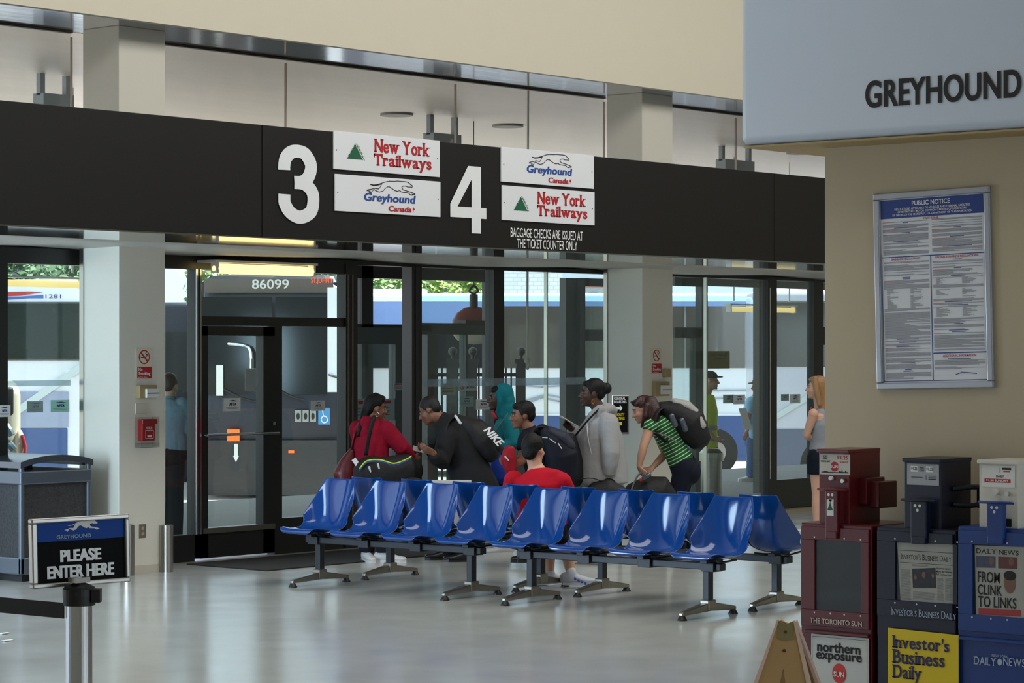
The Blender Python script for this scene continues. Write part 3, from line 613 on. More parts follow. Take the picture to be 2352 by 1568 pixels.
# ================================================================== FLOOR MAT
k = MB(); mp = [PF(480, 1290), PF(680, 1306), PF(1010, 1283), PF(1180, 1268), PF(1120, 1252), PF(760, 1272)]
y_in = YG-.12; xa_, xb_ = PF(500, 1293).x, PF(700, 1306).x
cA, cB = PF(492, 1293), PF(700, 1306)
k.box(PF(575, 1297).x-.35, PF(575, 1297).x+6.0, PF(690, 1306).y+.05, YG-.25, 0, .012)
solo('floor_mat', k, mat('dark_floor_mat', (40, 38, 36), .95, var=.15, vscale=30, bump=.4, bscale=300), 'dark brown entrance mat lying in front of gate three', 'mat', bevel=.004)
# ================================================================== TANDEM SEATING
M_SEAT = mat('blue_fibreglass', (8, 64, 138), .10, var=.06, vscale=3, coat=.25, spec=.5)
M_BEAM = mat('charcoal_steel', (44, 48, 54), .4, .35, var=.08)
M_CAST = mat('cast_aluminium', (150, 146, 136), .3, .9, var=.12, vscale=14)
PROF = [(.232,.418,.10),(.246,.428,.155),(.243,.446,.178),(.222,.456,.192),(.17,.452,.204),(.10,.436,.216),(.02,.420,.228),(-.06,.413,.240),(-.12,.420,.248),(-.165,.445,.253),(-.195,.485,.254),(-.218,.545,.249),(-.238,.62,.236),(-.256,.70,.215),(-.272,.775,.190),(-.284,.825,.172),(-.288,.838,.164)]
def seat_mesh():
    nu = 14; vs = []; N = len(PROF)
    for i, (x, z, w) in enumerate(PROF):
        a = Vector(PROF[max(i-1,0)][:2]); b = Vector(PROF[min(i+1,N-1)][:2]); d = (b-a).normalized(); nx, nz = (d.y, -d.x)
        if nx*1+nz*.6 < 0: nx, nz = -nx, -nz
        q = i/(N-1); lift = .012+.115*math.exp(-((q-.62)/.17)**2)+.02*max(0, q-.6)
        if q < .15: lift *= q/.15
        for j in range(nu+1):
            u = -1+2*j/nu; e = abs(u)**2.6*lift
            vs.append((x+nx*e, u*w, z+nz*e))
    fs = [(i*(nu+1)+j, i*(nu+1)+j+1, (i+1)*(nu+1)+j+1, (i+1)*(nu+1)+j) for i in range(N-1) for j in range(nu)]
    me = bpy.data.meshes.new('seat'); me.from_pydata(vs, [], fs); me.materials.append(M_SEAT); me.polygons.foreach_set('use_smooth', [True]*len(me.polygons)); return me
SEATME = seat_mesh(); PITCH = .5567
def bench(loc, rotz, label, legs):
    t = thing('tandem_bench', label, 'bench', loc, 'blue tandem benches in two back-to-back rows', rotz=rotz)
    for i in range(4):
        o = bpy.data.objects.new('seat', SEATME); COL.objects.link(o); o.parent = t; o.location = (0, (1.5-i)*PITCH, 0)
        s1 = o.modifiers.new('thick', 'SOLIDIFY'); s1.thickness = .007; s1.offset = 0
        s2 = o.modifiers.new('sub', 'SUBSURF'); s2.levels = 1; s2.render_levels = 2
        y = (1.5-i)*PITCH
        k = MB(); k.box(-.10, .10, y-.03, y+.03, .385, .408); k.box(-.055, .055, y-.055, y+.055, .325, .39); k.tube([(-.14, y-.12, .405), (.0, y-.08, .392), (.12, y-.12, .415)], .008); k.tube([(-.14, y+.12, .405), (.0, y+.08, .392), (.12, y+.12, .415)], .008)
        k.build('seat_bracket', M_BEAM, t, bevel=.004)
    MB().box(-.035, .035, -1.5*PITCH-.10, 1.5*PITCH+.10, .335, .385).build('beam', M_BEAM, t, bevel=.005)
    for y in legs:
        l = MB().box(-.028, .028, y-.028, y+.028, .085, .34).build('leg', M_BEAM, t, bevel=.006)
        k = MB()
        for sx in (-1, 1):
            k.add([(0, y-.035, .11), (0, y+.035, .11), (0, y+.03, .045), (0, y-.03, .045), (sx*.32, y-.02, .058), (sx*.32, y+.02, .058), (sx*.325, y+.018, .03), (sx*.325, y-.018, .03)],
                  [(0,1,5,4),(2,3,7,6),(0,4,7,3),(1,2,6,5),(4,5,6,7),(0,3,2,1)])
        k.box(-.045, .045, y-.04, y+.04, .05, .125)
        k.build('foot_casting', M_CAST, l, bevel=.008)
        for sx in (-1, 1): MB().lathe((sx*.305, y, 0), [(.036, 0), (.034, .008), (.018, .034), (.016, .04)], n=16).build('rubber_glide', M_BLACK, l)
    return t
XA, XC = 14.49, 15.33; Y0 = 14.33
yA = Y0-1.5*PITCH; yB = Y0-5.5*PITCH
bench((XA, yA, 0), math.pi, 'front bench of four glossy blue shell seats nearer the door of gate three', (1.5*PITCH-.02, -1.5*PITCH+.03))
bench((XA, yB, 0), math.pi, 'front bench of four glossy blue shell seats nearer the newspaper boxes', (1.5*PITCH-.03, -1.5*PITCH+.02))
bench((XC, yA, 0), 0, 'rear bench of blue shell seats facing away, where the man in red sits', (1.5*PITCH-.02, -1.5*PITCH+.03))
bench((XC, yB, 0), 0, 'rear bench of blue shell seats facing away, its end showing beside the newspaper boxes', (1.5*PITCH-.03, -1.5*PITCH+.02))
# ================================================================== OUTDOORS: COACHES, TREES, BUILDINGS
M_TYRE = mat('tyre', (20, 20, 21), .8); M_BGLASS = mat('coach_dark_glass', (26, 32, 36), .08, var=.25, vscale=1.5, spec=.22)
M_CBLUE = mat('coach_blue', (124, 158, 212), .25, coat=.4); M_CNAVY = mat('coach_navy', (52, 82, 140), .3, coat=.3); M_CWHITE = mat('coach_white', (226, 232, 240), .3, coat=.4, var=.02)
M_LAMPO = mat('amber_lamp', (255, 92, 24), .4, emit=1.6); M_GREYB = mat('coach_grey', (44, 44, 46), .4); M_MIRROR = mat('dark_mirror_shell', (28, 32, 34), .4)
ROTV = math.atan2(-CA, SA); GZ = -.75
def broot(name, label, px, t_, cat='bus', group='coaches outside', dz=0): p = W(px, 805, t_); return thing(name, label, cat, (p.x, p.y, GZ), group, rotz=ROTV+dz)
def hz(v, t_): return H-(v-805)*t_/F-GZ
def wheel(par, x, y, r=.5):
    k = MB(); k.cyl((x, y, r), (x, y+.28, r), r, n=28); w_ = k.build('wheel', M_TYRE, par); MB().cyl((x, y-.01, r), (x, y+.02, r), r*.5, n=24).build('hub', M_STEEL, w_)
# --- long coach standing across the bays
tB = 53.0; c1 = broot('coach', 'long blue and white coach standing side-on beyond the gate lobby', 1176, tB)
xa_, xb_ = (690-1176)/F*tB, (1990-1176)/F*tB; zr = hz(672, tB)
def prof_body(mb, x0, x1, pts): return mb.prism([(y, z) for y, z in pts], (x0, 0, 0), (0, 1, 0), (0, 0, 1), x1-x0)
prof_body(MB(), xa_, xb_, [(0.02, .3), (2.5, .3), (2.5, zr-.25), (2.25, zr), (.3, zr), (.06, zr-.22), (0.02, zr-.5)]).build('body', M_CWHITE, c1)
prof_body(MB(), xa_, xb_, [(.0, hz(692, tB)), (.1, hz(692, tB)), (.1, hz(676, tB)), (.055, hz(680, tB))]).build('roof_cove', mat('roof_cove', (146, 184, 236), .25, coat=.5), c1)
zb0, zb1, zw0, zw1 = hz(952, tB), hz(845, tB), hz(845, tB), hz(745, tB); xm = (1157-1176)/F*tB
MB().box(xa_, xm, -.006, .05, zw1, hz(693, tB)).build('side_panel', M_CBLUE, c1)
MB().box(xm, xb_, -.006, .05, hz(703, tB), hz(693, tB)).build('side_panel', M_CBLUE, c1)
def win(a_, b_, z1_):
    MB().box(a_, b_, -.01, .04, zw0, z1_).build('side_window', M_BGLASS if a_ < xm else mat('coach_mirror_glass', (128, 124, 118), .04, .7, var=.1), c1)
n_ = 6
for i in range(3): win(xa_+(xm-xa_)*i/3+.01, xa_+(xm-xa_)*(i+1)/3-.01, zw1)
for i in range(n_): win(xm+(xb_-xm)*i/n_+.01, xm+(xb_-xm)*(i+1)/n_-.01, hz(703, tB))
MB().box(xa_, xb_, -.004, .05, .32, zb0).build('lower_panel', M_CNAVY, c1)
MB().box(xa_, xb_, -.012, .02, zb0-.02, zb0+.02).build('rub_strip', M_CWHITE, c1)
k = MB(); PLK = Plane((xm, -.004, zb0), X_, Z_)
for pts in ([(.35,.62),(.8,.58),(1.35,.62),(1.6,.70),(1.2,.50)], [(.3,.25),(.9,.42),(1.2,.36),(1.5,.42),(1.8,.55),(2.2,.6)], [(.3,.16),(.8,.36),(1.15,.28),(1.5,.32),(1.9,.45),(2.2,.5)], [(4.2,.5),(5.4,.52),(6.6,.5)], [(4.2,.34),(5.4,.35),(6.6,.33)]):
    PLK.line(k, [(x, y) for x, y in pts], .035, .004)
k.build('side_stripe', mat('silver_stripe', (150, 162, 176), .3), c1)
for x in (xa_+1.9, xb_-3.2, xb_-1.9): wheel(c1, x, -.01, .5)
k = MB(); k.box(xa_+.9, xa_+2.6, .5, 2.0, zr, zr+.09).build('roof_hatch', M_CWHITE, c1)
# --- grey coach facing the gate: front with fleet number and destination sign
tF = 45.0; c2 = broot('coach', 'coach parked nose-on behind the gate three door, its number above the windscreen', 622, tF)
w2 = 166/F*tF; ht = hz(634, tF)
body = MB(); body.loft([(0, .25, .3), (0, .1, .8), (0, .02, 1.6), (0, .12, 2.6), (0, .28, ht-.25), (0, .45, ht)], [(w2*.97, .12), (w2, .16), (w2, .18), (w2*.99, .18), (w2*.95, .16), (w2*.86, .1)], lat=(1,0,0), n=32, cap=False)
body.box(-w2*.98, w2*.98, .3, 6.8, .2, ht-.1); body.build('body', mat('coach_navy_grey', (24, 30, 46), .4), c2, smooth=False)
k = MB(); N_ = 12
def front_y(z): return (.12-.16*(0 if z < 1.6 else min(1, (z-1.6)/1.6))) - .26
def fpanel(name, x0, x1, v0, v1, m_, off=.0):
    z1_, z0_ = hz(v0, tF), hz(v1, tF); q = MB()
    q.obox(((x0+x1)/2, -.155+max(0, (z0_+z1_)/2-2.3)*.16+off, (z0_+z1_)/2), (1,0,0), Vector((0,1,.0)), (0,0,1), abs(x1-x0)/2, .012, (z1_-z0_)/2)
    return q.build(name, m_, c2)
def fx(px): return (px-622)/F*tF
fpanel('header_panel', -w2*.93, w2*.86, 640, 672, mat('coach_header', (92, 84, 78), .35, var=.2, vscale=2), -.02)
fpanel('windscreen', -w2*.97, fx(626), 682, 905, M_BGLASS, -.03); fpanel('windscreen', fx(634), w2*.78, 682, 905, M_BGLASS, -.03)
fpanel('pillar', w2*.79, w2*.99, 660, 900, mat('coach_pillar_white', (232, 238, 242), .3), -.035)
PLC = Plane((0, -.185, 0), X_, Z_)
k = MB(); PLC.text(k, '86099', fx(582), fx(666), hz(664, tF), hz(642, tF), .05, bold=.01); k.build('fleet_number', mat('pale_number', (206, 208, 204), .5), c2)
k = MB(); PLC.text(k, 'ST.JOHN FI', fx(717), fx(769), hz(654, tF), hz(638, tF), .055, bold=.005); k.build('destination_text', mat('led_red', (255, 70, 24), .5, emit=1.2), c2)
k = MB()
for a_, b_ in (((-.9, -.2, 2.0), (-.2, -.2, 1.72)), ((.0, -.2, 2.05), (.62, -.2, 1.75))): k.tube([a_, ((a_[0]+b_[0])/2, -.22, (a_[2]+b_[2])/2-.05), b_], .018)
k.build('wiper', M_BLACK, c2)
fpanel('bumper', -w2*.99, w2*.99, 1010, 1136, M_GREYB, -.02)
fpanel('dash_card', fx(500), fx(516), 838, 908, M_PAPER, -.06)
for px in (540,): fpanel('marker_lamp', fx(px-15), fx(px+13), 985, 1012, M_LAMPO, -.05)
fpanel('marker_lamp', fx(665), fx(678), 1033, 1039, M_LAMPO, -.05)
k = MB(); k.tube([(-.75, -.1, 2.75), (-.35, -.42, 2.68), (-.3, -.5, 2.3)], .03); k.build('mirror_arm', M_CHROME, c2)
MB().obox((-.3, -.5, 2.12), (1,0,0), (0,1,0), (0,0,1), .11, .05, .2).build('mirror', M_MIRROR, c2, bevel=.02)
k = MB(); k.tube([(1.05, -.1, 2.2), (1.3, -.42, 2.1), (1.3, -.5, 1.7)], .03); k.build('mirror_arm', M_CHROME, c2)
PL2 = Plane((0, -.21, 0), X_, Z_)
for i, px in enumerate((687, 704, 721)):
    s_ = MB(); PL2.rect(s_, fx(px-7), fx(px+7), hz(968, tF), hz(941, tF), .0); o = s_.build('door_sticker', mat('sticker_grey', (150, 154, 152), .5), c2)
    s_ = MB(); PL2.disc(s_, fx(px), hz(955, tF), .03, .06, .004); s_.build('sticker_symbol', M_INK, o)
s_ = MB(); PL2.rect(s_, fx(733), fx(760), hz(974, tF), hz(936, tF), .0); o = s_.build('door_sticker', mat('sticker_blue', (64, 142, 200), .5), c2, label='blue wheelchair sticker')
s_ = MB(); PL2.disc(s_, fx(747), hz(962, tF), .06, .07, .004, r0=.75); PL2.line(s_, [(fx(743), hz(942, tF)), (fx(745), hz(955, tF)), (fx(752), hz(956, tF)), (fx(755), hz(966, tF))], .016, .005); PL2.disc(s_, fx(743), hz(941, tF), .018, lift=.005); s_.build('wheelchair_symbol', M_WHITEP, o)
s_ = MB(); PL2.poly(s_, [(fx(541), hz(1018, tF)), (fx(541), hz(1045, tF)), (fx(538), hz(1045, tF)), (fx(545), hz(1060, tF)), (fx(552), hz(1045, tF)), (fx(549), hz(1045, tF)), (fx(549), hz(1018, tF))], .0); s_.build('arrow_sticker', M_PAPER, c2)
wheel(c2, -w2+.02, 2.2); 
# --- coaches at the left window
tL = 42.0; c3 = broot('coach', 'white coach with red and blue stripes above its dark windscreen, at the left window', 80, tL)
def lx(px): return (px-80)/F*tL
h3 = hz(640, tL)
MB().box(lx(-60), lx(205), .3, 6, .15, h3).build('body', M_CWHITE, c3, bevel=.12, seg=3)
MB().box(lx(-60), lx(196), .26, .5, hz(828, tL), hz(692, tL)).build('windscreen', mat('green_dark_glass', (30, 44, 42), .06, var=.3, vscale=1.2, spec=.7), c3, bevel=.03)
PL3 = Plane((0, .30, 0), X_, Z_)
k = MB(); PL3.poly(k, [(lx(-60), hz(683, tL)), (lx(40), hz(678, tL)), (lx(92), hz(670, tL)), (lx(60), hz(668, tL)), (lx(-60), hz(671, tL))], .008); k.build('red_stripe', mat('stripe_red', (186, 48, 54), .4), c3)
k = MB(); PL3.poly(k, [(lx(-60), hz(692, tL)), (lx(60), hz(684, tL)), (lx(92), hz(684, tL)), (lx(92), hz(676, tL)), (lx(40), hz(680, tL)), (lx(-60), hz(684, tL))], .012); k.build('blue_stripe', mat('stripe_blue', (52, 98, 186), .4), c3)
k = MB(); PL3.text(k, '1281', lx(97), lx(133), hz(684, tL), hz(675, tL), .012); k.build('fleet_number', M_NAVYP, c3)
k = MB(); k.obox((lx(90), .27, hz(905, tL)), Vector((.8, 0, .55)).normalized(), (0,1,0), Vector((-.55, 0, .8)).normalized(), .95, .02, .06); k.build('side_moulding', mat('moulding', (196, 210, 214), .3), c3)
MB().box(lx(-60), lx(148), .27, .4, .3, hz(984, tL)).build('lower_panel', M_CNAVY, c3, bevel=.02)
MB().box(lx(30), lx(150), .275, .42, hz(982, tL), hz(900, tL)).build('grey_panel', mat('panel_lilac', (150, 160, 188), .4), c3)
wheel(c3, lx(190), .4)
tM = 30.0; c4 = broot('coach', 'cream coach corner with black mirrors beside the recycling bin', -40, tM, dz=.2)
def mx_(px): return (px+40)/F*tM
MB().box(mx_(-230), mx_(46), .2, 6, .3, hz(885, tM)).build('body', mat('coach_cream', (188, 186, 172), .35, coat=.3), c4, bevel=.12, seg=3)
MB().box(mx_(-20), mx_(30), .0, .16, hz(955, tM), hz(888, tM)).build('mirror', M_MIRROR, c4, bevel=.04, seg=3)
k = MB(); k.tube([(mx_(0), .1, hz(960, tM)), (mx_(18), .02, hz(985, tM)), (mx_(26), .0, hz(1000, tM))], .045); k.tube([(mx_(0), .1, hz(1010, tM)), (mx_(20), .0, hz(1020, tM)), (mx_(30), 0, hz(1032, tM))], .045); k.build('mirror_arm', mat('arm_blue_grey', (70, 92, 104), .4), c4)
k = MB(); k.ell((mx_(44), .2, hz(1022, tM)), (.06, .1, .18)); k.build('headlamp', mat('headlamp', (200, 176, 150), .1, spec=.8), c4, smooth=True); k = MB(); k.tube([(mx_(49), .12, hz(1000, tM)), (mx_(56), .12, hz(1025, tM)), (mx_(54), .12, hz(1050, tM))], .02); k.build('lamp_trim', M_RED, c4)
c6 = broot('coach', 'dark coach seen through the narrow pane beside the near pillar', 404, 50.5)
MB().box(-1.0, .30, 0, 2.5, .04, 3.6).build('body', mat('coach_navy_grey', (24, 30, 46), .3), c6, bevel=.1, seg=3)
MB().box(-.9, .25, -.03, .1, 1.6, 3.0).build('windscreen', M_BGLASS, c6); MB().box(-.2, .05, -.05, .05, 1.1, 1.5).build('plate', mat('plate_grey', (150, 150, 152), .5), c6)
# --- second coach at the right, behind the lobby
tR = 47.0; c5 = broot('coach', 'grey coach with a wide dark side window at the right-hand lobby', 1830, tR)
def rx(px): return (px-1830)/F*tR
h5 = hz(661, tR)
MB().box(rx(1742), rx(2150), .05, 2.6, .3, h5).build('body', mat('coach_lilac', (196, 202, 216), .3, coat=.3), c5, bevel=.15, seg=3)
MB().box(rx(1752), rx(2140), .03, .2, hz(843, tR), hz(690, tR)).build('side_window', mat('grey_glass', (78, 80, 78), .1, var=.2, vscale=1.5), c5, bevel=.03)
k = MB(); k.obox((rx(1835), .04, hz(925, tR)), Vector((.84, 0, .52)), (0,1,0), Vector((-.52, 0, .84)), .75, .02, .05); k.build('side_moulding', MATS['moulding'], c5)
MB().box(rx(1742), rx(2150), .035, .2, .3, hz(985, tR)).build('lower_panel', mat('panel_slate', (96, 106, 128), .35), c5)
wheel(c5, rx(1900), .03)
# --- buildings and trees behind
t = thing('office_building', 'pale brick building rising behind the coaches', 'building', (0,0,0)); q = W(1290, 805, 98)
ORG[t.name] = Vector((0,0,0)); t.location = (q.x, q.y, -.75); t.rotation_euler = (0,0,ROTV)
def wx(px, t_=98): return (px-1290)/F*t_
m = mat('white_brick', (214, 222, 232), .8, var=.05); nt = m.node_tree
br = nt.nodes.new('ShaderNodeTexBrick'); br.inputs['Scale'].default_value = 1.6; tc = nt.nodes.new('ShaderNodeTexCoord'); mpp = nt.nodes.new('ShaderNodeMapping'); mpp.inputs['Rotation'].default_value = (math.pi/2, 0, 0)
br.inputs[1].default_value = (.78,.82,.88,1); br.inputs[2].default_value = (.70,.76,.83,1); br.inputs[3].default_value = (.52,.6,.72,1)
nt.links.new(tc.outputs['Object'], mpp.inputs[0]); nt.links.new(mpp.outputs[0], br.inputs['Vector']); nt.links.new(br.outputs[0], nt.nodes['Principled BSDF'].inputs['Base Color'])
MB().box(wx(1150), wx(1292), 0, 14, 0, 12).build('brick_wall', m, t)
MB().box(wx(1292), wx(2300), .5, 14, 0, 10).build('glazed_wing', mat('pale_glazed_wing', (206, 222, 236), .4), t)
for i in range(7): MB().box(wx(1325+i*30), wx(1345+i*30), .42, .52, 4.2, 4.9).build('window', mat('pale_window', (150, 170, 196), .2), t)
MB().box(wx(1320), wx(1480), .3, .5, 5.1, 5.35).build('red_sign_band', mat('sign_red', (222, 120, 110), .5), t)
t = thing('grey_building', 'grey concrete building with tall dark openings behind the trees', 'building', (0,0,0), rotz=ROTV); q = W(1020, 805, 105); t.location = (q.x, q.y, -.75)
MB().box(-8, 1.6, 0, 9, 0, 14).build('wall', mat('grey_facade', (150, 152, 158), .8), t)
for i in range(4): MB().box(1.6-1.4*i-.5, 1.6-1.4*i, -.05, .1, 1, 10).build('window', mat('dark_opening', (96, 100, 110), .4), t)
t = thing('brown_building', 'long brown brick building far behind the left-hand coaches', 'building', (0,0,0), rotz=ROTV); q = W(250, 805, 96); t.location = (q.x, q.y, -.75)
MB().box(-18, 1, 0, 8, 0, 13).build('wall', mat('brown_brick', (92, 78, 70), .85, var=.2, vscale=4), t)
for i in range(6): MB().box(-16+3*i, -14.4+3*i, -.05, .1, 4.0, 6.0).build('window', mat('dark_opening', (96, 100, 110), .4), t)
M_LEAF = [mat('leaf_a', (104, 142, 78), .7, var=.3), mat('leaf_b', (150, 178, 92), .7, var=.3), mat('leaf_c', (70, 104, 66), .7, var=.3)]
def treeat(px, t_, h, r, mi, label):
    q = W(px, 805, t_); q.z = -.75; o = thing('leafy_tree', label, 'tree', q, 'trees behind the coaches'); g = random.Random(px)
    k = MB(); k.loft([q, q+Vector((.1,0,h*.35)), q+Vector((.2,.1,h*.7))], [.28, .2, .08], n=8)
    for i in range(5): a_ = i*1.3; k.loft([q+Vector((.1,0,h*.4)), q+Vector((math.cos(a_)*r*.6, math.sin(a_)*r*.6, h*(.6+.05*i)))], [.1, .03], n=6)
    k.build('trunk', mat('bark', (74, 62, 50), .9), o)
    k = MB()
    for i in range(2600):
        th = g.random()*6.283; ph = math.acos(2*g.random()-1); rr = r*(.35+.65*g.random()**.5); lump = 1+.25*math.sin(3*th+2*ph)
        c_ = q+Vector((rr*lump*math.sin(ph)*math.cos(th), rr*lump*math.sin(ph)*math.sin(th), h*.62+h*.42*math.cos(ph)*(rr/r)))
        u_ = Vector((g.gauss(0,1), g.gauss(0,1), g.gauss(0,1))).normalized(); v_ = u_.orthogonal().normalized(); s_ = .11+.09*g.random()
        k.add([c_-u_*s_, c_+v_*s_*.5, c_+u_*s_, c_-v_*s_*.5], [(0,1,2,3)])
    k.build('foliage', M_LEAF[mi], o)
for i, (px, t_, h, r, mi, lb) in enumerate([(880, 82, 6.4, 1.5, 0, 'green tree over the coach roof left of the gate post'), (975, 88, 6.9, 1.2, 1, 'yellow-green tree over the coach roof right of the gate post'), (1092, 91, 6.2, .9, 1, 'thin light green tree near the pale brick building'), (690, 84, 7.0, 1.7, 2, 'dark green tree behind the nose-on coach'), (535, 78, 6.4, 1.5, 0, 'green tree left of the nose-on coach'), (170, 79, 6.4, 1.5, 2, 'dark tree behind the striped coach'), (20, 72, 6.6, 1.5, 2, 'dark tree at the far left window')]):
    treeat(px, t_, h, r, mi, lb)
# ------------------------------------------------------------------ iron fence and hanging things outside the lobby
def fence(px0, px1, t_, v0, lab, posts):
    a_, b_ = W(px0, 805, t_), W(px1, 805, t_); a_.z = b_.z = -.03; o = thing('iron_fence', lab, 'fence', a_); d_ = (b_-a_).normalized(); zt = H-(v0-805)*t_/F
    L_ = (b_-a_).length; n_ = Vector((-d_.y, d_.x, 0)); k = MB()
    for i in range(int(L_/.07)+1): p_ = a_+d_*(i*.07); k.obox(p_+Vector((0,0,(zt+.03)/2)), d_, n_, Z_, .012, .012, (zt-.05)/2)
    for z in (.15, zt*.55, zt-.1): k.obox((a_+b_)/2+Vector((0,0,z)), d_, n_, Z_, L_/2, .02, .025)
    k.build('railing', M_BLACK, o)
    for px in posts:
        p_ = W(px, 805, t_); p_.z = -.03; q_ = MB(); q_.obox(p_+Vector((0,0,(zt+.06)/2)), d_, n_, Z_, .06, .06, (zt+.06)/2); q_.obox(p_+Vector((0,0,zt+.08)), d_, n_, Z_, .085, .085, .03); q_.ell(p_+Vector((0,0,zt+.21)), .06); q_.cyl(p_+Vector((0,0,zt+.1)), p_+Vector((0,0,zt+.17)), .025)
        q_.build('finial_post', mat('post_grey', (52, 54, 56), .5), o)
fence(1003, 1122, 33.5, 838, 'dark iron fence with two ball-topped posts behind the outer door', (1040, 1086)); fence(1150, 1206, 33.5, 838, 'short dark iron fence ending in one ball-topped post by the hanging cord', (1197,))
c_ = W(1213, 620, 26.5); e_ = W(1211, 828, 26.5); c_.z = ZU+.005
t = thing('pull_cord', 'pale hanging cord with a knotted end outside the glass', 'cord', (c_.x, c_.y, e_.z)); k = MB(); k.tube([c_, (c_+e_)/2, e_], .012, n=6); k.build('rope', mat('rope', (206, 200, 186), .8), t)
k = MB(); k.ell(e_, .035); k.tube([e_, e_+Vector((.03,0,-.04)), e_+Vector((.0,0,-.09))], .014); k.build('knot', mat('rope', (206, 200, 186), .8), t)
c_ = W(1088, 745, 30); t = thing('hanging_mirror', 'round red-backed mirror hanging from a ring outside the lobby', 'mirror', c_)
Rv, Fv = R_, FW; k = MB(); k.ell(c_+Vector((0,0,0)), (.26, .09, .22), (Rv, Fv, Z_)); k.build('back_shell', mat('shell_red', (120, 48, 46), .4), t, smooth=True)
k = MB(); k.ell(c_-Fv*.06-Z_*.09, (.25, .05, .15), (Rv, Fv, Z_)); k.build('mirror_face', mat('mirror_beige', (214, 202, 180), .2), t, smooth=True)
k = MB(); k.cyl(c_+Z_*.2, c_+Z_*.36, .05); k.tube([c_+Z_*.36, c_+Z_*.40+Rv*.05, c_+Z_*.46, c_+Z_*.40-Rv*.05, c_+Z_*.36], .014); top = Vector((c_.x, c_.y, ZU+.005)) if c_.y < 22.5 else c_+Z_*1.2; k.cyl(c_+Z_*.46, top, .006, n=6); k.build('hanger', M_BLACK, t)
# gate number boxes seen from behind, hung from the canopy
def hung(px0, px1, vt, vb, Y, lab):
    x0, t0 = onY(px0, Y); x1, t1 = onY(px1, Y); zb_ = zv(vb, (t0+t1)/2); o = thing('hanging_gate_sign', lab, 'sign', (x0, Y, zb_), 'gate signs hung from the canopy')
    for x in (x0+.03, x1-.03): MB().box(x-.03, x+.03, Y-.03, Y+.03, zb_, ZU+.006).build('hanger_post', mat('sign_back_grey', (136, 146, 154), .5), o)
    MB().box(x0, x1, Y-.08, Y+.08, zb_-.45, zb_+.02).build('sign_box', mat('sign_back_grey', (136, 146, 154), .5), o); return o, x0, x1, zb_, Y
hung(88, 158, 188, 222, 19.6, 'grey back of a gate sign hung from the canopy at the far left clerestory')
o, x0, x1, zb_, Y = hung(984, 1048, 272, 312, 19.6, 'grey back of a gate sign with a pale numeral, above the numeral four'); k = MB(); letter(k, '4', (x0, Y-.085, zb_-.4), X_, Z_, .3*(x1-x0), .75*(x1-x0), 0, .36, bold=.02); k.build('numeral', M_WHITEP, o)
hung(1655, 1722, 345, 372, 19.6, 'grey back of a gate sign hung from the canopy beside the white fascia')
for px, v, lb in ((911, 262, 'dark round canopy downlight left of the hung sign'), (1166, 288, 'dark round canopy downlight above the running dog signs'), (1838, 350, 'dark round canopy downlight near the white fascia')):
    t_ = (ZU-H)*F/(805-v); p_ = W(px, v, t_)
    if p_.y < 22.3:
        o = thing('downlight', lb, 'light', (p_.x, p_.y, ZU-.02), 'canopy downlights'); k = MB(); k.lathe((p_.x, p_.y, ZU-.02), [(.16, .0), (.19, .0), (.19, .03), (.16, .03)], n=28); k.build('ring', mat('ring_grey', (120, 116, 110), .5), o); MB().lathe((p_.x, p_.y, ZU-.015), [(.16, 0), (.16, .02)]).build('lens', mat('lens_grey', (104, 100, 96), .4), o)
# fluorescent batten in the lobby
def batten(px0, px1, v, Y, lab, on=6.0):
    x0, t0 = onY(px0, Y); x1, t1 = onY(px1, Y); z_ = zv(v, (t0+t1)/2); o = thing('fluorescent_lamp', lab, 'lamp', ((x0+x1)/2, Y, z_), 'fluorescent lamps of the lobbies')
    MB().box(x0-.05, x1+.05, Y-.05, Y+(.07 if Y > 17 else .195), z_+.055, z_+.075).build('batten', M_CREAMP, o); MB().loft([(x0, Y, z_), (x1, Y, z_)], [.036 if Y > 17 else .045]*2, n=16).build('tube', mat('tube_glow_%d' % int(on*10), (255, 226, 150), .5, emit=on), o)
    for x in (x0-.03, x1+.005): MB().box(x, x+.025, Y-.04, Y+.04, z_-.04, z_+.06).build('end_cap', M_CREAMP, o)
    if Y > 19:
        for x in (x0+.1, x1-.1): MB().cyl((x, Y, z_+.12), (x, Y, ZU+.006), .012, n=8).build('hanger', M_CREAMP, o)
    return z_
zl = batten(497, 713, 620, 16.52, 'glowing yellow fluorescent lamp over the gate three door', 1.7)
batten(-40, 184, 651, 20.4, 'added yellow tube outside the left window, standing in for a lamp reflection', 1.2); batten(1676, 1822, 711, 20.6, 'added yellow tube behind the right-hand lobby glass, standing in for a lamp reflection', .9)  # glowing tubes added for the yellow lamp reflections in the coach windows
struct('ceiling_lobby', MB().box(P1[1]-.3, 36, YG+.11, 18.9, 2.86, 2.9), M_FRAME)
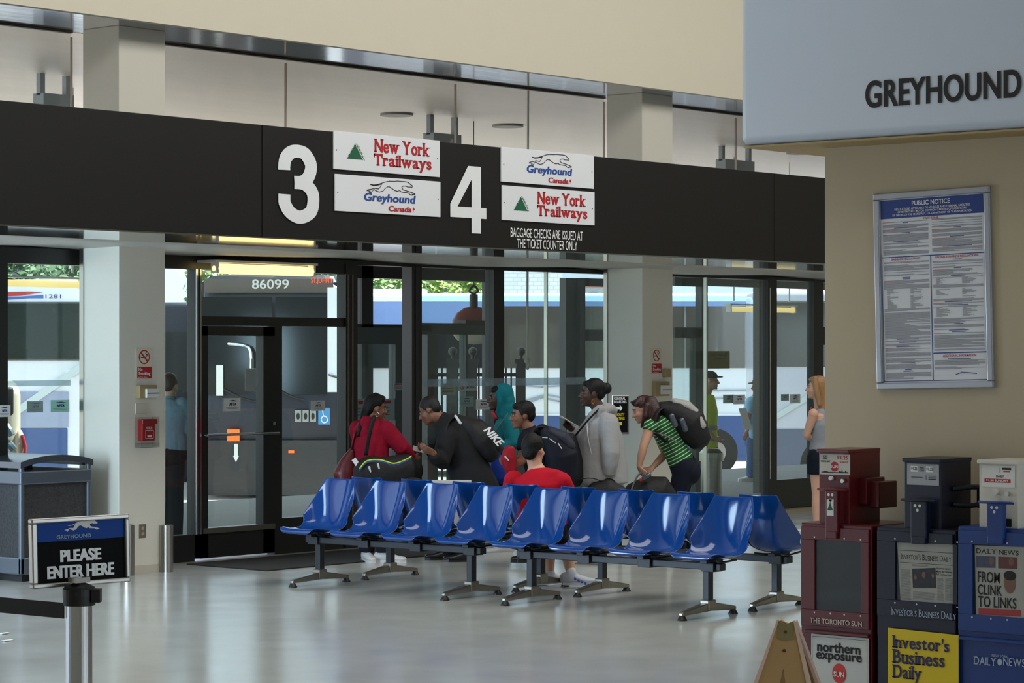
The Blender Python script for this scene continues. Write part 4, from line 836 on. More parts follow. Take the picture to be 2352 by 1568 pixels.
# ------------------------------------------------------------------ notices on the glass
def notice(px0, px1, v0, v1, lab, Y=YG, off=-.012, txt='NFTA', tint=(226, 230, 228)):
    x0, t0 = onY(px0, Y); x1, t1 = onY(px1, Y); t_ = (t0+t1)/2; z1_, z0_ = zv(v0, t_), zv(v1, t_)
    o = thing('glass_notice', lab, 'notice', (x0, Y+off, z0_), 'small notices on the glass'); P_ = Plane((x0, Y+off, z0_), X_, Z_); w_, h_ = x1-x0, z1_-z0_
    P_.rect(MB(), 0, w_, 0, h_, .002, .002).build('paper', mat('paper_%d_%d' % tint[:2], tint, .6), o); k = MB()
    if txt == 'NFTA':
        P_.text(k, 'NFTA', w_*.32, w_*.72, h_*.42, h_*.64, .004, bold=.02, fat=.02, slant=.2); P_.poly(k, [(w_*.24, h_*.80), (w_*.55, h_*.86), (w_*.85, h_*.76), (w_*.5, h_*.76)], .004)
        P_.rect(k, w_*.12, w_*.88, h_*.28, h_*.30, .004); P_.rect(k, w_*.2, w_*.8, h_*.18, h_*.20, .004)
        k.build('blue_print', M_NAVYP, o)
    elif txt:
        P_.text(k, 'NO', w_*.42, w_*.62, h_*.58, h_*.85, .004, bold=.015); P_.text(k, 'SMOKING', w_*.42, w_*.93, h_*.22, h_*.48, .004, bold=.015); k.build('black_print', M_INK, o)
        k = MB(); P_.disc(k, w_*.22, h_*.5, h_*.36, lift=.004, r0=.8); P_.line(k, [(w_*.22-h_*.22, h_*.72), (w_*.22+h_*.22, h_*.28)], h_*.08, .0045); k.build('red_ring', M_RED, o)
        k = MB(); P_.rect(k, w_*.22-h_*.22, w_*.22+h_*.22, h_*.44, h_*.54, .0035); k.build('cigarette', M_INK, o)
    else:
        for y in (.25, .4, .55): P_.rect(k, w_*.1, w_*.85, h_*y, h_*(y+.06), .004)
        k.build('grey_print', M_GREY, o); k = MB(); P_.rect(k, w_*.12, w_*.88, h_*.78, h_*.92, .004); k.build('red_bar', M_RED, o)
TEAL = (150, 202, 188)
notice(-14, 15, 930, 957, 'white notice cut by the left edge of the picture', off=-.05)
notice(67, 104, 921, 947, 'pale green notice behind the left window, left of the teal one', off=.03, tint=(150, 168, 170)); notice(114, 157, 918, 946, 'teal notice on the left window beside the near pillar', tint=TEAL)
notice(512, 550, 914, 944, 'white notice on the gate three door'); notice(712, 744, 920, 943, 'white notice on the fixed panel right of the gate three door')
notice(1046, 1078, 910, 933, 'greenish notice on the outer door behind the bending man', Y=YO, off=-.06, tint=(186, 204, 200)); notice(1090, 1122, 917, 940, 'white notice just left of the teal hooded woman', off=-.02)
notice(1039, 1083, 874, 897, 'no smoking notice with a red ring on the lobby door', Y=YO, off=-.08, txt='x'); notice(1003, 1037, 880, 907, 'cream notice with a red bar left of the no smoking notice', Y=YO, off=-.06, txt=None, tint=(196, 190, 172))
notice(899, 924, 880, 896, 'grey notice on the open lobby door behind the woman in red', Y=18.35, off=-.03, txt=None, tint=(170, 174, 170)); notice(806, 904, 916, 966, 'pale blank poster on the open lobby door glass', Y=18.4, off=-.03, txt=None, tint=(158, 170, 166))
notice(1664, 1690, 906, 926, 'faint greenish notice on the right lobby glass, partly covered', Y=YR, off=.02, tint=(188, 206, 204)); notice(1682, 1709, 906, 928, 'white notice on the right lobby glass overlapping a faint one', Y=YR)
notice(1797, 1815, 905, 920, 'faint notice on the glass left of the blonde woman', Y=YR, off=.02, tint=(188, 206, 204)); notice(1812, 1836, 905, 926, 'white notice on the glass nearest the blonde woman', Y=YR)
x0, t0 = onY(1622, YR+.012); x1, t1 = onY(1676, YR+.012); z1_, z0_ = zv(806, (t0+t1)/2), zv(846, (t0+t1)/2)
t = thing('special_poster', 'dark yellow poster with mirrored lettering seen from behind, above the man in the yellow vest', 'poster', (x0, YR+.012, z0_)); P_ = Plane((x0, YR+.012, z0_), X_, Z_); w_, h_ = x1-x0, z1_-z0_
P_.rect(MB(), 0, w_, 0, h_, 0, .003).build('paper', mat('poster_yellow', (116, 106, 36), .6), t); k = MB(); P_.text(k, 'Special', w_*.88, w_*.22, h_*.66, h_*.90, .003, bold=.015); P_.rect(k, w_*.3, w_*.8, h_*.54, h_*.58, .003); k.build('dark_print', mat('poster_ink', (46, 46, 30), .6), t)
# ================================================================== FOREGROUND
# newspaper boxes: fronts face -X, flanks face -Y
def gx(px, X=XB): return onX(px, X)[0]
def gz(px, py, X=XB): y, t_ = onX(px, X); return zv(py, t_)
M_RBOX = mat('box_red', (92, 10, 20), .35, var=.08, coat=.2); M_NBOX = mat('box_navy', (8, 17, 42), .38, var=.08, coat=.05); M_BBOX = mat('box_blue', (16, 56, 128), .38, var=.06, coat=.2); M_WBOX = mat('box_white', (212, 208, 198), .4)
M_DKWIN = mat('box_window', (38, 40, 42), .5, var=.1, spec=.2); M_COIN = mat('coin_metal', (190, 188, 182), .3, .8)
class Front(Plane):
    """face of a box looking down -X, addressed with photo pixels turned into metres on that plane"""
    def __init__(s, X): Plane.__init__(s, (X, 0, 0), -Y_, Z_); s.X = X
    def q(s, px, py): y, t_ = onX(px, s.X); return -y, zv(py, t_)
def news_box(name, label, px0, px1, vtop, hp0, hp1, hvtop, mbody, mhead, mhandle, depth=.42, hoff=.03, hdepth=.30):
    y1, y0 = gx(px0), gx(px1); zt = gz((px0+px1)/2, vtop); root = thing(name, label, 'newspaper box', (XB+depth/2, (y0+y1)/2, 0), 'newspaper boxes in front of the column')
    MB().box(XB, XB+depth, y0+.003, y1-.003, .06, zt).build('body', mbody, root, bevel=.008)
    k = MB(); k.box(XB+.04, XB+depth-.04, y0+.04, y1-.04, 0, .065); k.build('pedestal', M_BLACK, root)
    hy1, hy0 = onX(hp0, XB+hoff)[0], onX(hp1, XB+hoff)[0]; hz_ = zv(hvtop, onX(hp0, XB+hoff)[1])
    k = MB(); k.box(XB+hoff, XB+hoff+hdepth, hy0, hy1, zt-.01, hz_-.012); k.box(XB+hoff-.018, XB+hoff+hdepth, hy0-.004, hy1+.004, hz_-.02, hz_)
    head = k.build('coin_head', mhead, root, bevel=.004)
    return root, (y0, y1, zt), (hy0, hy1, hz_), head
def door_of(root, info, mbody, win_px, name='door', slack=.014):
    y0, y1, zt = info; zl_ = zt-.02; F_ = Front(XB-.016); k = MB()
    (a0, b1), (a1, b0) = F_.q(win_px[0], win_px[1]), F_.q(win_px[2], win_px[3])
    L0, L1 = -y1+slack, -y0-slack; zb_ = b0-.085
    for r_ in ((L0, L1, b1, zl_), (L0, L1, zb_, b0), (L0, a0, b0, b1), (a1, L1, b0, b1)): F_.rect(k, *r_, lift=0, th=.016)
    d_ = k.build(name, mbody, root, bevel=.002)
    F_.rect(MB(), a0-.004, a1+.004, b0-.004, b1+.004, lift=-.009, th=.004).build('window', M_CLEAR, d_)
    for fx in (.0, .35, .65, 1.0):
        for (xx, zz) in ((a0+(a1-a0)*fx, b1+.014), (a0+(a1-a0)*fx, b0-.014)): F_.disc(MB(), xx, zz, .005, lift=.002, n=10).build('rivet', M_COIN, d_)
    return F_, (a0, a1, b0, b1, zb_, L0, L1)
def handle_of(root, px0, px1, v0, v1, m_, loop=(0,0), vl=0):
    F_ = Front(XB-.02); (a0, b1), (a1, b0) = F_.q(px0, v0), F_.q(px1, v1); k = MB()
    F_.rect(k, a0, a1, b0, b1, lift=.012, th=.03); F_.rect(k, a0+.004, a1-.004, b0-.03, b0+.01, lift=.016, th=.035)
    h_ = k.build('handle_bracket', m_, root, bevel=.004)
    if loop[1]:
        (c0, zz), (c1, _) = F_.q(loop[0], vl), F_.q(loop[1], vl); k = MB()
        k.tube([F_.p(c0, zz, -.01), F_.p(c0+.004, zz+.004, .03), F_.p((c0+c1)/2, zz+.004, .055), F_.p(c1-.004, zz+.004, .03), F_.p(c1, zz, -.01)], .007); k.build('pull_loop', m_, h_)
    for q_ in ((.3, .86), (.6, .86), (.45, .74)): F_.disc(MB(), a0+(a1-a0)*q_[0], b0+(b1-b0)*q_[1], .008, lift=.0135, n=12).build('bolt', M_COIN, h_)
    return F_, (a0, a1, b0, b1), h_
# --- red box
r1, i1, h1, hd1 = news_box('newspaper_box', 'dark red newspaper box with an empty grey window, leftmost of the three', 1838, 2004, 1203, 1881, 1951, 1030, M_RBOX, M_RBOX, M_RBOX)
F1, w1 = door_of(r1, i1, M_RBOX, (1871, 1239, 1977, 1408)); a0, a1, b0, b1, zb_, L0, L1 = w1
F1.rect(MB(), a0, a1, b0, b1, lift=-.014, th=.002).build('back_plate', M_DKWIN, r1)
k = MB(); (p0, q1), (p1, q0) = F1.q(1861, 1412), F1.q(1981, 1434); F1.text(k, 'THE TORONTO SUN', p0, p1, q0-.012, q1-.012, .003, bold=.015, fat=.026); k.build('white_lettering', mat('faded_white', (196, 184, 172), .6), r1)
F1h = Front(XB+.03-.001); k = MB(); (p0, q1), (p1, q0) = F1h.q(1884, 1042), F1h.q(1953, 1091); F1h.rect(k, p0, p1, q0, q1, .003, .003); c_ = k.build('price_card', mat('card_grey', (198, 194, 186), .4), r1); pw, ph = p1-p0, q1-q0
k = MB(); F1h.text(k, '50', p0+pw*.1, p0+pw*.25, q0+ph*.74, q0+ph*.94, .004, bold=.02); F1h.text(k, 'MON-SAT', p0+pw*.04, p0+pw*.35, q0+ph*.60, q0+ph*.69, .004, bold=.02)
F1h.poly(k, [(p0+pw*a_, q0+ph*b_) for a_, b_ in [(.05,.09),(.95,.09),(.95,.14),(.88,.16),(.88,.22),(.84,.22),(.84,.15),(.76,.15),(.74,.32),(.72,.15),(.66,.2),(.62,.13),(.3,.13),(.2,.17),(.05,.12)]], .004); k.build('black_print', M_INK, c_)
k = MB(); F1h.text(k, '$1.25', p0+pw*.58, p0+pw*.93, q0+ph*.72, q0+ph*.95, .004, bold=.02); F1h.text(k, 'SUNDAY', p0+pw*.66, p0+pw*.94, q0+ph*.58, q0+ph*.67, .004, bold=.02); F1h.disc(k, p0+pw*.49, q0+ph*.40, ph*.24, lift=.004); k.build('red_print', M_RED, c_)
k = MB(); F1h.text(k, 'SUN', p0+pw*.36, p0+pw*.62, q0+ph*.33, q0+ph*.47, .006, bold=.02); k.build('white_print', M_WHITEP, c_)
for px, v, m_ in ((1911, 1098, M_WHITE), (1938, 1104, M_COIN)):
    a_, b_ = F1h.q(px, v); k = MB(); k.cyl(F1h.p(a_, b_, 0), F1h.p(a_, b_, .018), .011); k.build('coin_button', m_, r1)
Fh, hb, hnd = handle_of(r1, 1898, 1926, 1121, 1224, M_RBOX, (1885, 1945), 1124)
k = MB(); (p0, q1), (p1, q0) = Fh.q(1902, 1146), Fh.q(1918, 1184); Fh.rect(k, p0, p1, q0, q1, .0135); s_ = k.build('sticker', M_PAPER, hnd); k = MB(); Fh.poly(k, [(p0+(p1-p0)*a_, q0+(q1-q0)*b_) for a_, b_ in [(.5,.92),(.58,.7),(.72,.55),(.9,.35),(.5,.32),(.1,.35),(.28,.55),(.42,.7)]], .0142); k.build('green_mark', M_GREENP, s_)
# lock arm on the flank
yy = h1[0]; k = MB(); k.box(XB+.12, XB+.30, yy-.05, yy, i1[2]+.10, i1[2]+.24); k.box(XB+.16, XB+.34, yy-.10, yy-.04, i1[2]+.08, i1[2]+.22); k.build('lock_arm', M_RBOX, r1, bevel=.006)
# poster in the lower rack
k = MB(); (p0, q1), (p1, q0) = F1.q(1864, 1456), F1.q(1996, 1610); q1 = F1.q(1930, 1460)[1]; F1.rect(k, p0, p1, .10, q1, .004, .004); c_ = k.build('lower_poster', mat('poster_white', (206, 206, 204), .45), r1); pw, ph = p1-p0, q1-.10
k = MB(); g = lambda px0, px1, v0, v1: (F1.q(px0, v0)[0], F1.q(px1, v0)[0], F1.q((px0+px1)/2, v1)[1], F1.q((px0+px1)/2, v0)[1])
F1.text(k, 'northern', *g(1878, 1978, 1476, 1499), .006, bold=.02, fat=.02); F1.text(k, 'exposure', *g(1876, 1981, 1501, 1523), .006, bold=.02, fat=.02); F1.line(k, [(p0+.008, .11), (p0+.008, q1-.012), (p1-.008, q1-.012), (p1-.008, .11)], .0016, .006); k.build('black_lettering', M_INK, c_)
k = MB(); cx, cz = F1.q(1929, 1546); F1.disc(k, cx, cz, .043, .052, .006); rr_ = k.build('red_disc', mat('sun_red', (206, 60, 54), .45), c_); k = MB(); F1.text(k, 'SUN', cx-.033, cx+.033, cz-.018, cz+.010, .009, bold=.02, fat=.02); k.build('white_lettering', M_WHITEP, rr_)
# --- navy box
r2, i2, h2, hd2 = news_box('newspaper_box', 'navy newspaper box with a newspaper showing, middle of the three', 2013, 2197, 1213, 2077, 2162, 1051, M_NBOX, M_NBOX, M_NBOX)
F2, w2_ = door_of(r2, i2, M_NBOX, (2056, 1243, 2199, 1388)); a0, a1, b0, b1, zb_, L0, L1 = w2_
MB_ = MB(); F2.rect(MB_, a0, a1, b0, b1, lift=-.0145, th=.002); MB_.build('back_plate', mat('rack_dark', (20, 24, 30), .5), r2)
def P4(F_, pts, m_, name, par, lift): return F_.poly(MB(), [F_.q(*p_) for p_ in pts], lift).build(name, m_, par)
np_ = thing('newspaper', 'broadsheet newspaper with one photograph in the window of the navy box', 'newspaper', (XB-.01, gx(2127), gz(2127, 1385)))
P4(F2, [(2066, 1386), (2195, 1386), (2191, 1250), (2058, 1246)], mat('newsprint', (190, 188, 182), .7), 'front_page', np_, -.0125)
k = MB(); F2.text(k, "Investor's Business Daily", F2.q(2066, 1280)[0], F2.q(2182, 1280)[0], F2.q(2120, 1287)[1], F2.q(2120, 1273)[1], -.0118, serif=True, small_caps=True)
for v, a_, b_ in ((1294, 2064, 2186), (1266, 2062, 2188)): F2.rect(k, F2.q(a_, v)[0], F2.q(b_, v)[0], F2.q(2120, v+1)[1], F2.q(2120, v)[1], -.0118)
for i, s_ in enumerate(('American Spend', 'More, But Incomes', 'Fail To Keep Pace')): F2.text(k, s_, F2.q(2148, 1300)[0], F2.q(2148+(32, 36, 34)[i], 1300)[0], F2.q(2160, 1309+i*7)[1], F2.q(2160, 1303+i*7)[1], -.0118, bold=.01)
k.build('headline', M_INK, np_)
k = MB(); g_ = random.Random(5)
for c0, c1, v0, v1 in ((2067, 2090, 1308, 1378), (2150, 2166, 1328, 1378), (2168, 2188, 1328, 1378), (2094, 2146, 1360, 1378), (2092, 2130, 1297, 1302)):
    v = v0
    while v < v1: F2.rect(k, F2.q(c0, v)[0], F2.q(c1-g_.random()*3, v)[0], F2.q((c0+c1)/2, v+1.2)[1], F2.q((c0+c1)/2, v)[1], -.0118); v += 2.6
k.build('body_text', mat('news_grey', (140, 138, 134), .8), np_)
P4(F2, [(2094, 1350), (2148, 1350), (2146, 1304), (2092, 1306)], mat('photo_dark', (62, 64, 72), .6, var=.5, vscale=30), 'photograph', np_, -.0116)
k = MB(); F2.disc(k, *F2.q(2119, 1320), .011, .016, -.011); F2.disc(k, *F2.q(2100, 1326), .008, .011, -.011); F2.disc(k, *F2.q(2140, 1322), .008, .011, -.011); k.build('photo_faces', mat('photo_skin', (146, 106, 92), .7), np_)
k = MB(); F2.text(k, "Investor's Business Daily", F2.q(2047, 1410)[0], F2.q(2197, 1410)[0], F2.q(2122, 1417)[1], F2.q(2122, 1399)[1], .004, serif=True, small_caps=True); k.build('white_lettering', mat('pale_blue_print', (176, 188, 208), .6), r2)
F2h = Front(XB+.03-.001); k = MB(); (p0, q1), (p1, q0) = F2h.q(2084, 1064), F2h.q(2157, 1115); F2h.rect(k, p0, p1, q0, q1, .003, .003); c_ = k.build('price_card', mat('card_blue_grey', (164, 166, 172), .35), r2); pw, ph = p1-p0, q1-q0
k = MB(); F2h.rect(k, p0+pw*.12, p0+pw*.34, q0+ph*.62, q0+ph*.90, .004); F2h.rect(k, p0+pw*.60, p0+pw*.83, q0+ph*.62, q0+ph*.90, .004); k.build('white_patch', M_WHITEP, c_)
k = MB(); F2h.text(k, '$1.25', p0+pw*.14, p0+pw*.33, q0+ph*.68, q0+ph*.84, .006, bold=.02); F2h.text(k, '$1.25', p0+pw*.62, p0+pw*.82, q0+ph*.68, q0+ph*.84, .006, bold=.02); F2h.text(k, 'PER', p0+pw*.41, p0+pw*.54, q0+ph*.76, q0+ph*.86, .005, bold=.015); F2h.text(k, 'COPY', p0+pw*.40, p0+pw*.55, q0+ph*.64, q0+ph*.73, .005, bold=.015)
F2h.rect(k, p0+pw*.60, p0+pw*.612, q0+ph*.24, q0+ph*.48, .005); F2h.rect(k, p0+pw*.14, p0+pw*.5, q0+ph*.35, q0+ph*.38, .005)
for zz in (.42, .34, .27): F2h.rect(k, p0+pw*.68, p0+pw*.92, q0+ph*zz, q0+ph*(zz+.035), .005)
k.build('black_print', M_INK, c_)
handle_of(r2, 2094, 2130, 1148, 1236, M_NBOX, (2078, 2148), 1148)
yy = h2[0]; k = MB(); zz = i2[2]+.12; k.tube([(XB+.14, yy, zz+.08), (XB+.20, yy-.07, zz+.09), (XB+.30, yy-.08, zz+.085)], .014); k.tube([(XB+.14, yy, zz), (XB+.20, yy-.07, zz-.005), (XB+.30, yy-.08, zz)], .014); k.box(XB+.27, XB+.31, yy-.095, yy-.065, zz-.02, zz+.10); k.build('lock_arm', M_NBOX, r2, bevel=.004)
P4(F2, [(2041, 1640), (2041, 1441), (2203, 1458), (2203, 1640)], mat('poster_yellow_bright', (226, 196, 20), .4, var=.02), 'yellow_panel', r2, .006)
k = MB()
for s_, x0_, x1_, v0, v1 in (("Investor's", 2051, 2182, 1462, 1492), ('Business', 2051, 2172, 1495, 1527), ('Daily', 2051, 2120, 1528, 1568)): F2.text(k, s_, F2.q(x0_, v0)[0], F2.q(x1_, v0)[0], F2.q((x0_+x1_)/2, v1)[1], F2.q((x0_+x1_)/2, v0)[1], .0085, bold=.015, fat=.014, serif=True)
k.build('navy_lettering', mat('navy_letters', (34, 36, 92), .5), r2)
# --- blue box
r3, i3, h3_, hd3 = news_box('newspaper_box', 'bright blue newspaper box with a white coin head, rightmost of the three', 2199, 2392, 1212, 2249, 2339, 1055, M_BBOX, M_WBOX, M_BBOX)
F3, w3 = door_of(r3, i3, M_BBOX, (2233, 1249, 2358, 1420)); a0, a1, b0, b1, zb_, L0, L1 = w3
F3.rect(MB(), a0, a1, b0, b1, lift=-.0145, th=.002).build('back_plate', MATS['rack_dark'], r3)
np_ = thing('newspaper', 'tabloid newspaper with a huge black headline in the window of the blue box', 'newspaper', (XB-.01, gx(2290), gz(2290, 1415)))
P4(F3, [(2239, 1416), (2362, 1422), (2352, 1256), (2236, 1252)], mat('newsprint', (190, 188, 182), .7), 'front_page', np_, -.0125)
k = MB()
for s_, x0_, x1_, v0, v1 in (('DAILY NEWS', 2239, 2337, 1262, 1273),): F3.text(k, s_, F3.q(x0_, v0)[0], F3.q(x1_, v0)[0], F3.q(2290, v1)[1], F3.q(2290, v0)[1], -.0116, serif=True, bold=.006)
for s_, x0_, x1_, v0, v1 in (('FROM', 2243, 2294, 1313, 1338), ('CLINK', 2243, 2299, 1343, 1367), ('TO LINKS', 2244, 2332, 1371, 1396)): F3.text(k, s_, F3.q(x0_, v0)[0], F3.q(x1_, v0)[0], F3.q((x0_+x1_)/2, v1)[1], F3.q((x0_+x1_)/2, v0)[1], -.0116, bold=.012, fat=.010)
k.build('headline', M_INK, np_)
P4(F3, [(2240, 1303), (2284, 1304), (2284, 1278), (2239, 1276)], mat('news_photo_blue', (88, 92, 120), .6, var=.4, vscale=25), 'photograph', np_, -.0118); P4(F3, [(2290, 1305), (2334, 1307), (2334, 1280), (2290, 1278)], mat('news_photo_red', (116, 66, 66), .6, var=.4, vscale=25), 'photograph', np_, -.0118)
k = MB(); F3.disc(k, *F3.q(2317, 1339), .033, .053, -.0116); F3.disc(k, *F3.q(2274, 1288), .014, .02, -.0112); F3.disc(k, *F3.q(2320, 1290), .014, .02, -.0112); k.build('photo_faces', mat('photo_skin', (146, 106, 92), .7), np_); k = MB(); F3.disc(k, *F3.q(2317, 1322), .035, .024, -.0113); k.build('photo_hair', mat('photo_hair', (36, 32, 30), .7), np_)
P4(F3, [(2245, 1411), (2342, 1416), (2342, 1401), (2245, 1397)], mat('news_red_strip', (190, 62, 66), .5), 'red_strip', np_, -.0116)
F3h = Front(XB+.03-.001); k = MB(); (p0, q1), (p1, q0) = F3h.q(2256, 1068), F3h.q(2331, 1120); F3h.rect(k, p0, p1, q0, q1, .003, .003); c_ = k.build('price_card', mat('card_white', (222, 220, 218), .4), r3); pw, ph = p1-p0, q1-q0
k = MB(); F3h.text(k, 'DAILY', p0+pw*.44, p0+pw*.68, q0+ph*.46, q0+ph*.57, .004, bold=.02); F3h.rect(k, p0+pw*.62, p0+pw*.90, q0+ph*.82, q0+ph*.92, .004); F3h.rect(k, p0+pw*.55, p0+pw*.56, q0+ph*.66, q0+ph*.92, .004); k.build('black_print', M_INK, c_)
k = MB(); F3h.rect(k, p0+pw*.08, p0+pw*.88, q0+ph*.22, q0+ph*.39, .004); F3h.rect(k, p0+pw*.66, p0+pw*.86, q0+ph*.72, q0+ph*.76, .004); k.build('red_print', M_RED, c_); k = MB(); F3h.text(k, '$1.50 SUNDAY', p0+pw*.14, p0+pw*.82, q0+ph*.25, q0+ph*.36, .006, bold=.02); k.build('white_print', M_WHITEP, c_)
for px, v, r_ in ((2288, 1129, .016), (2316, 1134, .012)):
    a_, b_ = F3h.q(px, v); k = MB(); k.cyl(F3h.p(a_, b_, 0), F3h.p(a_, b_, .02), r_); k.build('coin_button', M_COIN if px > 2300 else M_WBOX, r3)
a_, b_ = F3h.q(2316, 1200); k = MB(); F3h.rect(k, a_-.02, a_+.02, b_-.02, b_+.02, .003); k.build('coin_return', M_INK, r3)
handle_of(r3, 2269, 2308, 1153, 1236, M_BBOX, (2254, 2324), 1153)
k = MB(); F3.text(k, 'DAILY', F3.q(2237, 1515)[0], F3.q(2289, 1515)[0], F3.q(2262, 1527)[1], F3.q(2262, 1508)[1], .004, serif=True, bold=.008); F3.text(k, 'NEWS', F3.q(2304, 1515)[0], F3.q(2356, 1515)[0], F3.q(2330, 1530)[1], F3.q(2330, 1511)[1], .004, serif=True, bold=.008); F3.text(k, 'NEW YORK', F3.q(2279, 1505)[0], F3.q(2316, 1505)[0], F3.q(2297, 1509)[1], F3.q(2297, 1503)[1], .004)
F3.disc(k, *F3.q(2297, 1520), .013, .017, .004); k.build('pale_lettering', mat('pale_blue_print', (176, 188, 208), .6), r3)
# lower rack lids of the boxes
for (root, F_, px0, px1, v, m_) in ((r1, F1, 1852, 1998, 1446, M_RBOX), (r3, F3, 2207, 2392, 1462, M_BBOX)):
    k = MB(); x0_, z_ = F_.q(px0, v); x1_, _ = F_.q(px1, v); F_.rect(k, x0_, x1_, z_-.012, z_+.004, .022, .03); k.build('rack_lid', m_, root, bevel=.003)
# ------------------------------------------------------------------ wet-floor A-frame board
tA = 11.7; zt = zv(1424, tA); bA = W(1808, 805, tA); bA.z = 0
t = thing('floor_sign', 'tan folding floor board standing in front of the red newspaper box', 'floor sign', bA)
fd = (R_*-.35-FW*1).normalized(); sd_ = Vector((-fd.y, fd.x, 0))*1; sd_ = sd_ if sd_.dot(R_) > 0 else -sd_
for sg_, nm in ((1, 'front_panel'), (-1, 'back_panel')):
    up = (Z_*zt-fd*sg_*.17).normalized(); o_ = bA+fd*sg_*.19; Pn = Plane(o_, sd_*(1 if sg_ > 0 else -1), up); L_ = math.hypot(zt, .17); w0, w1 = .215, .034
    k = MB(); wa = lambda y: w0+(w1-w0)*y/L_
    cut = .52*L_; h0 = .0
    k.prism([(-wa(0)+.0, 0), (-.09, 0), (0, L_*.66), (.09, 0), (wa(0), 0), (wa(L_), L_), (.0, L_-.016), (-wa(L_), L_)], Pn.o-Pn.n*.012, Pn.x, Pn.y, .012)
    pan = k.build(nm, mat('board_tan', (172, 138, 92), .5, var=.04), t)
    for s2 in (-1, 1):
        q_ = MB(); q_.prism([(s2*wa(0), 0), (s2*(wa(0)+.03), 0), (s2*(wa(L_)+.008), L_), (s2*wa(L_), L_)][::s2], Pn.o-Pn.n*.03, Pn.x, Pn.y, .036); q_.build('edge_flange', mat('board_edge', (206, 176, 160), .45, var=.12, vscale=14), pan)
    if sg_ > 0:
        q_ = MB(); Pn.poly(q_, [(-.034, L_-.004), (0, L_-.018), (.034, L_-.004), (.040, L_-.085), (0, L_-.094), (-.040, L_-.085)], .002); q_.build('hinge_plate', mat('board_olive', (128, 116, 74), .5), pan)
        for y in (.053, .14): q_ = MB(); Pn.disc(q_, 0, L_-y, .008, lift=.004, n=14); q_.build('screw', mat('screw_brown', (62, 54, 34), .5), pan)
# ------------------------------------------------------------------ entry sign on its belt post
tS = 8.35; pc = W(182, 805, tS); pc.z = 0; zc = zv(1346, tS)
t = thing('barrier_post', 'polished steel queue barrier post carrying the framed entry sign', 'barrier post', pc)
MB().lathe(pc, [(.17, 0), (.17, .012), (.13, .03), (.06, .04), (.044, .05), (.044, zc-.055)], n=36).build('post', M_CHROME, t)
MB().lathe(pc, [(.053, zc-.062), (.055, zc-.03), (.055, zc-.008), (.048, zc), (.02, zc+.012), (.01, zc+.012)], n=32).build('belt_cap', M_BLACK, t)
e_ = W(222, 1360, tS-.02); k = MB(); k.obox(e_-Vector((0,0,.01)), R_, FW, Z_, .014, .02, .022); k.build('belt_catch', M_BLACK, t)
e2 = W(-180, 1352, tS+.15); e2.z = 0
tp = thing('barrier_belt', 'black retractable belt stretched from the steel post out of the left edge', 'belt', (pc+e2)/2+Vector((0,0,.95)))
a_ = W(147, 1402, tS); b_ = W(-180, 1372, tS+.35); k = MB(); dr = (b_-a_).normalized(); k.obox((a_+b_)/2, dr, Vector((-dr.y, dr.x, 0)), Z_, (b_-a_).length/2, .002, .026); k.build('webbing', M_BLACK, tp)
# the sign itself: framed board turned a little to the right
ts = thing('entry_sign', 'silver framed black and blue sign asking people to enter here, on the barrier post', 'sign', (pc.x, pc.y, zc))
ul, ur, ll, lr = W(66, 1190, tS-.02), W(290, 1181, tS+.20), W(72, 1354, tS-.02), W(296, 1333, tS+.20)
xd = ((ur-ul)+(lr-ll)).normalized(); yd = ((ul-ll)+(ur-lr)); yd = (yd-xd*yd.dot(xd)).normalized(); cS = (ul+ur+ll+lr)/4; wS = ((ur-ul).length+(lr-ll).length)/2; hS = ((ul-ll).length+(ur-lr).length)/2
PS = Plane(cS-xd*wS/2-yd*hS/2, xd, yd); k = MB(); f_ = .020
for r_ in ((0, wS, 0, f_*.8), (0, wS, hS-f_*.8, hS), (0, f_, f_*.8, hS-f_*.8), (wS-f_*.8, wS, f_*.8, hS-f_*.8)): PS.rect(k, *r_, lift=.018, th=.03)
k.build('frame', mat('frame_silver', (176, 174, 170), .25, .8, var=.06), ts, bevel=.004)
PS.rect(MB(), f_*.6, wS-f_*.6, f_*.6, hS-f_*.6, .006, .016).build('black_panel', mat('sign_black', (10, 10, 11), .7, spec=.12), ts)
PS.rect(MB(), f_, wS-f_*.8, hS*.66, hS-f_*.8, .0075).build('blue_panel', mat('sign_blue', (14, 62, 140), .6, spec=.2), ts)
k = MB(); PS.text(k, 'PLEASE', wS*.29, wS*.71, hS*.355, hS*.53, .009, bold=.02, fat=.045); PS.text(k, 'ENTER HERE', wS*.155, wS*.84, hS*.125, hS*.305, .009, bold=.02, fat=.045); k.build('white_lettering', M_WHITEP, ts)
k = MB(); PS.poly(k, dog_pts(wS*.34, hS*.79, wS*.36, hS*.15), .009); k.build('dog_emblem', mat('emblem_pale', (206, 204, 196), .5), ts)
k = MB(); PS.text(k, 'GREYHOUND', wS*.255, wS*.61, hS*.69, hS*.745, .009, bold=.02, fat=.02); k.build('blue_grey_lettering', mat('dull_blue_letters', (124, 150, 182), .5), ts)
k = MB(); k.box(pc.x-.03, pc.x+.03, pc.y-.02, pc.y+.02, zc+.013, zc+.03); k.build('sign_clip', M_STEEL, ts)
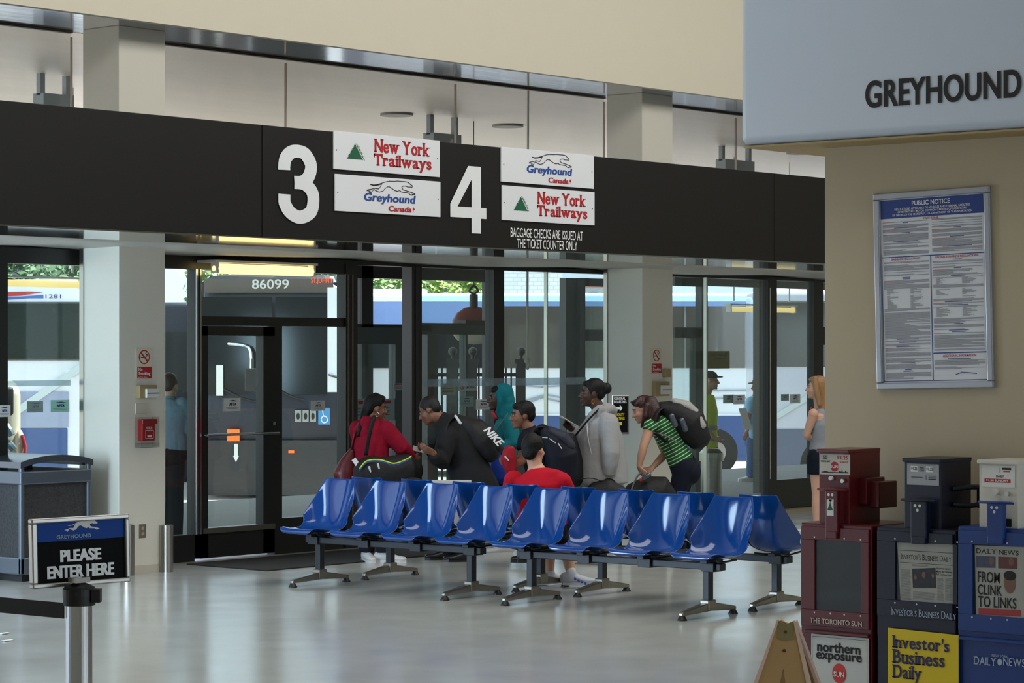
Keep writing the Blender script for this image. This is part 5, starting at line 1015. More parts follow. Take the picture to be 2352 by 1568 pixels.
# ------------------------------------------------------------------ recycling bin at the left
cb = PF(48, 1338); topz = zv(1046, (cb.x*CA+cb.y*SA)); dl = onX(176, cb.x+.0)
Lb = .74; Db = .9
t = thing('recycling_bin', 'grey speckled recycling bin with a silver frame and open hood, by the left window', 'bin', (cb.x+Lb/2, cb.y+Db/2, 0))
x0, x1, y0, y1 = cb.x, cb.x+Lb, cb.y, cb.y+Db; M_BIN = mat('bin_grey', (104, 112, 122), .35, .5, var=.05); M_BIND = mat('bin_dark', (46, 48, 50), .45, .2)
m = mat('bin_speckle', (58, 58, 60), .8, var=.9, vscale=70); M_SPK = m
MB().box(x0+.03, x1-.03, y0+.03, y1-.03, .10, .80).build('speckled_panel', M_SPK, t)
k = MB()
for (xx, yy) in ((x0, y0), (x1-.04, y0), (x0, y1-.04), (x1-.04, y1-.04)): k.box(xx, xx+.04, yy, yy+.04, .06, topz-.05)
k.box(x0, x1, y0, y1, .06, .20); k.box(x0-.004, x1+.004, y0-.004, y1+.004, .79, .90); k.build('frame', M_BIN, t, bevel=.012)
k = MB()
for i in range(13):
    pass
n_ = 14; vs = []
for i in range(n_+1):
    u_ = i/n_; zz = topz-.055+.05*math.sin(math.pi*u_)**.8
    vs += [(x0-.01+(Lb+.02)*u_, y0-.01, zz), (x0-.01+(Lb+.02)*u_, y1+.01, zz), (x0-.01+(Lb+.02)*u_, y0-.01, zz-.05), (x0-.01+(Lb+.02)*u_, y1+.01, zz-.05)]
fs = []
for i in range(n_):
    a_ = 4*i; b_ = a_+4; fs += [(a_, b_, b_+1, a_+1), (a_+2, a_+3, b_+3, b_+2), (a_, a_+2, b_+2, b_), (a_+1, b_+1, b_+3, a_+3)]
fs += [(0, 1, 3, 2), (4*n_, 4*n_+2, 4*n_+3, 4*n_+1)]
k.add(vs, fs); k.build('hood', mat('bin_hood', (96, 104, 112), .25, .6), t, smooth=False)
k = MB(); k.box(x0+.06, x1-.06, y0+.06, y1-.06, .0, .08); k.build('plinth', M_BLACK, t)
MB().box(x0+.3, x0+.36, y0+.3, y0+.36, .88, topz-.03).build('inner_post', M_BLACK, t)
# two small scraps of paper on the floor
for px, v, lb in ((10, 1456, 'small white scrap on the floor at the left edge, farther one'), (18, 1472, 'small white scrap on the floor at the left edge, nearer one')):
    p_ = PF(px, v); k = MB(); k.loft([p_+Vector((-.035, 0, .006)), p_+Vector((.035, .01, .006))], [(.02, .004), (.02, .004)], lat=(0,1,0), n=10, cap=False); solo('paper_scrap', k, M_PAPER, lb, 'scrap', 'paper scraps')
# ================================================================== PEOPLE
def cvec(r, f, u=0): return R_*r+FW*f+Z_*u
SKIN = {'light': (205, 158, 132), 'tan': (176, 124, 96), 'brown': (128, 84, 62), 'dark': (74, 48, 38)}
def skin(k): return mat('skin_'+k, SKIN[k], .5, var=.05, vscale=30)
def cloth(name, rgb, rough=.85, bump=.35): return mat(name, rgb, rough, var=.10, vscale=9, bump=bump, bscale=16, spec=.2)
M_EYEW = mat('eye_white', (158, 148, 140), .4); M_EYED = mat('eye_dark', (22, 16, 14), .2)
class Fig:
    """one person: joints are given as photo pixels plus a depth offset in metres, and become real 3-D points"""
    def __init__(s, name, label, t, foot, tone, girth=1.0, group=None):
        s.t = t; s.g = girth; s.tone = skin(tone); b = W(foot[0], 805, t); b.z = foot[1] if len(foot) > 1 else 0
        s.root = thing('person', label, 'person', b, group); s.body = MB()
    def J(s, p): return W(p[0], p[1], s.t+(p[2] if len(p) > 2 else 0))
    def head(s, c, face, up=(0,0,1), sc=1.0, tilt=None):
        C = s.J(c); y = cvec(*face).normalized(); z = cvec(*up); z = (z-y*z.dot(y)).normalized(); x = y.cross(z); s.hc = C; s.ha = (x, y, z); s.hs = sc
        A = s.ha; b = s.body; q = lambda a, d, e: C+(x*a+y*d+z*e)*sc; s.q = q; r = lambda *v: tuple(k*sc for k in v)
        b.ell(q(0,-.015,.028), r(.074,.092,.086), A, 18); b.ell(q(0,.030,-.028), r(.060,.060,.080), A, 16); b.ell(q(0,.040,-.078), r(.044,.046,.034), A, 14)
        b.loft([q(0,.086,.012), q(0,.104,-.012), q(0,.110,-.026)], [.008*sc,.010*sc,.014*sc], n=8); b.ell(q(.012,.094,-.030), .009*sc, A, 8); b.ell(q(-.012,.094,-.030), .009*sc, A, 8)
        b.loft([q(-.036,.072,.024), q(0,.084,.022), q(.036,.072,.024)], [.010*sc]*3, n=8)
        b.ell(q(0,.088,-.056), r(.021,.012,.008), A, 10); b.ell(q(0,.086,-.068), r(.018,.012,.009), A, 10); b.ell(q(0,.080,-.094), r(.020,.016,.016), A, 10)
        for sx in (-1, 1):
            b.ell(q(sx*.038,.060,-.026), r(.022,.022,.022), A, 10); b.ell(q(sx*.074,-.008,-.008), r(.010,.020,.032), A, 10)
    def face(s, brow, lips=(150, 84, 76), name='brow'):
        q = s.q; A = s.ha; sc = s.hs
        for sx in (-1, 1):
            e = MB().ell(q(sx*.030,.0805,.006), (.0115*sc,.007*sc,.0062*sc), A, 10).build('eye', M_EYEW, s.root, smooth=True)
            MB().ell(q(sx*.030,.0858,.006), (.0060*sc,.0035*sc,.0058*sc), A, 8).build('iris', M_EYED, e, smooth=True)
            MB().loft([q(sx*.014,.087,.026), q(sx*.030,.085,.031), q(sx*.046,.070,.026)], [.0042*sc]*3, n=6).build('eyebrow', brow, s.root, smooth=True)
        k = MB(); k.ell(q(0,.0935,-.0565), (.020*sc,.008*sc,.006*sc), A, 10); k.ell(q(0,.0915,-.0675), (.017*sc,.008*sc,.0065*sc), A, 10); k.build('lips', mat('lips_%d_%d_%d' % lips, lips, .45), s.root, smooth=True)
    def torso(s, pv, ch, nk, lat, w=1.0):
        s.pv, s.ch, s.nk = s.J(pv), s.J(ch), s.J(nk); s.lat = cvec(*lat).normalized(); s.w = w
        s.body.loft(s.tpts(), s.trad(0), lat=s.lat, n=20)
        s.body.loft([s.nk-(s.nk-s.ch).normalized()*.03, s.nk, s.hc-s.ha[2]*.06-s.ha[1]*.01], [.062*s.g,.056*s.g,.052*s.g], n=14)
    def tpts(s, hem=.10):
        a = (s.ch-s.pv).normalized(); m = s.pv.lerp(s.ch, .45); u = s.ch.lerp(s.nk, .62)
        return [s.pv-a*hem, s.pv, m, s.ch, u, s.nk]
    def trad(s, i, k=None):
        w = s.w*s.g; base = k or [(.150,.105),(.160,.115),(.135,.100),(.158,.112),(.148,.082),(.060,.056)]
        return [(a*w+i, b*w+i) for a, b in base]
    def arm(s, sh, el, wr, hand, grip=.5, spread=1, bare=True):
        S, E, Wr, Hd = s.J(sh), s.J(el), s.J(wr), s.J(hand); g = s.g
        s.body.loft([S, S.lerp(E, .5), E], [.050*g,.046*g,.038*g], n=12); s.body.loft([E, E.lerp(Wr, .35), Wr], [.038*g,.039*g,.026*g], n=12); s.body.ell(S, .055*g)
        d = (Hd-Wr).normalized(); out = (Wr-s.ch); n = (out-d*out.dot(d)); n = n.normalized() if n.length > 1e-3 else d.orthogonal().normalized(); si = d.cross(n)
        P = Wr+d*.045; b = s.body
        b.loft([Wr, Wr+d*.03, Wr+d*.085], [(.026,.020),(.037,.016),(.038,.013)], lat=si, n=12)
        for i, (o, L) in enumerate(((-.028,.066),(-.010,.076),(.009,.070),(.027,.054))):
            k0 = Wr+d*.085+si*o; k1 = k0+(d*(1-grip*.5)-n*grip*.6).normalized()*L*.5; k2 = k1+(d*(1-grip*1.5)-n*grip).normalized()*L*.5
            b.loft([k0-d*.02, k0, k1, k2], [.0085,.0085,.0078,.0068], n=8)
        t0 = Wr+d*.03-si*.028; t1 = t0+(d*.7-si*.6*(1-grip*.5)-n*.3).normalized()*.036; b.loft([t0, t1, t1+(d*.9-si*.1-n*.4).normalized()*.028], [.012,.0105,.0085], n=8)
        return S, E, Wr, Hd
    def leg(s, hp, kn, an, toe, bare=False):
        Hp, K, A = s.J(hp), s.J(kn), s.J(an); g = s.g
        s.body.loft([Hp, Hp.lerp(K, .5), K], [.080*g,.070*g,.050*g], n=14); s.body.loft([K, K.lerp(A, .3), A], [.050*g,.053*g,.034*g], n=14)
        T = cvec(*toe).normalized(); s.body.loft([A-T*.03-Z_*.03, A+T*.06-Z_*.045, A+T*.14-Z_*.055], [(.032,.03),(.036,.025),(.034,.016)], lat=T.cross(Z_), n=12)
        return Hp, K, A, T
    def finish(s, voxel=.0075): o = s.body.vox('body', s.tone, s.root, voxel, 3); return o
    # ---- clothing, each its own mesh
    def top(s, name, m, arms, sleeve=1.0, infl=.018, hem=.12, k=None, hood=False, collar=0, extra=None, voxel=.010, label=None, cut=None):
        b = MB(); pts = s.tpts(hem); b.loft(pts, s.trad(infl, k), lat=s.lat, n=22, cap=False)
        for S, E, Wr, Hd in arms:
            b.ell(S, .058*s.g+infl*.8)
            if sleeve >= .95: b.loft([S, S.lerp(E, .5), E, E.lerp(Wr, .5), Wr.lerp(E, .05)], [.056*s.g+infl,.053*s.g+infl,.046*s.g+infl,.042*s.g+infl*.9,.033*s.g+infl*.6], n=14, cap=False)
            elif sleeve > 0: b.loft([S, S.lerp(E, sleeve)], [.055*s.g+infl,.050*s.g+infl*1.1], n=14, cap=False)
        if collar: b.loft([s.nk-(s.nk-s.ch).normalized()*.02, s.nk+(s.hc-s.nk).normalized()*collar], [.068*s.g,.062*s.g], n=16, cap=False)
        if extra: extra(b)
        return b.vox(name, m, s.root, voxel, 5, label)
    def trousers(s, name, m, legs, length=1.0, infl=.014, low=None, label=None, rise=.07):
        b = MB(); a = (s.ch-s.pv).normalized(); w = s.w*s.g
        b.loft([s.pv-a*.10, s.pv-a*.03, s.pv+a*rise], [(.140*w+infl,.105*w+infl),(.158*w+infl,.118*w+infl),(.142*w+infl,.108*w+infl)], lat=s.lat, n=20, cap=False)
        b.ell(s.pv-a*.09, (.166*w+infl, .128*w+infl, .135), (s.lat, a.cross(s.lat).normalized(), a), 16)
        for Hp, K, A, T in legs:
            if length > .5: b.loft([Hp, Hp.lerp(K, .5), K, K.lerp(A, .45), A.lerp(K, .03)], [.088*s.g+infl,.076*s.g+infl,.058*s.g+infl,.058*s.g+infl,.050*s.g+infl], n=16, cap=False); b.ell(Hp, .088*s.g+infl)
            else: b.loft([Hp, Hp.lerp(K, length*2)], [.090*s.g+infl,.082*s.g+infl], n=16, cap=False); b.ell(Hp, .088*s.g+infl)
        return b.vox(name, m, s.root, .010, 5, label)
    def shoe(s, leg, m, sole):
        Hp, K, A, T = leg; S_ = T.cross(Z_); z0 = max(s.root.location.z, A.z-.085); f = Vector((A.x, A.y, z0)); b = MB()
        b.loft([f-T*.065+Z_*.05, f-T*.02+Z_*.055, f+T*.05+Z_*.048, f+T*.12+Z_*.036, f+T*.19+Z_*.03], [(.034,.046),(.040,.052),(.043,.040),(.046,.028),(.036,.022)], lat=S_, n=14); b.loft([f+Z_*.05, A+Z_*.01], [.044,.046], n=12)
        o = b.vox('shoe', m, s.root, .008, 4)
        q = MB(); out = [(-.075,.0),(-.06,.034),(.0,.036),(.08,.044),(.16,.042),(.205,.018),(.205,-.018),(.16,-.042),(.08,-.044),(.0,-.036),(-.06,-.034)]
        q.prism(out, f, T, S_, .022); mn = min(v.z for v in q.v); q.v = [v+Z_*(z0-mn) for v in q.v]; q.build('sole', sole, o)
        return o
    def hair(s, m, kind='short', chain=None, extra=None, fwd=0):
        q = s.q; A = s.ha; sc = s.hs; b = MB(); r = lambda *v: tuple(k*sc for k in v)
        b.ell(q(0,-.024+fwd,.042), r(.080,.094,.084), A, 18); b.ell(q(0,-.062,.000), r(.070,.052,.066), A, 14)
        if kind != 'crop':
            b.ell(q(0,.040,.082), r(.058,.042,.030), A, 12)
        if kind == 'short' or kind == 'crop':
            for sx in (-1, 1): b.ell(q(sx*.068,-.006,.030), r(.014,.036,.045), A, 10)
        if chain:
            for pts, rad in chain: b.loft([s.J(p) for p in pts], rad, lat=None, n=12)
        if extra: extra(b, q)
        return b.vox('hair', m, s.root, .0075, 4)
def strap(par, name, pts, r, m, flat=None):
    k = MB(); P_ = [Vector(p) for p in pts]; out = []
    for i in range(len(P_)-1):
        a, b, c, d = P_[max(i-1,0)], P_[i], P_[i+1], P_[min(i+2,len(P_)-1)]
        for j in range(5):
            u = j/5; out.append(.5*((2*b)+(c-a)*u+(2*a-5*b+4*c-d)*u*u+(3*b-a-3*c+d)*u**3))
    out.append(P_[-1]); k.loft(out, [(r, r*.3 if flat is None else flat)]*len(out), lat=None, n=10, cap=False)
    return k.build(name, m, par, smooth=True)
M_HAIRB = mat('hair_black', (11, 9, 9), .6, var=.3, vscale=60, bump=.3, bscale=90, spec=.3); M_HAIRD = mat('hair_dark_brown', (58, 30, 27), .45, var=.3, vscale=60, bump=.3, bscale=90)
M_HAIRL = mat('hair_blonde', (150, 112, 72), .4, var=.3, vscale=50, bump=.3, bscale=90, stretch=(3, 3, .4))
M_DENIM = cloth('dark_denim', (22, 27, 40)); M_NAVYC = cloth('navy_cloth', (18, 21, 34)); M_BLACKC = cloth('black_cloth', (15, 15, 17), .75); M_BAGB = mat('black_nylon', (13, 13, 15), .7, var=.15, vscale=20, bump=.25, bscale=25)
M_SHOEW = mat('white_trainer', (208, 208, 208), .5); M_SHOEK = mat('black_shoe', (18, 18, 19), .4); M_GOLD = mat('gold_metal', (206, 160, 70), .25, 1)
# ------------------------------------------------------------------ woman in the dark red hooded sweater
f = Fig('person', 'woman in a crimson hooded sweater with a long dark braid and a duffel bag', 22.5, (858,), 'brown', 1.08)
f.head((862, 938, .0), (.92, .40, -.10)); f.torso((858, 1128), (850, 1015), (846, 966), (.42, -.90), 1.12)
a1_ = f.arm((885, 985, -.10), (922, 1026, -.05), (946, 1052, .12), (962, 1056, .2)); a2_ = f.arm((822, 985, .16), (838, 1040, .30), (890, 1060, .38), (915, 1062, .42))
l1_ = f.leg((852, 1130, .05), (846, 1205, .05), (842, 1270, .05), (.35, -.9)); l2_ = f.leg((872, 1130, -.06), (878, 1205, -.06), (882, 1270, -.06), (.95, -.2))
f.finish(); f.face(M_HAIRB)
def ex(b):
    b.loft([f.J((826, 990, -.02)), f.J((842, 968, -.10)), f.J((872, 972, -.08))], [(.07,.05),(.085,.06),(.05,.04)], n=12); b.loft([f.J((834, 1000, -.10)), f.J((846, 985, -.15)), f.J((866, 985, -.13))], [.05,.06,.045], n=12)
f.top('hooded_sweater', cloth('crimson_knit', (142, 16, 42), .9, .6), [a1_, a2_], 1.0, .024, .06, extra=ex); f.trousers('jeans', M_DENIM, [l1_, l2_]); f.shoe(l1_, M_SHOEW, M_SHOEW); f.shoe(l2_, M_SHOEW, M_SHOEW)
f.hair(M_HAIRB, 'long', [([(850, 925, .02), (838, 950, -.05), (830, 975, -.12), (822, 1000, -.14)], [.06,.042,.030,.018]), ([(862, 912, .0), (882, 914, .03)], [.045,.02])])
k = MB(); c_ = f.q(.078, -.004, -.055); k.tube([c_+Z_*.02, c_+R_*.018+Z_*.002, c_-Z_*.018, c_-R_*.018+Z_*.002, c_+Z_*.02], .0035); k.build('hoop_earring', MATS['chrome'], f.root)
f1 = f
# duffel bag and its strap
p0, p1 = f.J((838, 1085, -.22)), f.J((950, 1080, -.06)); cD = (p0+p1)/2; t = thing('duffel_bag', 'black and grey duffel bag with a yellow-green piping, hung from the woman in crimson', 'bag', Vector((cD.x, cD.y, cD.z-.2)))
dD = (p1-p0).normalized(); k = MB(); k.loft([p0-dD*.02, p0+dD*.03, p0.lerp(p1, .3)-Z_*.03, p0.lerp(p1, .7)-Z_*.02, p1-dD*.03, p1+dD*.01], [(.13,.10),(.155,.125),(.165,.14),(.165,.145),(.15,.13),(.11,.09)], lat=Z_, n=22); k.vox('bag_body', M_BAGB, t, .01, 5)
nD = Vector((dD.y, -dD.x, 0)).normalized(); nD = nD if nD.dot(FW) < 0 else -nD
fr = lambda px, py, o=.0: W(px, py, 22.5-.33+o)
k = MB(); k.tube([fr(826, 1076, -.02), fr(843, 1058), fr(875, 1056), fr(904, 1064), fr(930, 1056), fr(945, 1047, .06)], .006); k.build('piping', mat('lime_piping', (196, 226, 60), .5, emit=0), t)
k = MB(); k.tube([fr(826, 1080, -.015), fr(843, 1062, .005), fr(875, 1060, .005), fr(904, 1068, .005), fr(930, 1060, .005), fr(945, 1051, .065)], .007); k.build('blue_trim', mat('cobalt_trim', (44, 66, 150), .5), t)
for px, py in ((848, 1078), (868, 1071)): k = MB(); k.loft([fr(px, py-6, -.02), fr(px+3, py+5, -.02)], [.009,.007], n=8); k.build('zip_pull', M_SHOEW, t)
strap(t, 'shoulder_strap', [f.J((840, 1045, -.26)), f.J((848, 1000, -.27)), f.J((856, 966, -.20)), f.J((862, 958, -.05))], .026, M_BAGB)
p_ = f.J((792, 1080, -.05)); t = thing('handbag', 'dark red leather handbag hanging behind the woman in crimson', 'bag', p_-Z_*.15); k = MB(); k.loft([f.J((808, 1035, -.05)), f.J((800, 1060, -.05)), f.J((794, 1085, -.05)), f.J((800, 1112, -.05)), f.J((806, 1120, -.05))], [(.03,.03),(.075,.05),(.115,.07),(.105,.07),(.06,.05)], lat=R_, n=18)
k.vox('pouch', mat('oxblood_leather', (92, 18, 24), .35, var=.15, bump=.2, bscale=12), t, .009, 5); strap(t, 'handle', [f.J((806, 1042, -.06)), f.J((812, 1015, -.08)), f.J((818, 995, -.09)), f.J((824, 985, -.05))], .016, MATS['oxblood_leather'])
k = MB(); k.obox(f.J((818, 1062, -.27)), (R_+Z_*.7).normalized(), FW, (Z_-R_*.7).normalized(), .02, .003, .04); o = solo('luggage_tag', k, M_PAPER, 'white luggage tag between the red handbag and the duffel bag', 'tag')
# ------------------------------------------------------------------ man in a dark jacket, bending, with a backpack
f = Fig('person', 'man in a dark grey jacket leaning forward with a black backpack, handing over a paper', 22.6, (1075,), 'brown', 1.05)
f.head((986, 942, 0), (-.85, .15, -.50), (.35, 0, .9)); f.torso((1088, 1108), (1050, 1010), (1018, 962), (0, 1), 1.1)
a1_ = f.arm((1030, 1000, -.18), (1012, 1062, -.26), (996, 1040, -.38), (976, 1030, -.42)); a2_ = f.arm((1030, 995, .18), (1006, 1040, .26), (985, 1032, .18), (968, 1028, .14))
l1_ = f.leg((1088, 1112, -.09), (1066, 1195, -.09), (1070, 1270, -.09), (-.95, -.15)); l2_ = f.leg((1088, 1112, .09), (1040, 1195, .09), (1028, 1270, .12), (-.95, -.1))
f.finish(); f.face(M_HAIRB)
f.top('jacket', cloth('charcoal_jacket', (36, 36, 38), .9), [a1_, a2_], 1.0, .034, .14, collar=.04, k=[(.165,.150),(.165,.145),(.150,.130),(.160,.125),(.150,.095),(.062,.060)]); f.trousers('trousers', M_BLACKC, [l1_, l2_], infl=.02); f.shoe(l1_, M_SHOEK, M_SHOEK); f.shoe(l2_, M_SHOEK, M_SHOEK)
f.hair(mat('hair_thin_dark', (20, 15, 13), .65, var=.3, vscale=60), 'crop')
p_ = f.J((964, 1032, .12)); k = MB(); k.obox(p_, (R_-Z_*.25).normalized(), FW, (Z_+R_*.25).normalized(), .065, .002, .022); solo('paper_ticket', k, M_PAPER, 'white ticket paper between the leaning man and the woman in crimson', 'paper')
def backpack(label, F_, pts, rad, m, panels=(), name='backpack', lat=None, cat='backpack'):
    P_ = [F_.J(p) for p in pts]; t_ = thing(name, label, cat, sum(P_, Vector())/len(P_)-Z_*.2); k = MB(); k.loft(P_, rad, lat=lat or FW, n=22); k.vox('pack_body', m, t_, .010, 5)
    for nm, pp, rr, mm in panels: q_ = MB(); q_.loft([F_.J(p) for p in pp], rr, lat=lat or FW, n=16); q_.vox(nm, mm, t_, .009, 4)
    return t_
t = backpack('big black backpack with white lettering on the back of the leaning man', f, [(1050, 962, 0), (1080, 985, 0), (1110, 1015, 0), (1126, 1040, 0)], [(.12,.05),(.165,.11),(.18,.14),(.15,.10)], M_BAGB, [('front_pocket', [(1098, 975, 0), (1128, 1005, 0), (1140, 1030, 0)], [(.10,.06),(.13,.075),(.11,.06)], M_BAGB)])
k = MB(); xd = (f.J((1155, 1018, 0))-f.J((1118, 978, 0))).normalized(); nn = (-FW*.92+(R_+Z_*.8).normalized()*.38).normalized(); yd = nn.cross(xd).normalized(); PNK = Plane(f.J((1113, 985, -.19)), xd, yd); PNK.text(k, 'NIKE', 0, .21, -.02, .055, .0, bold=.02, fat=.02, slant=.3); k.build('white_lettering', M_WHITEP, t)
strap(t, 'shoulder_strap', [f.J((1052, 955, -.12)), f.J((1030, 965, -.20)), f.J((1022, 1000, -.24)), f.J((1040, 1045, -.20))], .028, M_BAGB); k = MB(); k.loft([f.J((1046, 955, -.20)), f.J((1058, 972, -.22))], [.012,.012], n=8); k.build('strap_stripe', M_SHOEW, t)
# ------------------------------------------------------------------ woman with the teal hood
f = Fig('person', 'woman with her teal hood up, looking left behind the boy', 23.4, (1152,), 'dark', 1.0)
f.head((1146, 914, 0), (-.98, -.05, -.05)); f.torso((1150, 1090), (1162, 1000), (1162, 958), (0, 1), 1.0)
a1_ = f.arm((1172, 972, -.17), (1178, 1020, -.24), (1150, 1030, -.26), (1132, 1028, -.26)); a2_ = f.arm((1160, 972, .17), (1150, 1022, .22), (1132, 1030, .1), (1120, 1028, .0))
l1_ = f.leg((1152, 1095, -.09), (1148, 1180, -.09), (1160, 1255, -.09), (-.9, -.3)); l2_ = f.leg((1152, 1095, .09), (1140, 1180, .09), (1140, 1255, .09), (-.9, -.3))
f.finish(); f.face(M_HAIRB, (96, 52, 48))
def ex(b):
    q = f.q; A = f.ha
    b.ell(q(0,-.045,.040), (.100,.098,.100), A, 18); b.ell(q(0,-.075,-.03), (.095,.075,.10), A, 16); b.loft([q(0,-.03,.115), q(.06,.0,.06), q(.085,.0,-.03), q(.07,.01,-.10), q(.05,.02,-.14)], [.024]*5, n=10); b.loft([q(0,-.03,.115), q(-.06,.0,.06), q(-.085,.0,-.03), q(-.07,.01,-.10), q(-.05,.02,-.14)], [.024]*5, n=10)
    b.loft([q(0,-.08,-.08), f.nk], [(.10,.08),(.11,.10)], lat=A[0], n=16)
f.top('hooded_jacket', cloth('teal_cloth', (18, 112, 122), .8), [a1_, a2_], 1.0, .022, .10, extra=ex); f.trousers('jeans', M_DENIM, [l1_, l2_]); f.shoe(l1_, M_SHOEW, M_SHOEW); f.shoe(l2_, M_SHOEW, M_SHOEW)
q = f.q; k = MB(); k.ell(q(0,.010,.075), (.070,.070,.042), f.ha, 14); k.build('hair', M_HAIRB, f.root, smooth=True)
k = MB(); k.loft([f.J((1133, 948, -.03)), f.J((1140, 960, -.04))], [(.03,.02),(.035,.02)], lat=FW, n=10); k.build('red_collar', M_RED, f.root, smooth=True)
strap(f.root, 'bag_strap', [f.J((1138, 992, -.20)), f.J((1152, 970, -.20)), f.J((1166, 950, -.14))], .008, mat('tan_strap', (120, 104, 84), .6))
p_ = f.J((1148, 1075, -.30)); t = thing('shoulder_bag', 'bright blue cloth bag at the hip of the woman in teal', 'bag', p_-Z_*.15); k = MB(); k.loft([f.J((1144, 1050, -.30)), f.J((1146, 1072, -.30)), f.J((1148, 1098, -.30))], [(.05,.04),(.085,.06),(.10,.06)], lat=R_, n=16); k.vox('pouch', cloth('cobalt_cloth', (32, 60, 150)), t, .01, 5); strap(t, 'carry_strap', [f.J((1140, 1048, -.30)), f.J((1142, 1036, -.31)), f.J((1150, 1036, -.31)), f.J((1152, 1050, -.30))], .012, MATS['cobalt_cloth'])
# ------------------------------------------------------------------ boy with the navy backpack
f = Fig('person', 'boy in a navy shirt looking left, half hidden by the man in red', 21.9, (1235,), 'brown', .95)
f.head((1200, 953, 0), (-.97, -.15, -.10), sc=1.02); f.torso((1242, 1112), (1226, 1030), (1218, 985), (0, 1), .98)
a1_ = f.arm((1208, 1008, -.16), (1200, 1058, -.20), (1180, 1070, -.2), (1166, 1066, -.2), bare=True); a2_ = f.arm((1210, 1005, .16), (1196, 1055, .2), (1172, 1066, .1), (1160, 1062, .06))
l1_ = f.leg((1245, 1120, -.08), (1240, 1200, -.08), (1242, 1268, -.08), (-.95, -.2)); l2_ = f.leg((1245, 1120, .08), (1230, 1200, .08), (1226, 1268, .08), (-.95, -.2))
f.finish(); f.face(M_HAIRB); f.top('tee_shirt', M_NAVYC, [a1_, a2_], .55, .020, .14, collar=.02); f.trousers('jeans', M_DENIM, [l1_, l2_]); f.shoe(l1_, M_SHOEK, M_SHOEK); f.shoe(l2_, M_SHOEK, M_SHOEK); f.hair(M_HAIRB, 'short')
t = backpack('large navy backpack on the boy beside the man in red', f, [(1244, 990, -.02), (1268, 1015, -.02), (1285, 1050, -.02), (1290, 1100, -.02)], [(.12,.07),(.16,.14),(.18,.17),(.16,.14)], cloth('navy_pack', (18, 21, 34), .6), [('top_pocket', [(1262, 988, -.04), (1292, 1003, -.04), (1310, 1025, -.04)], [(.11,.04),(.13,.06),(.10,.05)], cloth('slate_pack', (52, 54, 66), .6))])
for pa, pb in (((1243, 1004, -.2), (1257, 1005, -.2)), ((1262, 1007, -.2), (1276, 1017, -.2)), ((1282, 1018, -.2), (1290, 1030, -.2))): k = MB(); k.loft([f.J(pa), f.J(pb)], [.004,.004], n=6); k.build('reflective_strip', M_SHOEW, t)
strap(t, 'shoulder_strap', [f.J((1246, 980, -.10)), f.J((1224, 985, -.17)), f.J((1216, 1015, -.18)), f.J((1236, 1060, -.16))], .026, M_BAGB)
p_ = f.J((1168, 1058, -.26)); t = thing('pouch_bag', 'small red bag held under the arm of the boy', 'bag', p_-Z_*.12); k = MB(); k.loft([f.J((1170, 1030, -.27)), f.J((1168, 1052, -.27)), f.J((1172, 1078, -.27))], [(.05,.035),(.07,.05),(.055,.04)], lat=R_, n=14); k.vox('pouch', cloth('scarlet_cloth', (150, 24, 38), .5), t, .008, 4); k = MB(); k.loft([f.J((1160, 1048, -.33)), f.J((1168, 1057, -.33))], [.006,.006], n=6); k.build('white_stripe', M_SHOEW, t)
# ------------------------------------------------------------------ man in the red T-shirt sitting on the rear bench
f = Fig('person', 'man in a red T-shirt sitting with his back to us on the rear bench', 19.75, (1245,), 'light', 1.08)
fw_ = (.50, .86, 0); f.head((1226, 1033, .06), fw_, (-.02, 0, 1), 1.03); f.torso((1243, 1212, .0), (1240, 1120, .02), (1232, 1080, .05), (.86, -.50), 1.20)
a1_ = f.arm((1290, 1106, -.06), (1318, 1166, .06), (1300, 1185, .30), (1290, 1186, .38)); a2_ = f.arm((1180, 1102, .12), (1166, 1165, .22), (1200, 1185, .42), (1215, 1186, .48))
l1_ = f.leg((1258, 1216, .0), (1292, 1222, .40), (1312, 1318, .28), (.82, -.10)); l2_ = f.leg((1226, 1212, .1), (1262, 1222, .46), (1262, 1316, .5), (.6, .7))
f.finish()
f.top('tee_shirt', cloth('red_tee', (186, 16, 38), .8, .25), [a1_, a2_], .62, .020, -.06, collar=.015); f.trousers('shorts', M_BLACKC, [l1_, l2_], .40, .024); s1_ = f.shoe(l1_, mat('trainer_white_blue', (196, 198, 204), .5), M_SHOEW); f.shoe(l2_, MATS['trainer_white_blue'], M_SHOEW)
A_, T_ = l1_[2], l1_[3]; S_ = T_.cross(Z_); k = MB()
for i in range(5):
    c_ = A_+T_*(.035+.027*i)-Z_*(.010+.012*i); k.loft([c_-S_*.046-Z_*.024, c_, c_+S_*.046-Z_*.024], [.010]*3, n=6)
k.build('blue_lacing', mat('trainer_blue', (40, 64, 150), .5), s1_); k = MB(); k.loft([A_-Z_*.02, A_+Z_*.025], [.042,.040], n=14); k.build('white_sock', M_SHOEW, f.root, smooth=True)
f.hair(M_HAIRB, 'short', None, lambda b, q: [b.ell(q(.0,-.03,.075), (.066,.075,.062), f.ha, 14), b.ell(q(.0,-.02,.11), (.03,.05,.03), f.ha, 10), b.ell(q(0,-.07,-.02), (.064,.045,.06), f.ha, 12)])
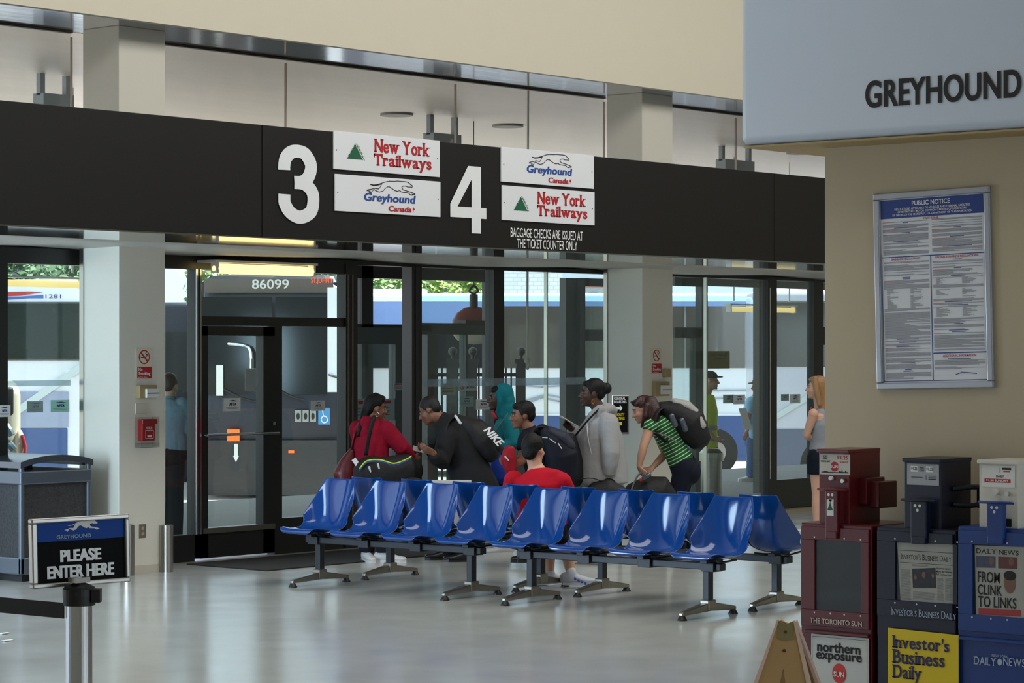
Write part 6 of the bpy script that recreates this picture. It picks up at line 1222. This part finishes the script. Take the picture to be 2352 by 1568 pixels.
# ------------------------------------------------------------------ woman in the grey hooded jacket
f = Fig('person', 'woman in a pale grey hooded jacket with her hair in a bun', 22.3, (1380,), 'dark', 1.12)
f.head((1360, 902, 0), (-.99, -.06, -.06), sc=1.06); f.torso((1384, 1098), (1380, 1005), (1380, 948), (0, 1), 1.12)
a1_ = f.arm((1398, 972, -.19), (1402, 1040, -.26), (1398, 1092, -.22), (1398, 1112, -.22), .9); a2_ = f.arm((1368, 972, .19), (1336, 1010, .22), (1312, 984, .08), (1298, 972, .04), .6)
l1_ = f.leg((1386, 1105, -.09), (1390, 1195, -.09), (1392, 1268, -.09), (-.95, -.2)); l2_ = f.leg((1386, 1105, .09), (1372, 1195, .09), (1366, 1268, .09), (-.95, -.2))
f.finish(); f.face(M_HAIRB, (92, 50, 46))
def ex(b):
    b.loft([f.J((1372, 950, -.12)), f.J((1396, 938, -.06)), f.J((1402, 942, .04)), f.J((1384, 940, .14))], [(.06,.05),(.07,.055),(.07,.055),(.05,.045)], n=14); b.loft([f.J((1356, 990, -.03)), f.J((1362, 955, -.10)), f.J((1380, 940, -.13))], [.04,.05,.05], n=12)
    b.loft([f.J((1352, 1000, 0)), f.J((1350, 1050, 0)), f.J((1356, 1085, 0))], [(.12,.08),(.15,.10),(.14,.10)], lat=FW, n=16)
f.top('hooded_jacket', cloth('heather_grey', (158, 157, 158), .9, .4), [a1_, a2_], 1.0, .034, .05, extra=ex, k=[(.175,.155),(.175,.155),(.165,.145),(.165,.130),(.150,.095),(.062,.060)]); f.trousers('track_trousers', cloth('white_track', (206, 208, 212), .7), [l1_, l2_], infl=.03); f.shoe(l1_, M_SHOEW, M_SHOEW); f.shoe(l2_, M_SHOEW, M_SHOEW)
f.hair(M_HAIRB, 'crop', None, lambda b, q: [b.ell(q(0,-.125,.030), (.050,.045,.052), f.ha, 14), b.ell(q(0,.035,.082), (.058,.045,.026), f.ha, 12)])
k = MB(); c_ = f.J((1362, 922, -.10)); k.tube([c_+Z_*.022, c_+R_*.012, c_-Z_*.02, c_-R_*.012, c_+Z_*.022], .005); k.build('gold_earring', M_GOLD, f.root)
strap(f.root, 'bag_strap', [f.J((1322, 1000, -.10)), f.J((1338, 980, -.16)), f.J((1360, 955, -.19)), f.J((1384, 934, -.12)), f.J((1396, 942, .05))], .016, M_BAGB)
k = MB(); k.tube([f.J((1348, 965, -.16)), f.J((1350, 1000, -.22)), f.J((1358, 1040, -.21)), f.J((1371, 1082, -.20))], .004); k.build('drawstring', M_SHOEW, f.root)
p_ = f.J((1304, 966, .0)); k = MB(); k.obox(p_, (R_-Z_*.62+FW*.2).normalized(), (FW-R_*.2).normalized(), (Z_+R_*.62).normalized(), .085, .06, .003); solo('paper_sheet', k, M_PAPER, 'white paper in the hand of the woman in pale grey', 'paper')
p_ = f.J((1306, 1050, -.1)); t = thing('shoulder_bag', 'black shoulder bag with tan cords hanging in front of the woman in pale grey', 'bag', p_-Z_*.25); k = MB(); k.loft([f.J((1308, 1008, -.1)), f.J((1306, 1030, -.1)), f.J((1310, 1062, -.1)), f.J((1316, 1096, -.1))], [(.07,.07),(.10,.10),(.11,.12),(.11,.11)], lat=FW, n=18); k.vox('pouch', M_BAGB, t, .01, 5)
for px in (1304, 1316): k = MB(); k.tube([f.J((px, 1070, -.23)), f.J((px+3, 1098, -.23))], .011); k.build('tan_cord', mat('tan_cord', (150, 96, 40), .6), t)
c_ = f.J((1394, 1125, -.25)); t = thing('duffel_bag', 'black holdall hanging from the hand of the woman in pale grey', 'bag', c_-Z_*.25); k = MB(); k.loft([f.J((1352, 1142, -.25)), f.J((1366, 1136, -.25)), f.J((1395, 1132, -.25)), f.J((1425, 1142, -.25)), f.J((1438, 1152, -.25))], [(.08,.07),(.11,.10),(.13,.12),(.10,.10),(.06,.06)], lat=Z_, n=18); k.vox('bag_body', M_BAGB, t, .01, 5)
strap(t, 'handle', [f.J((1368, 1122, -.30)), f.J((1388, 1104, -.26)), f.J((1400, 1102, -.24)), f.J((1412, 1108, -.26)), f.J((1428, 1138, -.30))], .017, M_BAGB); strap(t, 'long_strap', [f.J((1302, 1106, -.20)), f.J((1330, 1100, -.25)), f.J((1360, 1098, -.28)), f.J((1384, 1106, -.28))], .015, M_BAGB)
# ------------------------------------------------------------------ young woman in the green striped top
f = Fig('person', 'young woman in a green striped top bending forward under a black backpack', 22.8, (1562,), 'light', .98)
f.head((1477, 940, 0), (-.93, -.05, -.36), (.22, 0, .95), 1.0); f.torso((1566, 1062), (1528, 988), (1506, 955), (0, 1), .98)
a1_ = f.arm((1494, 978, -.17), (1477, 1028, -.22), (1468, 1070, -.20), (1476, 1090, -.18), .8); a2_ = f.arm((1508, 985, .16), (1528, 1042, .16), (1500, 1072, .02), (1482, 1088, -.04), .8)
l1_ = f.leg((1572, 1072, -.09), (1550, 1160, -.09), (1562, 1262, -.09), (-.95, -.2)); l2_ = f.leg((1572, 1072, .09), (1558, 1160, .09), (1590, 1258, .12), (-.95, -.1))
f.finish(); f.face(M_HAIRD, (176, 100, 94))
ms = cloth('green_stripes', (34, 112, 46), .85, .2); nt = ms.node_tree; b_ = nt.nodes['Principled BSDF']; ax = (f.nk-f.pv).normalized()
tc = nt.nodes.new('ShaderNodeTexCoord'); dp = nt.nodes.new('ShaderNodeVectorMath'); dp.operation = 'DOT_PRODUCT'; dp.inputs[1].default_value = ax*33; fr_ = nt.nodes.new('ShaderNodeMath'); fr_.operation = 'FRACT'; gt = nt.nodes.new('ShaderNodeMath'); gt.operation = 'GREATER_THAN'; gt.inputs[1].default_value = .78
mx = nt.nodes.new('ShaderNodeMix'); mx.data_type = 'RGBA'; mx.inputs[6].default_value = (*lin((30, 104, 44)), 1); mx.inputs[7].default_value = (*lin((212, 222, 208)), 1)
for a_, c_ in ((tc.outputs['Object'], dp.inputs[0]), (dp.outputs['Value'], fr_.inputs[0]), (fr_.outputs[0], gt.inputs[0]), (gt.outputs[0], mx.inputs[0]), (mx.outputs[2], b_.inputs['Base Color'])): nt.links.new(a_, c_)
f.top('striped_top', ms, [a1_, a2_], .22, .012, -.065); f.trousers('jeans', M_DENIM, [l1_, l2_], rise=.03); f.shoe(l1_, M_SHOEK, M_SHOEK); f.shoe(l2_, M_SHOEK, M_SHOEK)
f.hair(M_HAIRD, 'long', [([(1494, 922, -.05), (1504, 942, -.07), (1502, 962, -.10), (1488, 990, -.11)], [.062,.066,.05,.016]), ([(1470, 916, -.03), (1461, 928, -.07)], [.032,.018]), ([(1486, 930, -.10), (1482, 955, -.12), (1474, 980, -.10)], [.03,.03,.014])])
k = MB(); k.tube([f.q(-.055,.05,.085), f.q(0,.075,.098), f.q(.055,.05,.085)], .011); k.build('sunglasses', M_BLACK, f.root)
t = backpack('black and grey hiking backpack on the woman in the striped top', f, [(1516, 934, 0), (1550, 946, 0), (1584, 974, 0), (1604, 1006, 0)], [(.12,.05),(.16,.13),(.175,.165),(.13,.12)], M_BAGB, [('grey_lid', [(1548, 922, 0), (1578, 932, 0), (1600, 950, 0)], [(.10,.035),(.13,.05),(.10,.04)], cloth('pale_grey_pack', (168, 164, 160), .6)), ('front_pocket', [(1596, 955, 0), (1612, 975, 0), (1616, 998, 0)], [(.10,.05),(.12,.055),(.09,.045)], M_BAGB), ('grey_corner', [(1606, 960, -.1), (1614, 978, -.1)], [(.03,.03),(.04,.035)], MATS['pale_grey_pack'])])
strap(t, 'shoulder_strap', [f.J((1524, 935, -.10)), f.J((1508, 948, -.18)), f.J((1500, 985, -.20)), f.J((1530, 1015, -.18))], .024, M_BAGB); strap(t, 'hip_strap', [f.J((1496, 990, -.2)), f.J((1528, 1000, -.2)), f.J((1560, 1018, -.19))], .014, mat('grey_webbing', (110, 106, 104), .7)); strap(t, 'hanging_strap', [f.J((1532, 1005, -.2)), f.J((1540, 1030, -.2)), f.J((1550, 1046, -.2))], .008, M_BAGB)
for px, py in ((1543, 962), (1566, 972)): k = MB(); k.loft([f.J((px, py-8, -.2)), f.J((px+8, py+14, -.2))], [.024,.028], n=14); b2 = k.build('side_bottle', mat('clear_bottle', (70, 78, 92), .15, spec=.8), t, smooth=True)
c_ = f.J((1490, 1120, -.2)); t = thing('duffel_bag', 'black travel bag with grey straps that the woman in stripes bends over', 'bag', c_-Z_*.4); k = MB(); k.loft([f.J((1432, 1158, -.2)), f.J((1455, 1148, -.2)), f.J((1490, 1136, -.2)), f.J((1522, 1134, -.2)), f.J((1535, 1146, -.2))], [(.09,.10),(.15,.15),(.17,.17),(.16,.16),(.10,.11)], lat=Z_, n=18); k.box(*(lambda v: (v.x-.12, v.x+.12, v.y-.12, v.y+.12))(c_), .05, c_.z-.1); k.vox('bag_body', M_BAGB, t, .012, 5)
strap(t, 'handle', [f.J((1446, 1138, -.34)), f.J((1460, 1100, -.28)), f.J((1472, 1086, -.22)), f.J((1478, 1090, -.2))], .012, MATS['grey_webbing']); strap(t, 'handle', [f.J((1482, 1088, -.22)), f.J((1498, 1104, -.26)), f.J((1510, 1126, -.34))], .012, MATS['grey_webbing'])
k = MB(); a_ = f.J((1478, 1098, -.36)); k.loft([a_, a_+R_*.05+Z_*.03], [.022,.024], n=12); t2 = thing('drink_bottle', 'small clear bottle with a red cap in the hands of the woman in stripes', 'bottle', a_-Z_*.03); k.build('bottle', mat('clear_bottle', (70, 78, 92), .15), t2, smooth=True); k = MB(); k.cyl(a_-R_*.035-Z_*.02, a_-R_*.012-Z_*.008, .014); k.build('red_cap', M_RED, t2)
# ------------------------------------------------------------------ blonde woman at the right
f = Fig('person', 'blonde woman in a grey tank top and navy shorts waiting beside the big column', 25.6, (1880,), 'light', .96)
f.head((1876, 890, 0), (-.97, .22, -.02)); f.torso((1886, 1046), (1884, 975), (1882, 938), (.25, 1), 1.0)
a1_ = f.arm((1868, 950, -.17), (1852, 1000, -.12), (1874, 1010, .05), (1888, 1010, .12)); a2_ = f.arm((1894, 950, .17), (1902, 1000, .22), (1890, 1030, .10), (1884, 1032, .05))
l1_ = f.leg((1876, 1052, -.09), (1876, 1136, -.09), (1876, 1208, -.09), (-.95, .1)); l2_ = f.leg((1892, 1052, .09), (1892, 1136, .09), (1894, 1208, .09), (-.95, .1))
f.finish(); f.face(M_HAIRL, (190, 116, 108)); f.top('tank_top', cloth('grey_jersey', (140, 142, 148), .8), [], 0, .014, .04, k=[(.150,.105),(.160,.115),(.135,.100),(.156,.112),(.120,.080),(.075,.070)]); f.trousers('shorts', M_NAVYC, [l1_, l2_], .22, .02); f.shoe(l1_, M_SHOEW, M_SHOEW); f.shoe(l2_, M_SHOEW, M_SHOEW)
f.hair(M_HAIRL, 'long', [([(1886, 885, 0), (1890, 915, 0), (1890, 945, -.02), (1888, 962, -.02)], [(.085),(.075),(.06),(.035)]), ([(1872, 868, -.07), (1876, 900, -.09), (1882, 930, -.10)], [.03,.032,.022])])
strap(f.root, 'red_strap', [f.J((1858, 962, -.14)), f.J((1860, 944, -.16)), f.J((1864, 934, -.12))], .006, M_RED)
# ------------------------------------------------------------------ people beyond the glass
f = Fig('person', 'man in a blue-grey shirt seen from behind through the narrow pane', 24.6, (388, -.03), 'light', 1.1)
f.head((390, 884, 0), (.30, .95, 0)); f.torso((385, 1020), (385, 955), (388, 915), (.95, -.30), 1.1)
a1_ = f.arm((418, 932, -.03), (428, 985, .0), (424, 1022, .08), (424, 1040, .1)); a2_ = f.arm((350, 932, .03), (342, 985, .05), (346, 1022, .12), (346, 1040, .14))
l1_ = f.leg((400, 1030, 0), (402, 1128, 0), (402, 1234, 0), (.3, .95)); l2_ = f.leg((372, 1030, .03), (370, 1128, .03), (370, 1234, .03), (.3, .95))
f.finish(.009); f.top('shirt', cloth('blue_grey_shirt', (132, 156, 168), .75), [a1_, a2_], .98, .03, .06, collar=.03); f.trousers('trousers', M_BLACKC, [l1_, l2_], infl=.02); f.shoe(l1_, M_SHOEK, M_SHOEK); f.shoe(l2_, M_SHOEK, M_SHOEK); f.hair(M_HAIRD, 'short')
f = Fig('person', 'worker in a yellow high-visibility vest and dark cap beyond the right lobby glass', 33.0, (1622, -.03), 'light', 1.12)
f.head((1632, 874, 0), (.97, -.1, -.05), sc=1.02); f.torso((1618, 1015), (1618, 945), (1622, 905), (0, -1), 1.15)
a1_ = f.arm((1612, 920, -.18), (1604, 965, -.22), (1640, 1005, -.2), (1652, 1012, -.2)); a2_ = f.arm((1620, 920, .18), (1610, 965, .22), (1640, 1000, .2), (1650, 1008, .2))
l1_ = f.leg((1616, 1025, -.1), (1618, 1082, -.1), (1618, 1128, -.1), (.95, 0)); l2_ = f.leg((1620, 1025, .1), (1622, 1082, .1), (1622, 1128, .1), (.95, 0))
f.finish(.009); f.top('white_shirt', cloth('white_shirt', (222, 224, 226), .8), [a1_, a2_], .8, .02, .04); f.top('safety_vest', mat('hi_vis_yellow', (226, 250, 48), .7, var=.05), [], 0, .034, .10)
k = MB()
for z_ in (.02, .16): k.loft([f.pv+Z_*z_, f.pv+Z_*(z_+.055)], [(.158*1.29+.040,.116*1.29+.040)]*2, lat=f.lat, n=26, cap=False)
k.build('reflective_band', mat('reflective_grey', (150, 156, 158), .4), f.root, smooth=False); f.trousers('trousers', cloth('grey_trousers', (86, 90, 96)), [l1_, l2_], infl=.02); f.shoe(l1_, M_SHOEK, M_SHOEK); f.shoe(l2_, M_SHOEK, M_SHOEK)
q = f.q; k = MB(); k.ell(q(0,-.01,.062), (.085,.10,.07), f.ha, 16); k.ell(q(0,.10,.055), (.065,.065,.012), f.ha, 14); k.vox('cap', cloth('dark_cap', (44, 48, 46), .8), f.root, .008, 3); k = MB(); k.tube([q(.076,-.01,.012), q(.066,.06,.010), q(.03,.10,.006), q(-.03,.10,.006)], .004); k.build('glasses', M_BLACK, f.root)
f = Fig('person', 'man in a light blue shirt and jeans holding a clipboard outside the right-hand lobby', 37.0, (1738, -.03), 'tan', 1.12)
f.head((1742, 886, 0), (-.9, -.2, -.1)); f.torso((1738, 1002), (1736, 940), (1738, 910), (.2, 1), 1.15)
a1_ = f.arm((1724, 925, -.17), (1716, 965, -.2), (1716, 990, -.3), (1712, 1000, -.34)); a2_ = f.arm((1748, 925, .17), (1756, 960, .22), (1760, 975, .1), (1758, 986, .06))
l1_ = f.leg((1732, 1008, -.1), (1728, 1056, -.1), (1726, 1098, -.1), (-.9, -.2)); l2_ = f.leg((1744, 1008, .1), (1742, 1056, .1), (1742, 1098, .1), (-.9, -.2))
f.finish(.009); f.top('shirt', cloth('sky_shirt', (146, 194, 228), .8), [a1_, a2_], .6, .03, .06); f.trousers('jeans', cloth('mid_denim', (70, 98, 140)), [l1_, l2_], infl=.02); f.shoe(l1_, M_SHOEW, M_SHOEW); f.shoe(l2_, M_SHOEW, M_SHOEW)
q = f.q; k = MB(); k.ell(q(0,-.01,.062), (.085,.10,.07), f.ha, 16); k.ell(q(0,.10,.055), (.065,.06,.012), f.ha, 14); k.vox('cap', cloth('grey_cap', (92, 92, 94), .8), f.root, .008, 3)
c_ = f.J((1712, 962, -.36)); k = MB(); k.obox(c_, (R_*.9+FW*.3).normalized(), FW, (Z_-R_*.28).normalized(), .06, .004, .16); solo('clipboard', k, M_PAPER, 'white clipboard held by the man in the light blue shirt', 'clipboard')
# ------------------------------------------------------------------ remaining small things
pb = W(1018, 1120, 20.6)+X_*.05; y_ = pb.y; x_ = pb.x
t = thing('paper_bag', 'white paper carrier bag standing on a rear blue seat, in front of the leaning man', 'bag', (x_, y_, .44)); zt = zv(1104, 20.6); k = MB(); h_ = .195; d_ = .09; A1 = R_; A2 = FW
bs = [pb+A1*i*h_+A2*j*d_ for i, j in ((-1,-1),(1,-1),(1,1),(-1,1))]
for p, q_ in zip(bs, bs[1:]+bs[:1]):
    k.add([(p.x,p.y,.44),(q_.x,q_.y,.44),(q_.x,q_.y,zt),(p.x,p.y,zt)], [(0,1,2,3)])
k.add([(p.x,p.y,.445) for p in bs], [(0,1,2,3)]); o = k.build('bag_body', mat('white_kraft', (216, 216, 214), .6, var=.04), t); sd = o.modifiers.new('s', 'SOLIDIFY'); sd.thickness = .003
k = MB()
for s_ in (-.35, .35): p = pb-A2*(d_+.004)+A1*s_*h_*.0; 
c_ = pb-A2*(d_+.005); k.tube([Vector((c_.x, c_.y, zt-.03))-A1*.06, Vector((c_.x, c_.y, zt-.10))-A1*.03, Vector((c_.x, c_.y, zt-.10))+A1*.03, Vector((c_.x, c_.y, zt-.03))+A1*.06], .004); k.build('cord_handle', M_BLACK, t)
# boarding sign on a stand behind the woman in grey
tg = 23.6; c0 = W(1424, 952, tg); t = thing('boarding_sign', 'black boarding sign with white and yellow words behind the woman in pale grey', 'sign', (c0.x, c0.y, 0)); PG = Plane(W(1407, 996, tg), R_, Z_); wG = 37/F*tg; hG = 88/F*tg
PG.rect(MB(), -.004, wG+.004, -.004, hG+.004, .0, .02).build('frame', M_CHROME, t, bevel=.004); PG.rect(MB(), .012, wG-.010, .014, hG-.012, .004, .003).build('black_panel', MATS['sign_black'], t)
k = MB(); PG.text(k, 'GENERAL', -.0+.014, wG*.80, hG*.885, hG*.955, .006, bold=.015); PG.text(k, 'BOARDING', .014, wG*.86, hG*.80, hG*.87, .006, bold=.015); PG.poly(k, [(wG*.2, hG*.64), (wG*.45, hG*.64), (wG*.45, hG*.58), (wG*.62, hG*.67), (wG*.45, hG*.76), (wG*.45, hG*.70), (wG*.2, hG*.70)], .006); k.build('white_lettering', M_WHITEP, t)
k = MB(); PG.text(k, 'PRIORITY', .014, wG*.74, hG*.46, hG*.54, .006, bold=.015); PG.text(k, 'SEATING', .02, wG*.74, hG*.36, hG*.44, .006, bold=.015); PG.rect(k, wG*.40, wG*.58, hG*.22, hG*.31, .006); k.build('yellow_lettering', mat('sign_yellow', (226, 206, 40), .5), t)
k = MB(); k.lathe((c0.x, c0.y, 0), [(.18, 0), (.18, .012), (.02, .03), (.018, .05), (.018, PG.o.z)], n=24); k.build('stand', M_BLACK, t)
# steel bin and rail outside the right lobby
pt = W(1634, 1060, 31.0); t = thing('waste_bin', 'round steel waste bin outside, below the worker in the yellow vest', 'bin', (pt.x, pt.y, -.03)); zb_ = zv(1030, 31.0); MB().lathe((pt.x, pt.y, -.03), [(.13, 0), (.13, zb_-.12), (.15, zb_-.12), (.15, zb_-.02), (.10, zb_+.03)], n=28).build('drum', M_STEEL, t)
# black rucksack on the floor by the seats
pr = W(948, 1125, 20.9); t = thing('rucksack', 'dark rucksack lying on a rear seat just below the duffel bag', 'bag', (pr.x, pr.y, .44)); k = MB(); k.loft([Vector((pr.x, pr.y, .50)), Vector((pr.x, pr.y, .65)), Vector((pr.x, pr.y, zv(1114, 20.9)))], [(.15,.11),(.16,.12),(.11,.08)], lat=R_, n=16); k.vox('pack_body', M_BAGB, t, .012, 5); strap(t, 'carry_loop', [Vector((pr.x, pr.y, zv(1112, 20.9)))+R_*i for i in (-.05, 0, .05)], .012, M_BAGB)
